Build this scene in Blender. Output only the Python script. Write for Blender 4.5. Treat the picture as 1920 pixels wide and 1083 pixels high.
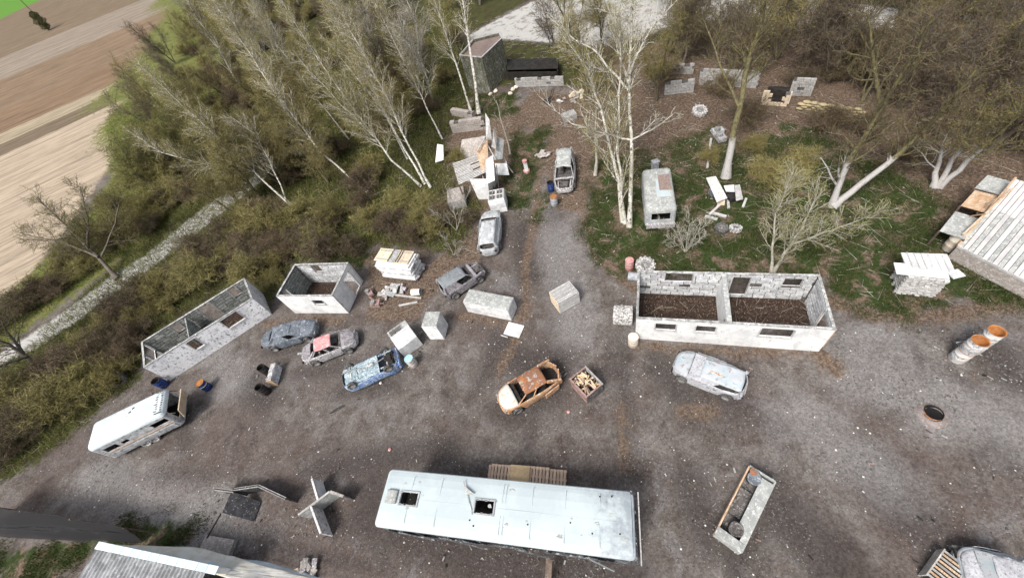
import bpy, math, random
import numpy as np
from mathutils import Vector, Matrix, noise as mnoise

random.seed(7); RNG = np.random.default_rng(7)
SC = bpy.context.scene
for o in list(bpy.data.objects): bpy.data.objects.remove(o)
COL = SC.collection
PI = math.pi; R = math.radians

# ------------------------------------------------------------------ camera
cam_data = bpy.data.cameras.new('camera')
cam_data.sensor_width = 36.0; cam_data.lens = 760.26 / 1920 * 36
cam_data.clip_start = 0.1; cam_data.clip_end = 6000
cam = bpy.data.objects.new('camera', cam_data); COL.objects.link(cam)
_t, _r = R(39.223), R(-19.5094)
_fw = Vector((0, math.sin(_t), -math.cos(_t))); _up = Vector((1, 0, 0)).cross(_fw)
_R = Vector((1, 0, 0)) * math.cos(_r) + _up * math.sin(_r)
_U = Vector((1, 0, 0)) * -math.sin(_r) + _up * math.cos(_r)
cam.matrix_world = Matrix(((_R.x, _U.x, -_fw.x, 0), (_R.y, _U.y, -_fw.y, 0), (_R.z, _U.z, -_fw.z, 22.44), (0, 0, 0, 1)))
SC.camera = cam

# ------------------------------------------------------------------ daylight (thin overcast, brighter from behind the camera)
SUN_EL, SUN_AZ = 54, -138           # azimuth measured anticlockwise from +x, direction the light comes from
world = bpy.data.worlds.new('World'); SC.world = world; world.use_nodes = True
wn = world.node_tree; bg = wn.nodes['Background']
sky = wn.nodes.new('ShaderNodeTexSky'); sky.sky_type = 'NISHITA'; sky.sun_disc = False
sky.sun_elevation = R(SUN_EL); sky.sun_rotation = R(90 - SUN_AZ); sky.air_density = 1.0; sky.dust_density = 4.0; sky.ozone_density = 1.0
shs = wn.nodes.new('ShaderNodeHueSaturation'); shs.inputs['Saturation'].default_value = .45      # thin cloud greys the blue
wn.links.new(sky.outputs[0], shs.inputs['Color']); wn.links.new(shs.outputs[0], bg.inputs[0]); bg.inputs[1].default_value = 0.105
sl = bpy.data.lights.new('sun', 'SUN'); sl.energy = 2.1; sl.angle = R(20); sl.color = (1.0, 0.955, 0.90)
sun = bpy.data.objects.new('sun', sl); COL.objects.link(sun)
_d = Vector((math.cos(R(SUN_AZ)) * math.cos(R(SUN_EL)), math.sin(R(SUN_AZ)) * math.cos(R(SUN_EL)), math.sin(R(SUN_EL))))
sun.rotation_euler = _d.to_track_quat('Z', 'Y').to_euler()
SC.view_settings.view_transform = 'Standard'; SC.view_settings.look = 'None'
SC.view_settings.gamma = 1; SC.view_settings.use_curve_mapping = False
SC.view_settings.exposure = 0.8
SC.render.engine = 'CYCLES'

# ------------------------------------------------------------------ materials
def new_mat(name):
    m = bpy.data.materials.new(name); m.use_nodes = True
    nt = m.node_tree; b = nt.nodes['Principled BSDF']
    b.inputs['Specular IOR Level'].default_value = 0.3
    return m, nt, b
def nd(nt, t, **kw):
    n = nt.nodes.new(t)
    for k, v in kw.items():
        if isinstance(k, str) and hasattr(n, k): setattr(n, k, v)
    return n
def c4(c): return (c[0], c[1], c[2], 1)
def mixc(nt, fac, a, b, mode='MIX'):
    n = nt.nodes.new('ShaderNodeMix'); n.data_type = 'RGBA'; n.blend_type = mode
    for s, v in ((0, fac), (6, a), (7, b)):
        if isinstance(v, (int, float)): n.inputs[s].default_value = v
        elif isinstance(v, (tuple, list)): n.inputs[s].default_value = c4(v)
        else: nt.links.new(v, n.inputs[s])
    return n.outputs[2]
def mth(nt, op, a, b=None, c=None, clamp=False):
    n = nt.nodes.new('ShaderNodeMath'); n.operation = op; n.use_clamp = clamp
    for i, v in enumerate((a, b, c)):
        if v is None: continue
        if isinstance(v, (int, float)): n.inputs[i].default_value = v
        else: nt.links.new(v, n.inputs[i])
    return n.outputs[0]
def noise_n(nt, vec, scale, detail=6, rough=.6, dist=0):
    n = nt.nodes.new('ShaderNodeTexNoise'); n.inputs['Scale'].default_value = scale
    n.inputs['Detail'].default_value = detail; n.inputs['Roughness'].default_value = rough
    n.inputs['Distortion'].default_value = dist
    nt.links.new(vec, n.inputs['Vector']); return n.outputs['Fac']
def ramp(nt, fac, stops, interp='LINEAR'):
    n = nt.nodes.new('ShaderNodeValToRGB'); cr = n.color_ramp; cr.interpolation = interp
    while len(cr.elements) < len(stops): cr.elements.new(.5)
    for e, (p, c) in zip(cr.elements, stops):
        e.position = p; e.color = c4(c) if not isinstance(c, (int, float)) else (c, c, c, 1)
    nt.links.new(fac, n.inputs[0]); return n.outputs[0]
def thr(nt, fac, lo, hi):
    n = nt.nodes.new('ShaderNodeMapRange'); n.interpolation_type = 'SMOOTHSTEP'
    nt.links.new(fac, n.inputs[0]); n.inputs[1].default_value = lo; n.inputs[2].default_value = hi
    return n.outputs[0]
def coords(nt, stretch=None):
    tc = nt.nodes.new('ShaderNodeTexCoord'); oi = nt.nodes.new('ShaderNodeObjectInfo')
    va = nt.nodes.new('ShaderNodeVectorMath'); va.operation = 'ADD'
    k = mth(nt, 'MULTIPLY', oi.outputs['Random'], 37.0)
    nt.links.new(tc.outputs['Object'], va.inputs[0]); nt.links.new(k, va.inputs[1])
    return va.outputs[0], oi.outputs['Random'], tc
def stretch(nt, vec, s):
    m = nt.nodes.new('ShaderNodeMapping'); m.inputs['Scale'].default_value = s
    nt.links.new(vec, m.inputs[0]); return m.outputs[0]
def worn(name, base, dirt, amt=.5, scale=1.5, splat=None, samt=.35, sscale=9, dark=(.03, .028, .026), damt=.2, rough=.75,
         metal=0, bump=.25, grain=None, vary=.12, spec=.3):
    """Old paint or bare stuff: broad dirt, medium splats of paint, small dark chips, optional grain along one axis."""
    m, nt, b = new_mat(name); vec, rnd, tc = coords(nt)
    n1 = noise_n(nt, vec, scale, 8, .68, .4)
    col = mixc(nt, thr(nt, n1, .62 - .35 * amt - .1, .62 - .35 * amt + .14), base, dirt)
    if splat:
        n2 = noise_n(nt, vec, sscale, 9, .72, .35)
        col = mixc(nt, thr(nt, n2, .63 - .3 * samt, .69 - .3 * samt), col, splat)
    n3 = noise_n(nt, vec, sscale * 2.6, 6, .7)
    col = mixc(nt, thr(nt, n3, .72 - .3 * damt, .78 - .3 * damt), col, dark)
    gb = n3
    if grain:
        g = noise_n(nt, stretch(nt, vec, grain), 3.0, 6, .65)
        col = mixc(nt, thr(nt, g, .42, .7), col, tuple(x * .55 for x in base)); gb = g
    fine = noise_n(nt, vec, 55, 3, .7)
    v = mth(nt, 'ADD', mth(nt, 'MULTIPLY', mth(nt, 'SUBTRACT', rnd, .5), vary * 2), mth(nt, 'ADD', mth(nt, 'MULTIPLY', fine, .35), .83))
    hv = nt.nodes.new('ShaderNodeHueSaturation'); nt.links.new(col, hv.inputs['Color']); nt.links.new(v, hv.inputs['Value'])
    nt.links.new(hv.outputs[0], b.inputs['Base Color'])
    b.inputs['Roughness'].default_value = rough; b.inputs['Metallic'].default_value = metal
    b.inputs['Specular IOR Level'].default_value = spec
    bp = nt.nodes.new('ShaderNodeBump'); bp.inputs['Strength'].default_value = bump; bp.inputs['Distance'].default_value = .02
    nt.links.new(gb, bp.inputs['Height']); nt.links.new(bp.outputs[0], b.inputs['Normal'])
    return m
M = {}
M['white_wall'] = worn('whitewashed_wall', (.80, .80, .79), (.60, .61, .61), .3, 1.1, (.30, .31, .33), .12, 5, damt=.03)
M['white_block'] = worn('whitewashed_board', (.78, .785, .79), (.40, .41, .42), .45, 2.2, (.13, .13, .14), .3, 6, damt=.25, vary=.2)
M['shade_block'] = worn('shaded_whitewashed_board', (.40, .41, .38), (.17, .18, .16), .6, 1.8, (.55, .56, .55), .35, 7, damt=.35, vary=.25)  # darker copy of the white board, inner wall shade put into its colour
M['wall_peel'] = worn('peeling_whitewash', (.80, .80, .81), (.60, .61, .63), .3, 1.0, (.26, .25, .26), .30, 5.5, damt=.32)
M['dark_frame'] = worn('dark_damp_timber', (.07, .065, .06), (.15, .14, .13), .4, 3, damt=.3)
M['rail'] = worn('grey_splashed_rail', (.50, .50, .49), (.22, .22, .21), .5, 3, (.7, .7, .7), .25, 8)
M['bus_roof'] = worn('pale_bus_roof_paint', (.47, .535, .55), (.42, .48, .495), .4, .6, (.45, .47, .49), .02, 2.5, damt=-.1, rough=.5, bump=.05, vary=0)
M['bus_side'] = worn('splattered_dark_bus_side', (.12, .13, .14), (.05, .05, .055), .5, 1.5, (.35, .37, .38), .35, 5, damt=.3)
M['black'] = worn('soot_and_shade_black', (.012, .011, .010), (.03, .026, .022), .4, 3, damt=.2, bump=.4)  # burnt black, also used as painted shade inside the framed opening
M['char'] = worn('burnt_metal', (.06, .052, .048), (.13, .12, .115), .45, 4, (.30, .29, .28), .3, 12, damt=.4, bump=.5)
M['grey_car'] = worn('blue_grey_burnt_paint', (.085, .10, .125), (.17, .19, .215), .45, 2.2, (.42, .44, .46), .25, 7, damt=.3)
M['silver_car'] = worn('dull_silver_paint', (.22, .24, .25), (.15, .16, .17), .4, 1.5, (.40, .41, .42), .2, 9, damt=.1, rough=.45)
M['splash'] = worn('thickly_splattered_metal', (.42, .41, .42), (.22, .20, .20), .55, 5, (.65, .65, .66), .42, 14, (.035, .03, .03), .5, bump=.6)
M['pink_car'] = worn('faded_red_paint', (.56, .22, .22), (.58, .36, .35), .35, 2.5, (.62, .56, .55), .25, 8, damt=.12)
M['mauve_car'] = worn('splattered_mauve_grey_paint', (.20, .185, .20), (.33, .31, .33), .45, 3.5, (.10, .09, .09), .35, 11, damt=.4)
M['blue_car'] = worn('bright_blue_paint', (.05, .13, .40), (.16, .27, .50), .5, 4, (.52, .58, .62), .46, 9, damt=.42)
M['under'] = worn('splattered_pale_blue_underbody', (.36, .44, .46), (.14, .20, .24), .45, 4, (.60, .66, .68), .3, 9, damt=.4, bump=.5)
M['pale_car'] = worn('pale_blue_white_paint', (.33, .40, .43), (.42, .44, .46), .5, 1.8, (.26, .24, .24), .26, 4, (.16, .09, .06), .26)
M['pale_car2'] = worn('greyish_mauve_splatter', (.33, .33, .36), (.46, .47, .49), .5, 4, (.20, .18, .18), .3, 12, damt=.3)
M['white_car'] = worn('dirty_white_paint', (.50, .52, .52), (.34, .355, .365), .45, 2.0, (.20, .20, .21), .27, 5, damt=.30)
M['rust'] = worn('orange_rust', (.42, .16, .05), (.24, .12, .075), .55, 2, (.42, .38, .34), .34, 4, (.06, .05, .05), .45, bump=.5)
M['rust_edge'] = worn('rust_and_cream', (.50, .33, .19), (.34, .15, .07), .45, 4, (.62, .58, .50), .3, 8, damt=.2)
M['cream_hood'] = worn('cream_flaking_paint', (.60, .54, .43), (.58, .60, .56), .5, 1.6, (.55, .33, .17), .2, 3.5, (.25, .12, .06), .08)
M['tyre'] = worn('tyre_rubber', (.045, .044, .045), (.12, .115, .11), .45, 5, (.35, .34, .33), .2, 10, rough=.9, bump=.5)
M['tyre_white'] = worn('splattered_tyre', (.10, .10, .10), (.30, .29, .28), .5, 6, (.62, .60, .58), .5, 9, rough=.9, bump=.5)
M['rim'] = worn('wheel_rim', (.33, .33, .33), (.15, .14, .13), .5, 9, (.5, .5, .5), .3, 14)
M['wood'] = worn('grey_white_timber', (.47, .45, .42), (.29, .27, .25), .5, 3, (.60, .59, .57), .25, 8, grain=(1, 12, 12))
M['wood_white'] = worn('whitewashed_timber', (.62, .61, .59), (.42, .41, .40), .45, 3, (.22, .21, .20), .2, 9, grain=(1, 10, 10), vary=.18)
M['wood_fresh'] = worn('fresh_pine', (.68, .51, .38), (.60, .44, .32), .4, 3, damt=.03, grain=(1, 12, 12))
M['osb'] = worn('chipboard', (.62, .46, .27), (.56, .40, .22), .4, 6, (.66, .50, .31), .4, 20, damt=.02)
M['wood_orange'] = worn('orange_pine_panel', (.46, .30, .18), (.55, .42, .30), .4, 2.5, (.62, .56, .50), .25, 6, damt=.1, grain=(1, 8, 8))
M['cream'] = worn('cream_board', (.62, .55, .43), (.58, .42, .26), .4, 2.5, (.64, .62, .57), .3, 6, damt=.1)
M['white_box'] = worn('white_painted_box', (.78, .78, .77), (.52, .53, .53), .4, 1.6, (.42, .42, .42), .18, 6, damt=.08)
M['grey_top'] = worn('grey_weathered_panel', (.42, .43, .41), (.28, .29, .28), .5, 2.5, (.56, .56, .54), .3, 7, damt=.2)
M['concrete'] = worn('rough_concrete', (.40, .395, .38), (.27, .26, .25), .5, 2, (.52, .51, .49), .3, 8, damt=.2, bump=.5)
M['stone'] = worn('rubble_stone', (.40, .36, .33), (.28, .25, .23), .5, 5, (.55, .52, .49), .3, 9, damt=.2, bump=.5)
M['sand_stone'] = worn('yellowish_sandbag', (.42, .34, .19), (.30, .25, .15), .5, 3, (.55, .48, .33), .3, 7, damt=.2, bump=.4)
M['blue_drum'] = worn('blue_drum_plastic', (.025, .06, .22), (.015, .03, .10), .4, 4, (.45, .48, .52), .1, 8, damt=.2, rough=.5)
M['orange'] = worn('orange_drum_inside', (.50, .20, .05), (.30, .13, .05), .5, 3, (.62, .28, .10), .1, 8, damt=.03)
M['drum_white'] = worn('whitewashed_drum', (.66, .57, .51), (.56, .56, .56), .5, 3, (.24, .25, .27), .32, 4, (.30, .14, .07), .25)
M['drum_cream'] = worn('cream_drum', (.68, .62, .54), (.62, .50, .36), .3, 3, damt=0)
M['drum_black'] = worn('black_drum', (.02, .018, .018), (.04, .036, .034), .4, 4, (.2, .19, .18), .02, 8, rough=.6)
M['drum_pink'] = worn('pinkish_red_drum', (.52, .20, .19), (.50, .32, .30), .4, 4, (.6, .55, .53), .25, 8)
M['drum_grey'] = worn('grey_drum', (.38, .39, .41), (.25, .26, .28), .5, 4, (.55, .56, .58), .25, 8)
M['sky_lid'] = worn('light_blue_lid', (.28, .47, .56), (.40, .56, .62), .4, 5, damt=.05)
M['corrugated'] = worn('corrugated_sheet', (.42, .43, .44), (.22, .225, .23), .5, 1.5, (.50, .51, .52), .2, 5, damt=.15, rough=.6)
M['cap_tile'] = worn('pale_blue_coping', (.56, .66, .72), (.50, .60, .66), .4, 2, damt=0, bump=.05)
M['tarp'] = worn('pale_tarpaulin', (.50, .475, .40), (.58, .57, .53), .5, 1.2, (.42, .52, .56), .12, 2, damt=.08, bump=.4)
M['rooffelt'] = worn('dirty_white_roof_board', (.60, .575, .55), (.46, .45, .46), .5, 1.5, (.62, .52, .42), .2, 3, damt=.1)
M['dark_wood'] = worn('dark_damp_wood', (.10, .075, .06), (.18, .13, .10), .45, 3, (.4, .38, .36), .15, 9, grain=(1, 10, 10))
M['rusty_iron'] = worn('rusty_iron', (.22, .12, .10), (.32, .22, .20), .5, 6, (.5, .42, .40), .25, 9, damt=.4, bump=.5)
M['bark_white'] = worn('birch_bark', (.60, .585, .54), (.38, .36, .29), .45, 2.2, (.07, .06, .05), .34, 5, damt=.42, grain=None, bump=.3, vary=.08)
M['charcoal'] = worn('charcoal_board', (.022, .022, .026), (.05, .05, .055), .4, 3, (.30, .30, .30), .2, 10, damt=.2, bump=.6)
M['leafpile'] = worn('brown_leaf_crust', (.17, .12, .10), (.26, .20, .175), .5, 8, (.36, .31, .28), .2, 14, damt=.35, bump=.6)
M['pit'] = worn('pit_depth_shade', (.005, .004, .004), (.010, .007, .005), .3, 4, damt=0)  # near-black colour stands in for the shade deep inside the sunken drum
M['mossy'] = worn('mossy_concrete', (.24, .235, .21), (.10, .105, .065), .55, 1.6, (.38, .37, .34), .3, 5, damt=.3, bump=.5)
M['ash'] = worn('pale_ash', (.26, .22, .205), (.17, .145, .135), .5, 5, (.34, .28, .26), .3, 9, damt=.2)
M['bark_wash'] = worn('whitewashed_bark', (.56, .55, .54), (.40, .39, .38), .4, 3, (.26, .24, .22), .2, 7, damt=.15, bump=.5)
M['bark_olive'] = worn('lichen_bark', (.15, .13, .065), (.085, .075, .05), .5, 3, (.23, .20, .08), .25, 6, damt=.2, bump=.5)
M['bark_brown'] = worn('brown_bark', (.085, .07, .055), (.14, .12, .095), .4, 3, damt=.2, bump=.5)
M['bark_pale'] = worn('pale_grey_bark', (.36, .345, .30), (.25, .235, .19), .45, 4, (.15, .14, .09), .25, 9, damt=.1)

def bus_roof_mat():
    m = M['bus_roof']; nt = m.node_tree; b = nt.nodes['Principled BSDF']; lk = b.inputs['Base Color'].links[0]; src = lk.from_socket
    tc = nt.nodes.new('ShaderNodeTexCoord'); v = tc.outputs['Object']; sx = nt.nodes.new('ShaderNodeSeparateXYZ'); nt.links.new(v, sx.inputs[0])
    n = noise_n(nt, v, 2.2, 8, .72); n2 = noise_n(nt, v, .7, 5, .6)
    e = mth(nt, 'ADD', mth(nt, 'MULTIPLY', sx.outputs['X'], .30), mth(nt, 'ADD', mth(nt, 'MULTIPLY', n, 2.2), mth(nt, 'MULTIPLY', n2, 1.4)))
    nt.links.new(mixc(nt, mth(nt, 'MULTIPLY', thr(nt, e, 2.9, 3.7), .75), src, (.20, .22, .25)), b.inputs['Base Color'])
bus_roof_mat()
def limed_bark():
    # whitewash brushed round the lower trunk, bare lichen bark above it
    m, nt, b = new_mat('limewashed_trunk_bark'); tc = nt.nodes.new('ShaderNodeTexCoord'); v = tc.outputs['Object']
    sx = nt.nodes.new('ShaderNodeSeparateXYZ'); nt.links.new(v, sx.inputs[0]); n = noise_n(nt, v, 3, 7, .7); n2 = noise_n(nt, stretch(nt, v, (1, 1, .3)), 9, 6, .7)
    up = thr(nt, mth(nt, 'ADD', sx.outputs['Z'], mth(nt, 'MULTIPLY', mth(nt, 'SUBTRACT', n, .5), 1.6)), 2.7, 3.1)
    lo = mixc(nt, thr(nt, n2, .55, .68), (.40, .385, .37), (.17, .15, .13)); hi = mixc(nt, thr(nt, n2, .42, .6), (.16, .14, .06), (.075, .065, .045)); hi = mixc(nt, thr(nt, n, .56, .66), hi, (.24, .22, .15))
    nt.links.new(mixc(nt, up, lo, hi), b.inputs['Base Color']); b.inputs['Roughness'].default_value = .9
    bp = nt.nodes.new('ShaderNodeBump'); bp.inputs['Strength'].default_value = .6; bp.inputs['Distance'].default_value = .03; nt.links.new(n2, bp.inputs['Height']); nt.links.new(bp.outputs[0], b.inputs['Normal'])
    return m
M['bark_limed'] = limed_bark()
def leafmat(name, cols, rough=.7, trans=.25):
    m, nt, b = new_mat(name); geo = nt.nodes.new('ShaderNodeNewGeometry')
    tc = nt.nodes.new('ShaderNodeTexCoord')
    oi = nt.nodes.new('ShaderNodeObjectInfo')
    n = noise_n(nt, tc.outputs['Object'], .9, 3, .6)
    f = mth(nt, 'ADD', mth(nt, 'MULTIPLY', geo.outputs['Random Per Island'], .6), mth(nt, 'MULTIPLY', n, .4))
    f = mth(nt, 'ADD', f, mth(nt, 'MULTIPLY', mth(nt, 'SUBTRACT', oi.outputs['Random'], .5), .25), clamp=True)
    k = len(cols) - 1
    col = ramp(nt, f, [(.12 + .76 * i / k, c) for i, c in enumerate(cols)])
    nt.links.new(col, b.inputs['Base Color']); b.inputs['Roughness'].default_value = rough
    b.inputs['Specular IOR Level'].default_value = .15
    if trans:
        t = nt.nodes.new('ShaderNodeBsdfTranslucent'); nt.links.new(col, t.inputs[0])
        mx = nt.nodes.new('ShaderNodeMixShader'); mx.inputs[0].default_value = trans
        out = nt.nodes['Material Output']
        nt.links.new(b.outputs[0], mx.inputs[1]); nt.links.new(t.outputs[0], mx.inputs[2]); nt.links.new(mx.outputs[0], out.inputs[0])
    return m
M['twig_brown'] = leafmat('brown_twigs', [(.055, .041, .028), (.115, .085, .056), (.22, .17, .115)], trans=0)
M['twig_olive'] = leafmat('olive_twigs', [(.125, .10, .038), (.23, .195, .075), (.38, .335, .15)], trans=0)
M['twig_yellow'] = leafmat('yellow_olive_twigs', [(.17, .16, .07), (.27, .26, .12), (.36, .35, .19)], trans=0)
M['twig_pale'] = leafmat('pale_twigs', [(.20, .185, .15), (.32, .30, .25), (.42, .40, .34)], trans=0)
M['leaf_spring'] = leafmat('spring_leaf_buds', [(.10, .095, .020), (.19, .18, .038), (.31, .295, .075)])
M['leaf_catkin'] = leafmat('ochre_catkins', [(.11, .08, .035), (.17, .13, .055), (.24, .19, .085)])
M['leaf_dark'] = leafmat('dark_green_leaves', [(.028, .034, .012), (.072, .080, .026), (.15, .15, .058)])
M['leaf_green'] = leafmat('fresh_green_leaves', [(.055, .065, .016), (.12, .135, .034), (.22, .235, .07)])
M['leaf_yellow'] = leafmat('pale_yellow_green_leaves', [(.15, .15, .05), (.24, .23, .08), (.34, .32, .13)])
M['grass_blade'] = leafmat('grass_blades', [(.020, .036, .009), (.042, .066, .018), (.080, .10, .032), (.18, .165, .08)])
M['dry_leaf'] = leafmat('dry_fallen_leaves', [(.05, .034, .027), (.105, .072, .053), (.19, .14, .105), (.31, .255, .20)], trans=0)
M['pebble'] = leafmat('yard_pebbles', [(.06, .055, .052), (.12, .113, .108), (.18, .17, .163), (.32, .31, .30)], trans=0)
M['fleck'] = leafmat('white_flecks', [(.55, .54, .52), (.68, .68, .66), (.72, .72, .70)], trans=0)

# ------------------------------------------------------------------ mesh helpers
class MB:
    def __init__(s): s.v = []; s.f = []; s.m = []
    def add(s, vs, fs, mi=0):
        n = len(s.v); s.v += [tuple(p) for p in vs]; s.f += [tuple(i + n for i in f) for f in fs]; s.m += [mi] * len(fs)
    def box(s, c, d, mi=0, rz=0, rx=0, ry=0):
        x, y, z = d[0] / 2, d[1] / 2, d[2] / 2
        vs = [Vector((a * x, b * y, e * z)) for e in (-1, 1) for a, b in ((-1, -1), (1, -1), (1, 1), (-1, 1))]
        if rz or rx or ry:
            q = Matrix.Rotation(rz, 3, 'Z') @ Matrix.Rotation(ry, 3, 'Y') @ Matrix.Rotation(rx, 3, 'X'); vs = [q @ v for v in vs]
        c = Vector(c); s.add([v + c for v in vs], [(3, 2, 1, 0), (4, 5, 6, 7), (0, 1, 5, 4), (1, 2, 6, 5), (2, 3, 7, 6), (3, 0, 4, 7)], mi)
    def bar(s, p0, p1, w, h, mi=0, up=(0, 0, 1)):
        p0, p1 = Vector(p0), Vector(p1); d = (p1 - p0)
        if d.length < 1e-6: return
        d.normalize(); u = Vector(up)
        if abs(d.dot(u)) > .98: u = Vector((1, 0, 0))
        sd = d.cross(u).normalized() * w / 2; u = sd.normalized().cross(d).normalized() * h / 2
        vs = [p + a * sd + b * u for p in (p0, p1) for a, b in ((-1, -1), (1, -1), (1, 1), (-1, 1))]
        s.add(vs, [(0, 1, 2, 3), (7, 6, 5, 4), (0, 4, 5, 1), (1, 5, 6, 2), (2, 6, 7, 3), (3, 7, 4, 0)], mi)
    def tube(s, path, rad, n=6, mi=0, cap=True):
        path = [Vector(p) for p in path]; k = len(path)
        if not hasattr(rad, '__len__'): rad = [rad] * k
        vs = []
        for i, p in enumerate(path):
            d = (path[min(i + 1, k - 1)] - path[max(i - 1, 0)])
            d = d.normalized() if d.length > 1e-9 else Vector((0, 0, 1))
            a = d.orthogonal().normalized() if i == 0 else (a - d * a.dot(d)).normalized()
            b = d.cross(a)
            for j in range(n):
                t = 2 * PI * j / n; vs.append(p + (a * math.cos(t) + b * math.sin(t)) * rad[i])
        fs = [(i * n + j, i * n + (j + 1) % n, (i + 1) * n + (j + 1) % n, (i + 1) * n + j) for i in range(k - 1) for j in range(n)]
        if cap: fs += [tuple(range(n - 1, -1, -1)), tuple(range((k - 1) * n, k * n))]
        s.add(vs, fs, mi)
    def cyl(s, c, r, h, n=20, mi=0, r2=None, top=True, bot=True):
        r2 = r if r2 is None else r2; c = Vector(c)
        vs = [c + Vector((q * math.cos(2 * PI * i / n), q * math.sin(2 * PI * i / n), z)) for q, z in ((r, 0), (r2, h)) for i in range(n)]
        fs = [(i, (i + 1) % n, n + (i + 1) % n, n + i) for i in range(n)]
        if bot: fs.append(tuple(range(n - 1, -1, -1)))
        if top: fs.append(tuple(range(n, 2 * n)))
        s.add(vs, fs, mi)
    def lathe(s, prof, c=(0, 0, 0), n=20, mi=0):
        c = Vector(c); k = len(prof)
        vs = [c + Vector((q * math.cos(2 * PI * i / n), q * math.sin(2 * PI * i / n), z)) for q, z in prof for i in range(n)]
        fs = [(j * n + i, j * n + (i + 1) % n, (j + 1) * n + (i + 1) % n, (j + 1) * n + i) for j in range(k - 1) for i in range(n)]
        s.add(vs, fs, mi)
    def prism(s, pts, z0, z1, mi=0):
        n = len(pts); vs = [(x, y, z0) for x, y in pts] + [(x, y, z1) for x, y in pts]
        s.add(vs, [tuple(range(n - 1, -1, -1)), tuple(range(n, 2 * n))] + [(i, (i + 1) % n, n + (i + 1) % n, n + i) for i in range(n)], mi)
    def slab(s, quad, t, mi=0):
        """A board: four 3D corners given thickness t along its normal."""
        q = [Vector(p) for p in quad]; nrm = (q[1] - q[0]).cross(q[3] - q[0]).normalized() * t
        s.add(q + [p - nrm for p in q], [(0, 1, 2, 3), (7, 6, 5, 4), (0, 4, 5, 1), (1, 5, 6, 2), (2, 6, 7, 3), (3, 7, 4, 0)], mi)
    def grid(s, fn, nu, nv, mi=0):
        vs = [fn(i / nu, j / nv) for j in range(nv + 1) for i in range(nu + 1)]
        s.add(vs, [(j * (nu + 1) + i, j * (nu + 1) + i + 1, (j + 1) * (nu + 1) + i + 1, (j + 1) * (nu + 1) + i) for j in range(nv) for i in range(nu)], mi)
    def wall(s, a0, a1, z0, z1, t, holes, mi=0, ax='x', off=0):
        """Upright sheet with rectangular openings; returns nothing, adds front, back and reveals."""
        xs = sorted({a0, a1} | {h[i] for h in holes for i in (0, 1) if a0 < h[i] < a1}); zs = sorted({z0, z1} | {h[i] for h in holes for i in (2, 3) if z0 < h[i] < z1})
        def solid(i, j):
            if i < 0 or j < 0 or i >= len(xs) - 1 or j >= len(zs) - 1: return False
            x, z = (xs[i] + xs[i + 1]) / 2, (zs[j] + zs[j + 1]) / 2
            return not any(h[0] < x < h[1] and h[2] < z < h[3] for h in holes)
        P = (lambda a, y, z: (a, y, z)) if ax == 'x' else (lambda a, y, z: (-y, a, z))
        ya, yb = off - t / 2, off + t / 2
        for i in range(len(xs) - 1):
            for j in range(len(zs) - 1):
                if not solid(i, j): continue
                A, B, Cz, D = xs[i], xs[i + 1], zs[j], zs[j + 1]
                s.add([P(A, ya, Cz), P(B, ya, Cz), P(B, ya, D), P(A, ya, D)], [(0, 1, 2, 3)], mi)
                s.add([P(A, yb, Cz), P(B, yb, Cz), P(B, yb, D), P(A, yb, D)], [(3, 2, 1, 0)], mi)
                for di, dj, q in ((-1, 0, (A, Cz, A, D)), (1, 0, (B, D, B, Cz)), (0, -1, (B, Cz, A, Cz)), (0, 1, (A, D, B, D))):
                    if not solid(i + di, j + dj):
                        s.add([P(q[0], ya, q[1]), P(q[2], ya, q[3]), P(q[2], yb, q[3]), P(q[0], yb, q[1])], [(0, 1, 2, 3)], mi)
    def dent(s, amp, freq=2.5, seed=0):
        o = Vector((seed * 7.3, seed * 3.1, 0))
        s.v = [tuple(Vector(p) + mnoise.noise_vector(Vector(p) * freq + o) * amp) for p in s.v]
    def xf(s, Mx, start=0): s.v[start:] = [tuple(Mx @ Vector(p)) for p in s.v[start:]]
    def mesh(s, name, mats, smooth=False):
        me = bpy.data.meshes.new(name); me.from_pydata(s.v, [], s.f)
        for m in (mats if isinstance(mats, (list, tuple)) else [mats]): me.materials.append(m)
        me.polygons.foreach_set('material_index', s.m)
        if smooth: me.polygons.foreach_set('use_smooth', [True] * len(s.f))
        me.update(); return me
    def build(s, name, mats, parent=None, smooth=False, bevel=0):
        o = bpy.data.objects.new(name, s.mesh(name, mats, smooth)); COL.objects.link(o)
        if parent: o.parent = parent
        if bevel:
            b = o.modifiers.new('bevel', 'BEVEL'); b.width = bevel; b.segments = 2; b.limit_method = 'ANGLE'; b.angle_limit = R(40)
        return o
def tag(o, label=None, cat=None, group=None, kind=None):
    for k, v in (('label', label), ('category', cat), ('group', group), ('kind', kind)):
        if v: o[k] = v
    return o
def thing(name, label, cat, loc=(0, 0, 0), rz=0, group=None, rx=0, ry=0):
    o = bpy.data.objects.new(name, None); COL.objects.link(o); o.empty_display_size = .3
    o.location = tuple(loc) + (0,) * (3 - len(loc)); o.rotation_euler = (rx, ry, rz)
    return tag(o, label, cat, group)
def link_mesh(name, me, parent, loc=(0, 0, 0), rz=0, scale=None, rot=None):
    o = bpy.data.objects.new(name, me); COL.objects.link(o); o.parent = parent; o.location = loc
    o.rotation_euler = rot if rot else (0, 0, rz)
    if scale: o.scale = scale
    return o
def dup(root, loc, rz, label=None, group=None, scale=None):
    r = root.copy(); COL.objects.link(r); r.location = tuple(loc) + (0,) * (3 - len(loc)); r.rotation_euler = (0, 0, rz)
    if scale: r.scale = (scale,) * 3 if isinstance(scale, (int, float)) else scale
    if label: r['label'] = label
    if group: r['group'] = group
    for ch in list(root.children):
        c = ch.copy(); COL.objects.link(c); c.parent = r
        for g in list(ch.children):
            d = g.copy(); COL.objects.link(d); d.parent = c
    return r
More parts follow.
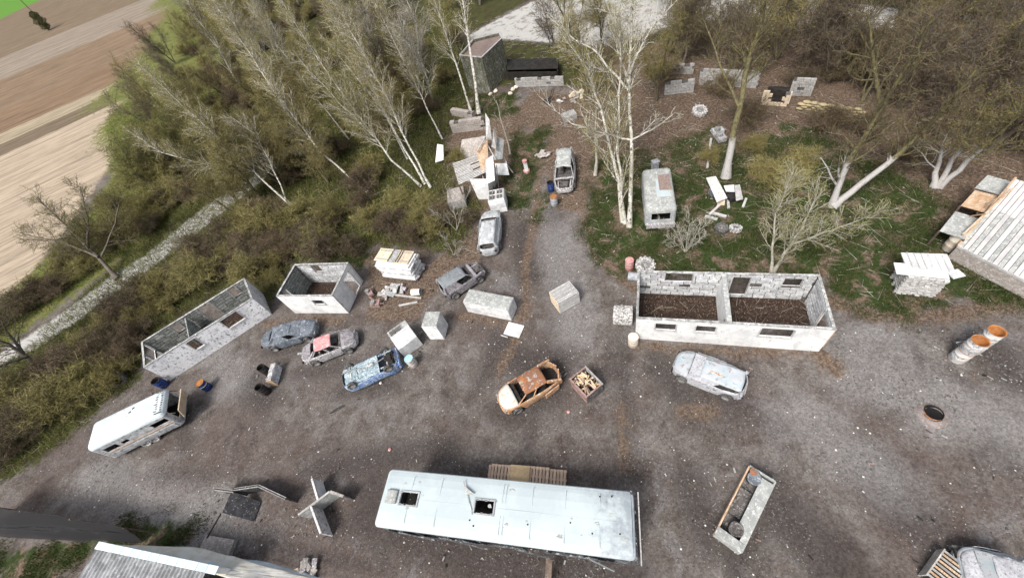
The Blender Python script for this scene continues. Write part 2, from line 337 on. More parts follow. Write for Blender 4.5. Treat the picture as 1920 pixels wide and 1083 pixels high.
def between(a, b):
    """Middle point and heading of the ground segment a -> b (metres)."""
    return ((a[0] + b[0]) / 2, (a[1] + b[1]) / 2), math.atan2(b[1] - a[1], b[0] - a[0]), math.hypot(b[0] - a[0], b[1] - a[1])

def ribbon(line, w):
    L = [np.array(p) for p in line]; n = len(L); l, r = [], []
    for i, p in enumerate(L):
        d = L[min(i + 1, n - 1)] - L[max(i - 1, 0)]; d = d / np.linalg.norm(d); q = np.array([-d[1], d[0]]) * w; l.append(p + q); r.append(p - q)
    return l + r[::-1]
# ------------------------------------------------------------------ the ground: one sheet with surface zones
def sdist(P, poly):
    """Signed distance of points P (n,2) to a polygon, positive inside."""
    poly = np.array(poly, float); n = len(poly); d = np.full(len(P), 1e9); ins = np.zeros(len(P), bool)
    for i in range(n):
        a, b = poly[i], poly[(i + 1) % n]; ab = b - a
        t = np.clip(((P - a) @ ab) / max(ab @ ab, 1e-9), 0, 1)
        d = np.minimum(d, np.linalg.norm(P - (a + t[:, None] * ab), axis=1))
        c = ((a[1] > P[:, 1]) != (b[1] > P[:, 1])) & (P[:, 0] < (b[0] - a[0]) * (P[:, 1] - a[1]) / (b[1] - a[1] + 1e-12) + a[0])
        ins ^= c
    return np.where(ins, d, -d)
def ldist(P, line, w):
    line = np.array(line, float); d = np.full(len(P), 1e9)
    for a, b in zip(line[:-1], line[1:]):
        ab = b - a; t = np.clip(((P - a) @ ab) / max(ab @ ab, 1e-9), 0, 1)
        d = np.minimum(d, np.linalg.norm(P - (a + t[:, None] * ab), axis=1))
    return w - d
GRASS = [[(10.77, 28.90), (6.60, 20.89), (6.15, 18.74), (6.84, 16.41), (8.52, 15.88), (17.91, 11.07), (17.52, 9.94), (18.25, 8.48), (19.80, 7.41), (22.68, 7.21), (25.49, 5.41), (28.63, 8.12), (26.75, 11.22), (27.94, 15.38), (27.51, 18.34), (26.21, 25.40), (20.72, 23.43), (20.69, 27.86), (14.58, 27.36)],
         [(5.02, 37.65), (8.76, 35.95), (6.63, 32.46), (5.37, 29.62), (4.30, 26.99), (2.80, 25.95), (1.47, 27.21), (2.69, 30.36), (4.16, 33.08)],
         [(2.90, 48.42), (7.77, 45.47), (6.46, 40.74), (3.11, 41.92)],
         [(-26.58, 11.31), (-22.33, 9.73), (-21.78, 8.87), (-23.70, 8.64), (-28.18, 10.22), (-30.47, 9.46), (-34.06, 10.03), (-35.28, 12.16), (-31.04, 11.35), (-27.23, 10.78)],
         [(5.14, 28.09), (5.30, 25.67), (3.54, 23.80), (4.10, 26.34)],
         [(-13.02, 29.57), (-10.34, 27.53), (-10.65, 25.70), (-12.52, 26.93)]]
SCRUB = [[(-40.19, 16.66), (-38.20, 17.26), (-35.78, 17.94), (-32.81, 19.91), (-31.91, 21.32), (-29.53, 22.18), (-30.66, 26.30), (-22.62, 29.74), (-19.05, 25.31), (-17.80, 29.47), (-12.28, 27.14), (-10.56, 28.19), (-5.93, 25.86), (-3.53, 23.50), (-1.48, 25.76), (0.10, 28.59), (-1.83, 33.05), (-1.35, 40.85), (2.35, 45.72), (5.58, 61.56), (-0.77, 92.96), (-27.08, 157.32), (-53.67, 128.32), (-57.45, 99.98), (-46.86, 65.26), (-34.60, 44.04), (-38.32, 38.99), (-43.21, 31.47), (-46.89, 27.36)]]
SCRUB += [[(-7.65, 81.71), (7.07, 66.80), (19.17, 72.13), (28.72, 76.27), (26.29, 97.96), (-5.65, 126.20), (-36.99, 158.28)], [(19.99, 47.65), (29.71, 47.26), (33.97, 42.74), (41.89, 31.23), (48.40, 20.13), (52.51, 23.34), (49.27, 39.19), (38.71, 61.77), (28.49, 45.10), (19.04, 45.47)], [(10.02, 60.48), (20.56, 47.46), (15.81, 39.38), (13.00, 43.01), (7.37, 47.56), (3.11, 49.45), (4.58, 60.44)]]
VERGE = [[(-46.84, 32.34), (-41.57, 37.07), (-35.78, 41.91), (-29.19, 48.17), (-18.98, 54.08), (-24.26, 75.21), (-46.36, 147.37), (-101.25, 346.15), (-162.76, 460.28), (-75.15, 181.74), (-60.48, 123.77), (-62.75, 99.17), (-46.38, 60.80), (-46.37, 49.27), (-49.95, 42.07), (-53.11, 35.54)]]
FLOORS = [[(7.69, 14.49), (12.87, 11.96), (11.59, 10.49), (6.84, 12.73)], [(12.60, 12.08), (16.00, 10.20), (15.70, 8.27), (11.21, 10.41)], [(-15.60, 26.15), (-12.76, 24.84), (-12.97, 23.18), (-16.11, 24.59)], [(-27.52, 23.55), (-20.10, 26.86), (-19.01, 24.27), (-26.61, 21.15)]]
LITTER = [[(13.68, 38.47), (22.71, 33.92), (28.98, 27.85), (23.48, 19.41), (16.41, 22.97), (9.43, 27.18)], [(-1.13, 48.32), (7.20, 43.41), (5.16, 29.75), (-0.36, 26.58), (-3.66, 29.89)], [(12.11, 33.84), (14.13, 43.53), (18.69, 51.06), (29.57, 45.86), (36.13, 37.36), (44.04, 22.98), (49.09, 24.23), (28.46, 6.93), (26.75, 11.22), (27.84, 16.08), (27.51, 18.34), (26.21, 25.40), (20.91, 23.71), (20.69, 27.86), (15.23, 29.68)],
          [(5.04, 39.93), (9.65, 44.27), (14.96, 38.75), (10.45, 29.10), (7.53, 23.01), (5.48, 24.84), (6.73, 31.45), (8.67, 35.69)],
          [(-10.58, 27.64), (-5.99, 25.36), (-5.79, 23.37), (-0.71, 26.05), (-0.41, 29.67), (2.08, 31.60), (1.44, 27.07), (-2.13, 21.61), (-6.22, 20.16), (-7.25, 18.56), (-10.85, 20.11)],
          [(7.69, 14.49), (12.87, 11.96), (11.59, 10.49), (6.84, 12.73)], [(12.81, 11.85), (16.00, 10.20), (15.70, 8.27), (11.73, 10.18)],
          [(-15.55, 25.22), (-12.76, 24.84), (-12.98, 23.41), (-16.13, 24.83)], [(-28.01, 22.65), (-21.46, 25.79), (-20.61, 24.85), (-26.86, 21.72)]]
STRIPS = [([(6.51, 31.59), (3.35, 23.90), (1.47, 19.88), (0.39, 16.22), (-0.97, 14.10), (-2.53, 12.29)], .30), ([(7.27, 23.50), (6.42, 19.18), (7.10, 16.14), (7.72, 14.62)], .25),
          ([(16.91, 9.80), (18.41, 7.94), (20.99, 6.75), (24.45, 6.05)], .45), ([(5.99, 11.03), (9.49, 9.23), (14.45, 6.87)], .22), ([(14.45, 6.87), (14.40, 6.06)], .5),
          ([(6.25, 6.59), (7.82, 5.96)], .3), ([(3.54, 7.89), (2.28, 4.82)], .18), ([(-4.15, 17.72), (-0.82, 15.35)], .25), ([(-19.23, 23.16), (-15.59, 22.14), (-12.96, 21.01)], .3)]
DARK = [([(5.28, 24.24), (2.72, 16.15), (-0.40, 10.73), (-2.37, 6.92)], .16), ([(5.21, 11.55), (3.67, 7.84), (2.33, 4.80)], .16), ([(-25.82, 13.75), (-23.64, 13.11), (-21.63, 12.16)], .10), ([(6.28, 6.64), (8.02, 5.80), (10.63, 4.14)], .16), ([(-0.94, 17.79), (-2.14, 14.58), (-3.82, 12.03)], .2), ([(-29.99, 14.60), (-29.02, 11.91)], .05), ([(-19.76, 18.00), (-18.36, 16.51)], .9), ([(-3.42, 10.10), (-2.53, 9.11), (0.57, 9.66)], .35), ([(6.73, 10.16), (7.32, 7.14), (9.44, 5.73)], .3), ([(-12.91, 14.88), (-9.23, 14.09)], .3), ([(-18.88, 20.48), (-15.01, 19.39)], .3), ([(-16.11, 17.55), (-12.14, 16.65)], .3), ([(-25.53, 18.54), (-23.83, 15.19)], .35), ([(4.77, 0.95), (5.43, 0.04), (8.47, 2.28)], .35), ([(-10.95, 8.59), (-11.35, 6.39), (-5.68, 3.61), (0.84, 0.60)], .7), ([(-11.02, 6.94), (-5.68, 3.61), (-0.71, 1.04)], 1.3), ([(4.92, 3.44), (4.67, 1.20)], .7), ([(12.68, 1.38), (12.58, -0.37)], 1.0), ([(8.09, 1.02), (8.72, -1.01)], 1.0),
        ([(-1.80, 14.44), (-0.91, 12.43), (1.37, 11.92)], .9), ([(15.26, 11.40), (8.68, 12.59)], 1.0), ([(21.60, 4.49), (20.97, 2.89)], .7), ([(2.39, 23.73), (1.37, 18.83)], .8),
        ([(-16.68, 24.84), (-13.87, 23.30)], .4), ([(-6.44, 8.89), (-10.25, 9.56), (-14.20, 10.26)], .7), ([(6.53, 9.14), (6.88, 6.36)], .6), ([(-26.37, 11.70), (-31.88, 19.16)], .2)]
TRACK = [[(-46.14, 28.54), (-45.20, 29.48), (-41.80, 30.12), (-38.52, 32.03), (-36.03, 34.06), (-33.26, 35.87), (-28.15, 40.17), (-25.80, 42.22), (-19.79, 47.60), (-14.65, 48.52), (-16.04, 52.75), (-18.84, 52.35), (-26.30, 46.27), (-29.28, 45.05), (-34.89, 39.42), (-38.12, 37.72), (-40.47, 35.50), (-44.68, 32.56), (-46.52, 31.79), (-47.75, 31.23)],
         [(4.65, 60.79), (6.64, 66.75), (17.86, 70.74), (26.91, 71.72), (38.92, 50.21), (45.43, 35.04), (50.53, 25.44), (46.72, 22.24), (41.89, 31.23), (33.97, 42.74), (29.71, 47.26), (19.99, 47.65), (10.33, 60.18)]]
PALE = [([(14.89, 6.60), (15.40, 5.67)], .9), ([(16.13, 2.46), (16.62, 2.02)], .5), ([(-30.07, 14.80), (-25.98, 11.58), (-19.92, 8.86)], 1.6), ([(-23.64, 22.90), (-21.07, 18.58)], .9), ([(4.50, 21.98), (3.81, 17.68), (2.95, 13.32)], 1.1), ([(15.22, 7.08), (18.14, 6.94)], .8), ([(15.29, 5.71), (19.06, 1.16)], 1.4), ([(11.57, 4.66), (12.75, 0.89)], 1.0)]

xs = np.concatenate([-np.geomspace(3000, 52, 26), np.arange(-50, 58, .36), np.geomspace(60, 3000, 26)])
ys = np.concatenate([-np.geomspace(600, 14, 12), np.arange(-12, 84, .36), np.geomspace(86, 4000, 30)])
gx, gy = np.meshgrid(xs, ys); P = np.stack([gx.ravel(), gy.ravel()], 1)
def many(polys): return np.max([sdist(P, p) for p in polys], axis=0)
def manyl(lines): return np.max([ldist(P, l, w) for l, w in lines], axis=0)
d_scrub = many(SCRUB); d_grass = many(GRASS); d_litter = np.maximum(many(LITTER), manyl(STRIPS)); d_track = many(TRACK)
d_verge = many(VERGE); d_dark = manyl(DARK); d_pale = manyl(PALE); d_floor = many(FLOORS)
# the fields lie beyond the far kerb of the field track: everything left of a long line
fa, fb = np.array((-49.26, 36.58)), np.array((-47.64, 105.44)); fd = (fb - fa) / np.linalg.norm(fb - fa)
d_field = (P - fa) @ np.array([-fd[1], fd[0]])
gr = bpy.data.meshes.new('ground')
nx, ny = len(xs), len(ys)
zz = np.zeros(len(P)); near = (np.abs(P[:, 0]) < 58) & (P[:, 1] < 84)
for i in np.nonzero(near)[0]:
    zz[i] = .035 * mnoise.noise(Vector((P[i, 0] * .35, P[i, 1] * .35, 0))) + .015 * mnoise.noise(Vector((P[i, 0] * 1.4, P[i, 1] * 1.4, 3))) - .02
idx = np.arange(nx * ny).reshape(ny, nx)
faces = np.stack([idx[:-1, :-1], idx[:-1, 1:], idx[1:, 1:], idx[1:, :-1]], -1).reshape(-1, 4)
gr.from_pydata(np.column_stack([P, zz]).tolist(), [], faces.tolist())
gr.polygons.foreach_set('use_smooth', [True] * len(faces))
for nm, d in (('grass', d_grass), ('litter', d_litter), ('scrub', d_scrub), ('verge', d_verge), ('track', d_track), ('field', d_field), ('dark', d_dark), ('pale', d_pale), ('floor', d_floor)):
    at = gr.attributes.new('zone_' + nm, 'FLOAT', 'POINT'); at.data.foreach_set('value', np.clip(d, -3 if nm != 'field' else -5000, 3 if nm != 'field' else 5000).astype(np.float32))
def ground_mat():
    m, nt, b = new_mat('ground'); tc = nt.nodes.new('ShaderNodeTexCoord'); v = tc.outputs['Object']
    def attr(n):
        a = nt.nodes.new('ShaderNodeAttribute'); a.attribute_name = 'zone_' + n; return a.outputs['Fac']
    nb = noise_n(nt, v, .12, 5, .6, .5); nm = noise_n(nt, v, .8, 7, .7, .3); nf = noise_n(nt, v, 5, 6, .75); nff = noise_n(nt, v, 17, 5, .85)
    edge = noise_n(nt, v, 1.3, 6, .7)
    # gravel yard
    col = ramp(nt, nm, [(.28, (.060, .046, .040)), (.42, (.106, .089, .079)), (.55, (.146, .129, .118)), (.68, (.196, .178, .165)), (.80, (.255, .237, .222))])
    col = mixc(nt, mth(nt, 'MULTIPLY', thr(nt, nb, .45, .60), .6), col, (.100, .075, .066))
    nb2 = noise_n(nt, v, .31, 6, .7, .8)
    col = mixc(nt, mth(nt, 'MULTIPLY', thr(nt, nb2, .54, .66), .55), col, (.046, .037, .034))
    col = mixc(nt, mth(nt, 'MULTIPLY', thr(nt, nb2, .46, .34), .45), col, (.20, .195, .20))
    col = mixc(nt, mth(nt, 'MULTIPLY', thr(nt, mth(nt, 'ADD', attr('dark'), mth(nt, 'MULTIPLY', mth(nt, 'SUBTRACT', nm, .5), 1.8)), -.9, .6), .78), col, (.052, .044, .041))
    col = mixc(nt, mth(nt, 'MULTIPLY', thr(nt, mth(nt, 'ADD', attr('pale'), mth(nt, 'MULTIPLY', mth(nt, 'SUBTRACT', nm, .5), 2)), -1.4, 1.0), .6), col, (.235, .225, .22))
    vo = nt.nodes.new('ShaderNodeTexVoronoi'); vo.inputs['Scale'].default_value = 13; nt.links.new(v, vo.inputs['Vector'])
    sep = nt.nodes.new('ShaderNodeSeparateColor'); nt.links.new(vo.outputs['Color'], sep.inputs[0])
    k = mth(nt, 'ADD', mth(nt, 'MULTIPLY', sep.outputs[0], .45), .75)
    kk = mth(nt, 'MULTIPLY', k, mth(nt, 'ADD', mth(nt, 'MULTIPLY', nf, 1.2), .42)); kk = mth(nt, 'MULTIPLY', kk, mth(nt, 'ADD', mth(nt, 'MULTIPLY', nff, 1.1), .45))
    mul = nt.nodes.new('ShaderNodeVectorMath'); mul.operation = 'SCALE'; nt.links.new(col, mul.inputs[0]); nt.links.new(kk, mul.inputs['Scale']); col = mul.outputs[0]
    def zone(c, name, colr, w=.25, amp=1.2, bias=0, fac=1.0):
        e = mth(nt, 'ADD', attr(name), mth(nt, 'MULTIPLY', mth(nt, 'SUBTRACT', edge, .5), amp * 2)); e = mth(nt, 'ADD', e, bias)
        f = thr(nt, e, -w, w)
        if fac != 1.0: f = mth(nt, 'MULTIPLY', f, fac)
        return mixc(nt, f, c, colr)
    litter = mixc(nt, thr(nt, nf, .40, .62), ramp(nt, nm, [(.3, (.050, .036, .028)), (.7, (.11, .078, .058))]), (.20, .145, .105))
    litter = mixc(nt, thr(nt, nff, .60, .70), litter, (.32, .25, .18))
    col = zone(col, 'litter', litter, .3, .8)
    col = mixc(nt, mth(nt, 'MULTIPLY', thr(nt, noise_n(nt, v, .45, 7, .75), .60, .68), .45), col, litter)
    gcol = mixc(nt, thr(nt, nf, .35, .65), (.020, .034, .010), (.048, .064, .020)); gcol = mixc(nt, thr(nt, nm, .46, .60), gcol, litter)
    scr = mixc(nt, thr(nt, nm, .38, .6), (.045, .035, .022), (.055, .062, .018)); scr = mixc(nt, thr(nt, nf, .55, .7), scr, (.085, .068, .04))
    ver = mixc(nt, thr(nt, nm, .35, .6), (.095, .125, .025), (.17, .165, .06)); ver = mixc(nt, thr(nt, nf, .5, .7), ver, (.05, .06, .02))
    # ploughed and sown fields: parallel bands at a slant
    s2 = nt.nodes.new('ShaderNodeVectorMath'); s2.operation = 'DOT_PRODUCT'; s2.inputs[1].default_value = (BAND_N[0], BAND_N[1], 0); nt.links.new(v, s2.inputs[0])
    wob = mth(nt, 'ADD', s2.outputs['Value'], mth(nt, 'MULTIPLY', mth(nt, 'SUBTRACT', noise_n(nt, v, .25, 4, .6), .5), 1.5))
    q = mth(nt, 'DIVIDE', mth(nt, 'SUBTRACT', wob, BAND[0]), BAND[-1] - BAND[0], clamp=True)
    T = lambda x: (x - BAND[0]) / (BAND[-1] - BAND[0])
    fc = ramp(nt, q, [(0, (.345, .28, .21)), (T(BAND[1]), (.15, .115, .08)), (T(BAND[2]), (.30, .25, .175)), (T(BAND[3]), (.185, .125, .08)),
                      (T(BAND[4]), (.19, .135, .09)), (T(BAND[5]), (.23, .19, .15)), (T(BAND[6]), (.165, .125, .085))], 'CONSTANT')
    fur = noise_n(nt, rotmap(nt, v, BAND_A, (.03, .6, 1)), 1.0, 7, .75)
    furc = noise_n(nt, rotmap(nt, v, BAND_A, (.10, .9, 1)), 1.6, 6, .75)
    fk = mth(nt, 'ADD', mth(nt, 'MULTIPLY', fur, 1.7), mth(nt, 'ADD', mth(nt, 'MULTIPLY', furc, 2.0), -.82))
    mul2 = nt.nodes.new('ShaderNodeVectorMath'); mul2.operation = 'SCALE'; nt.links.new(fc, mul2.inputs[0]); nt.links.new(fk, mul2.inputs['Scale'])
    nt_g = nt.nodes.new('ShaderNodeVectorMath'); nt_g.operation = 'DOT_PRODUCT'; nt_g.inputs[1].default_value = (GREEN_N[0], GREEN_N[1], 0); nt.links.new(v, nt_g.inputs[0])
    fcol = mixc(nt, thr(nt, mth(nt, 'ADD', nt_g.outputs['Value'], mth(nt, 'MULTIPLY', nb, 3)), GREEN_D, GREEN_D + 2), mul2.outputs[0], (.10, .22, .035))
    col = zone(col, 'scrub', scr, .5, 1.5)
    col = zone(col, 'field', fcol, .6, 2.2)
    col = zone(col, 'verge', ver, .8, 4.0, .5)
    col = zone(col, 'grass', gcol, .25, 1.0)
    trk = ramp(nt, nf, [(.3, (.33, .32, .30)), (.5, (.42, .41, .39)), (.7, (.49, .48, .46))])
    trk = mixc(nt, mth(nt, 'MULTIPLY', thr(nt, nm, .50, .64), .8), trk, (.17, .15, .12))
    col = zone(col, 'track', trk, .3, 1.1, -.42)
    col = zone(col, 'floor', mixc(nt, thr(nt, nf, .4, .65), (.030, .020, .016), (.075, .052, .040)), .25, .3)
    nt.links.new(col, b.inputs['Base Color']); b.inputs['Roughness'].default_value = .95; b.inputs['Specular IOR Level'].default_value = .12
    bp = nt.nodes.new('ShaderNodeBump'); bp.inputs['Strength'].default_value = .7; bp.inputs['Distance'].default_value = .06
    h = mth(nt, 'ADD', mth(nt, 'MULTIPLY', nf, 1), mth(nt, 'MULTIPLY', nff, .5)); nt.links.new(h, bp.inputs['Height']); nt.links.new(bp.outputs[0], b.inputs['Normal'])
    return m
def rotmap(nt, v, ang, sc):
    m = nt.nodes.new('ShaderNodeMapping'); m.vector_type = 'TEXTURE'; m.inputs['Rotation'].default_value = (0, 0, ang); nt.links.new(v, m.inputs[0])
    m2 = nt.nodes.new('ShaderNodeMapping'); m2.inputs['Scale'].default_value = sc; nt.links.new(m.outputs[0], m2.inputs[0]); return m2.outputs[0]
def line_n(a, b):
    d = np.array(b) - np.array(a); d = d / np.linalg.norm(d); return np.array([-d[1], d[0]]), math.atan2(d[1], d[0])
BAND_N, BAND_A = line_n((-85.28, 99.48), (-50.07, 112.33))
BAND = [0] + [float(np.dot(BAND_N, q)) for q in ((-67.16, 89.46), (-70.14, 95.84), (-73.45, 102.95), (-75.97, 122.52), (-97.41, 154.28), (-113.65, 189.06))] 
BAND = [BAND[1] - 40] + BAND[1:]; BAND.append(BAND[-1] + 60)
_gn, _ga = line_n((-194.46, 290.14), (-184.83, 312.64)); GREEN_N = _gn; GREEN_D = float(np.dot(_gn, (-194.46, 290.14)))
gr.materials.append(ground_mat()); gro = bpy.data.objects.new('ground', gr); COL.objects.link(gro); tag(gro, kind='structure')

# ------------------------------------------------------------------ loose stuff lying on the ground
def scatter(n, box, ok):
    out = np.zeros((0, 2))
    while len(out) < n:
        q = np.column_stack([RNG.uniform(box[0], box[1], n * 2), RNG.uniform(box[2], box[3], n * 2)]); out = np.vstack([out, q[ok(q)]])
    return out[:n]
def stuff(name, verts, faces, mats, mi=None):
    me = bpy.data.meshes.new(name); me.from_pydata(verts.tolist(), [], faces.tolist())
    for m in mats: me.materials.append(m)
    if mi is not None: me.polygons.foreach_set('material_index', mi)
    o = bpy.data.objects.new(name, me); COL.objects.link(o); return o
def inpoly(polys, m=0):
    def f(q):
        d = np.max([sdist(q, p) for p in polys], axis=0); return d + RNG.normal(0, .3, len(q)) + .5 * np.sin(q[:, 0] * 1.7 + np.sin(q[:, 1] * 1.3)) * np.cos(q[:, 1] * 1.9) > m
    return f
YARD = [[(-38.30, 16.76), (-32.71, 19.66), (-29.08, 21.86), (-18.73, 24.60), (-10.83, 20.61), (-5.87, 22.81), (-1.70, 22.60), (3.42, 30.79), (8.44, 27.77), (6.42, 15.46), (7.56, 14.69), (5.62, 10.61), (14.80, 6.56), (17.49, 8.34), (25.07, 5.05), (14.69, -3.93), (-11.19, 3.21), (-20.48, 8.48), (-22.60, 10.53), (-26.76, 11.82), (-37.11, 15.35)]]
def stones(name, pts, smin, smax, mat, label):
    n = len(pts); s = RNG.uniform(smin, smax, n) * RNG.uniform(.6, 1.3, n); a = RNG.uniform(0, 6.28, n)
    base = np.array([[-1, -.7, 0], [.8, -1, 0], [1.1, .6, 0], [-.6, 1, 0], [.1, -.1, .75]])
    v = base[None] * (s[:, None, None]) * RNG.uniform(.7, 1.2, (n, 5, 3)); ca, sa = np.cos(a)[:, None], np.sin(a)[:, None]
    X = v[:, :, 0] * ca - v[:, :, 1] * sa + pts[:, 0:1]; Y = v[:, :, 0] * sa + v[:, :, 1] * ca + pts[:, 1:2]; Z = v[:, :, 2] - .02
    V = np.stack([X, Y, Z], -1).reshape(-1, 3); F = (np.arange(n)[:, None, None] * 5 + np.array([[0, 1, 4], [1, 2, 4], [2, 3, 4], [3, 0, 4]])[None]).reshape(-1, 3)
    tag(stuff(name, V, F, [mat]), label, 'gravel' if 'peb' in name else 'debris', kind='stuff')
stones('yard_pebbles', scatter(30000, (-36, 30, -6, 34), inpoly(YARD)), .012, .038, M['pebble'], 'loose grey pebbles strewn over the gravel yard')
stones('white_crumbs', scatter(900, (-36, 30, -6, 34), inpoly(YARD)), .014, .042, M['fleck'], 'small white crumbs of plaster scattered over the yard')
def blades(name, pts, hmin, hmax, w, mat, label, cat, flat=False, lay=.5):
    n = len(pts); a = RNG.uniform(0, 6.28, n); h = RNG.uniform(hmin, hmax, n); lean = RNG.uniform(-lay, lay, (n, 2)) * h[:, None]
    d = np.stack([np.cos(a), np.sin(a)], 1) * w * RNG.uniform(.6, 1.4, n)[:, None]
    z0 = np.full(n, -.02)
    if flat:
        e = np.stack([-np.sin(a), np.cos(a)], 1) * w * RNG.uniform(.7, 1.6, n)[:, None]; zt = RNG.uniform(.005, .05, n)
        V = np.stack([np.column_stack([pts - d, zt * .2]), np.column_stack([pts - e, zt]), np.column_stack([pts + d, zt * .6]), np.column_stack([pts + e, zt * .3])], 1).reshape(-1, 3)
        F = np.arange(4 * n).reshape(n, 4)
    else:
        V = np.stack([np.column_stack([pts - d, z0]), np.column_stack([pts + d, z0]), np.column_stack([pts + lean, h])], 1).reshape(-1, 3); F = np.arange(3 * n).reshape(n, 3)
    tag(stuff(name, V, F, [mat]), label, cat, kind='stuff')
_gp = scatter(240000, (-36, 48, 4, 50), inpoly(GRASS, -.35)); _nn = np.array([mnoise.noise(Vector((p[0] * .55, p[1] * .55, 9))) for p in _gp])
blades('grass', _gp[_nn + RNG.normal(0, .10, len(_gp)) > -.05], .04, .17, .016, M['grass_blade'], 'dark green tufted grass growing round the yard', 'grass', lay=.9)
blades('undergrowth', scatter(150000, (-60, 6, 8, 80), inpoly(SCRUB)), .08, .5, .024, M['leaf_green'], 'low green and brown undergrowth beneath the hedge', 'undergrowth', lay=1.1)
blades('verge_grass', scatter(50000, (-75, -10, 25, 90), inpoly(VERGE)), .06, .32, .03, M['leaf_green'], 'rough grass along the verge of the field track', 'grass', lay=.9)
blades('fallen_leaves', scatter(80000, (-36, 60, 3, 62), inpoly(LITTER + [ [tuple(q) for q in ribbon(l, w)] for l, w in STRIPS ], 0)), 0, 0, .030, M['dry_leaf'], 'brown fallen leaves lying under the trees and along the yard edges', 'leaves', flat=True)
blades('scrub_litter', scatter(60000, (-60, 6, 8, 75), inpoly(SCRUB)), 0, 0, .035, M['dry_leaf'], 'brown leaf litter beneath the hedge bushes', 'leaves', flat=True)

def sticks(name, pts, lmin, lmax, r, mat, label, cat):
    n = len(pts); a = RNG.uniform(0, 6.28, n); l = RNG.uniform(lmin, lmax, n); h = RNG.uniform(.02, .12, n); d = np.stack([np.cos(a), np.sin(a)], 1) * l[:, None]; w = np.stack([-np.sin(a), np.cos(a)], 1) * r
    V = np.stack([np.column_stack([pts - w, h * 0]), np.column_stack([pts + w, h * 0]), np.column_stack([pts, h * 0 + r * 1.6]), np.column_stack([pts + d, h])], 1).reshape(-1, 3)
    F = (np.arange(n)[:, None, None] * 4 + np.array([[0, 1, 3], [1, 2, 3], [2, 0, 3]])[None]).reshape(-1, 3)
    tag(stuff(name, V, F, [mat]), label, cat, kind='stuff')
sticks('fallen_twigs', scatter(5500, (-60, 60, 6, 70), inpoly(LITTER + SCRUB + [GRASS[0]])), .25, 1.4, .016, M['twig_pale'], 'pale fallen twigs and sticks lying under the trees', 'twigs')
def near(cs, rad): return lambda q: np.min([np.hypot(*(q - np.array(c)).T) for c in cs], axis=0) < rad * RNG.random(len(q)) ** .5 * 1.15
WRECKS = [(-17.04, 21.20), (-13.83, 18.68), (-11.00, 15.91), (-3.48, 20.65), (-0.16, 24.39), (7.77, 28.59), (-1.02, 10.68), (8.77, 7.91), (2.22, 9.66), (6.64, 1.70), (-28.52, 18.38), (-18.56, 18.06), (-8.53, 22.88), (0.44, 31.26), (-8.21, 17.07), (20.17, 4.74), (-14.11, 8.18), (-18.76, 9.63), (16.77, 2.71), (13.54, -2.85), (-5.59, 4.04), (-1.79, 2.25)]
stones('charred_crumbs', scatter(9000, (-36, 30, -6, 40), near(WRECKS, 2.4)), .012, .05, M['char'], 'black burnt crumbs and scrap round the wrecks')

def scraps(name, pts, mats, label):
    n = len(pts); V = []; F = []; mi = []
    for k, p in enumerate(pts):
        b = MB(); b.box((p[0], p[1], RNG.uniform(.01, .07)), (RNG.uniform(.04, .24), RNG.uniform(.02, .08), RNG.uniform(.01, .04)), rz=RNG.uniform(0, 3.1), rx=RNG.uniform(-.3, .3), ry=RNG.uniform(-.2, .2)); o = len(V); V += b.v; F += [tuple(i + o for i in f) for f in b.f]; mi += [k % len(mats)] * 6
    tag(stuff(name, np.array(V), np.array(F), mats, mi), label, 'scrap', kind='stuff')
scraps('yard_scraps', np.vstack([scatter(420, (-36, 30, -6, 40), near(WRECKS, 2.2)), scatter(70, (-30, 28, -4, 32), inpoly(YARD))]), [M[k] for k in ('grey_top', 'char', 'stone', 'rusty_iron', 'dark_wood', 'dark_wood', 'black', 'char')], 'small broken boards and metal scraps scattered round the wrecks')
scraps('woodland_scraps', scatter(500, (-5, 60, 14, 62), inpoly(LITTER + [GRASS[0]])), [M[k] for k in ('wood', 'stone', 'dark_wood', 'stone')], 'small boards and rubble scattered under the trees')

# ------------------------------------------------------------------ roofless plank-and-board huts
def unit_mesh(name, mat, dent=.02, seed=0, n=1):
    b = MB(); b.box((0, 0, 0), (1, 1, 1)); return b.mesh(name, mat)
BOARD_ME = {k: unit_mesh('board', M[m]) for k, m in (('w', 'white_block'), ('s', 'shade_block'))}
def boards(parent, a0, a1, z1, holes, ax, off, kind='w', length=.66, hgt=.27, z0=.06, outer=.045, rs=None):
    rs = rs or random
    z = z0; row = 0
    while z < z1 - .08:
        hh = min(hgt * rs.uniform(.92, 1.06), z1 - z); zc = z + hh / 2
        x = a0 - (row % 2) * length * .45
        while x < a1:
            x2 = x + length * rs.uniform(.85, 1.15); segs = [(max(x, a0), min(x2, a1))]
            for h in holes:
                if h[2] < zc < h[3]:
                    ns = []
                    for p, q in segs:
                        if h[0] > p: ns.append((p, min(q, h[0])))
                        if h[1] < q: ns.append((max(p, h[1]), q))
                    segs = ns
            for p, q in segs:
                if q - p < .1 or rs.random() < .025: continue
                c = (p + q) / 2; th = outer * rs.uniform(.7, 1.25); o = off
                loc = (c, o, zc) if ax == 'x' else (o, c, zc)
                ob = link_mesh('board', BOARD_ME[kind], parent, loc, scale=((q - p) - .045, th, hh - .055) if ax == 'x' else (th, (q - p) - .045, hh - .055),
                               rot=(rs.uniform(-.006, .006), rs.uniform(-.01, .01), rs.uniform(-.008, .008)))
            x = x2
        z += hh; row += 1
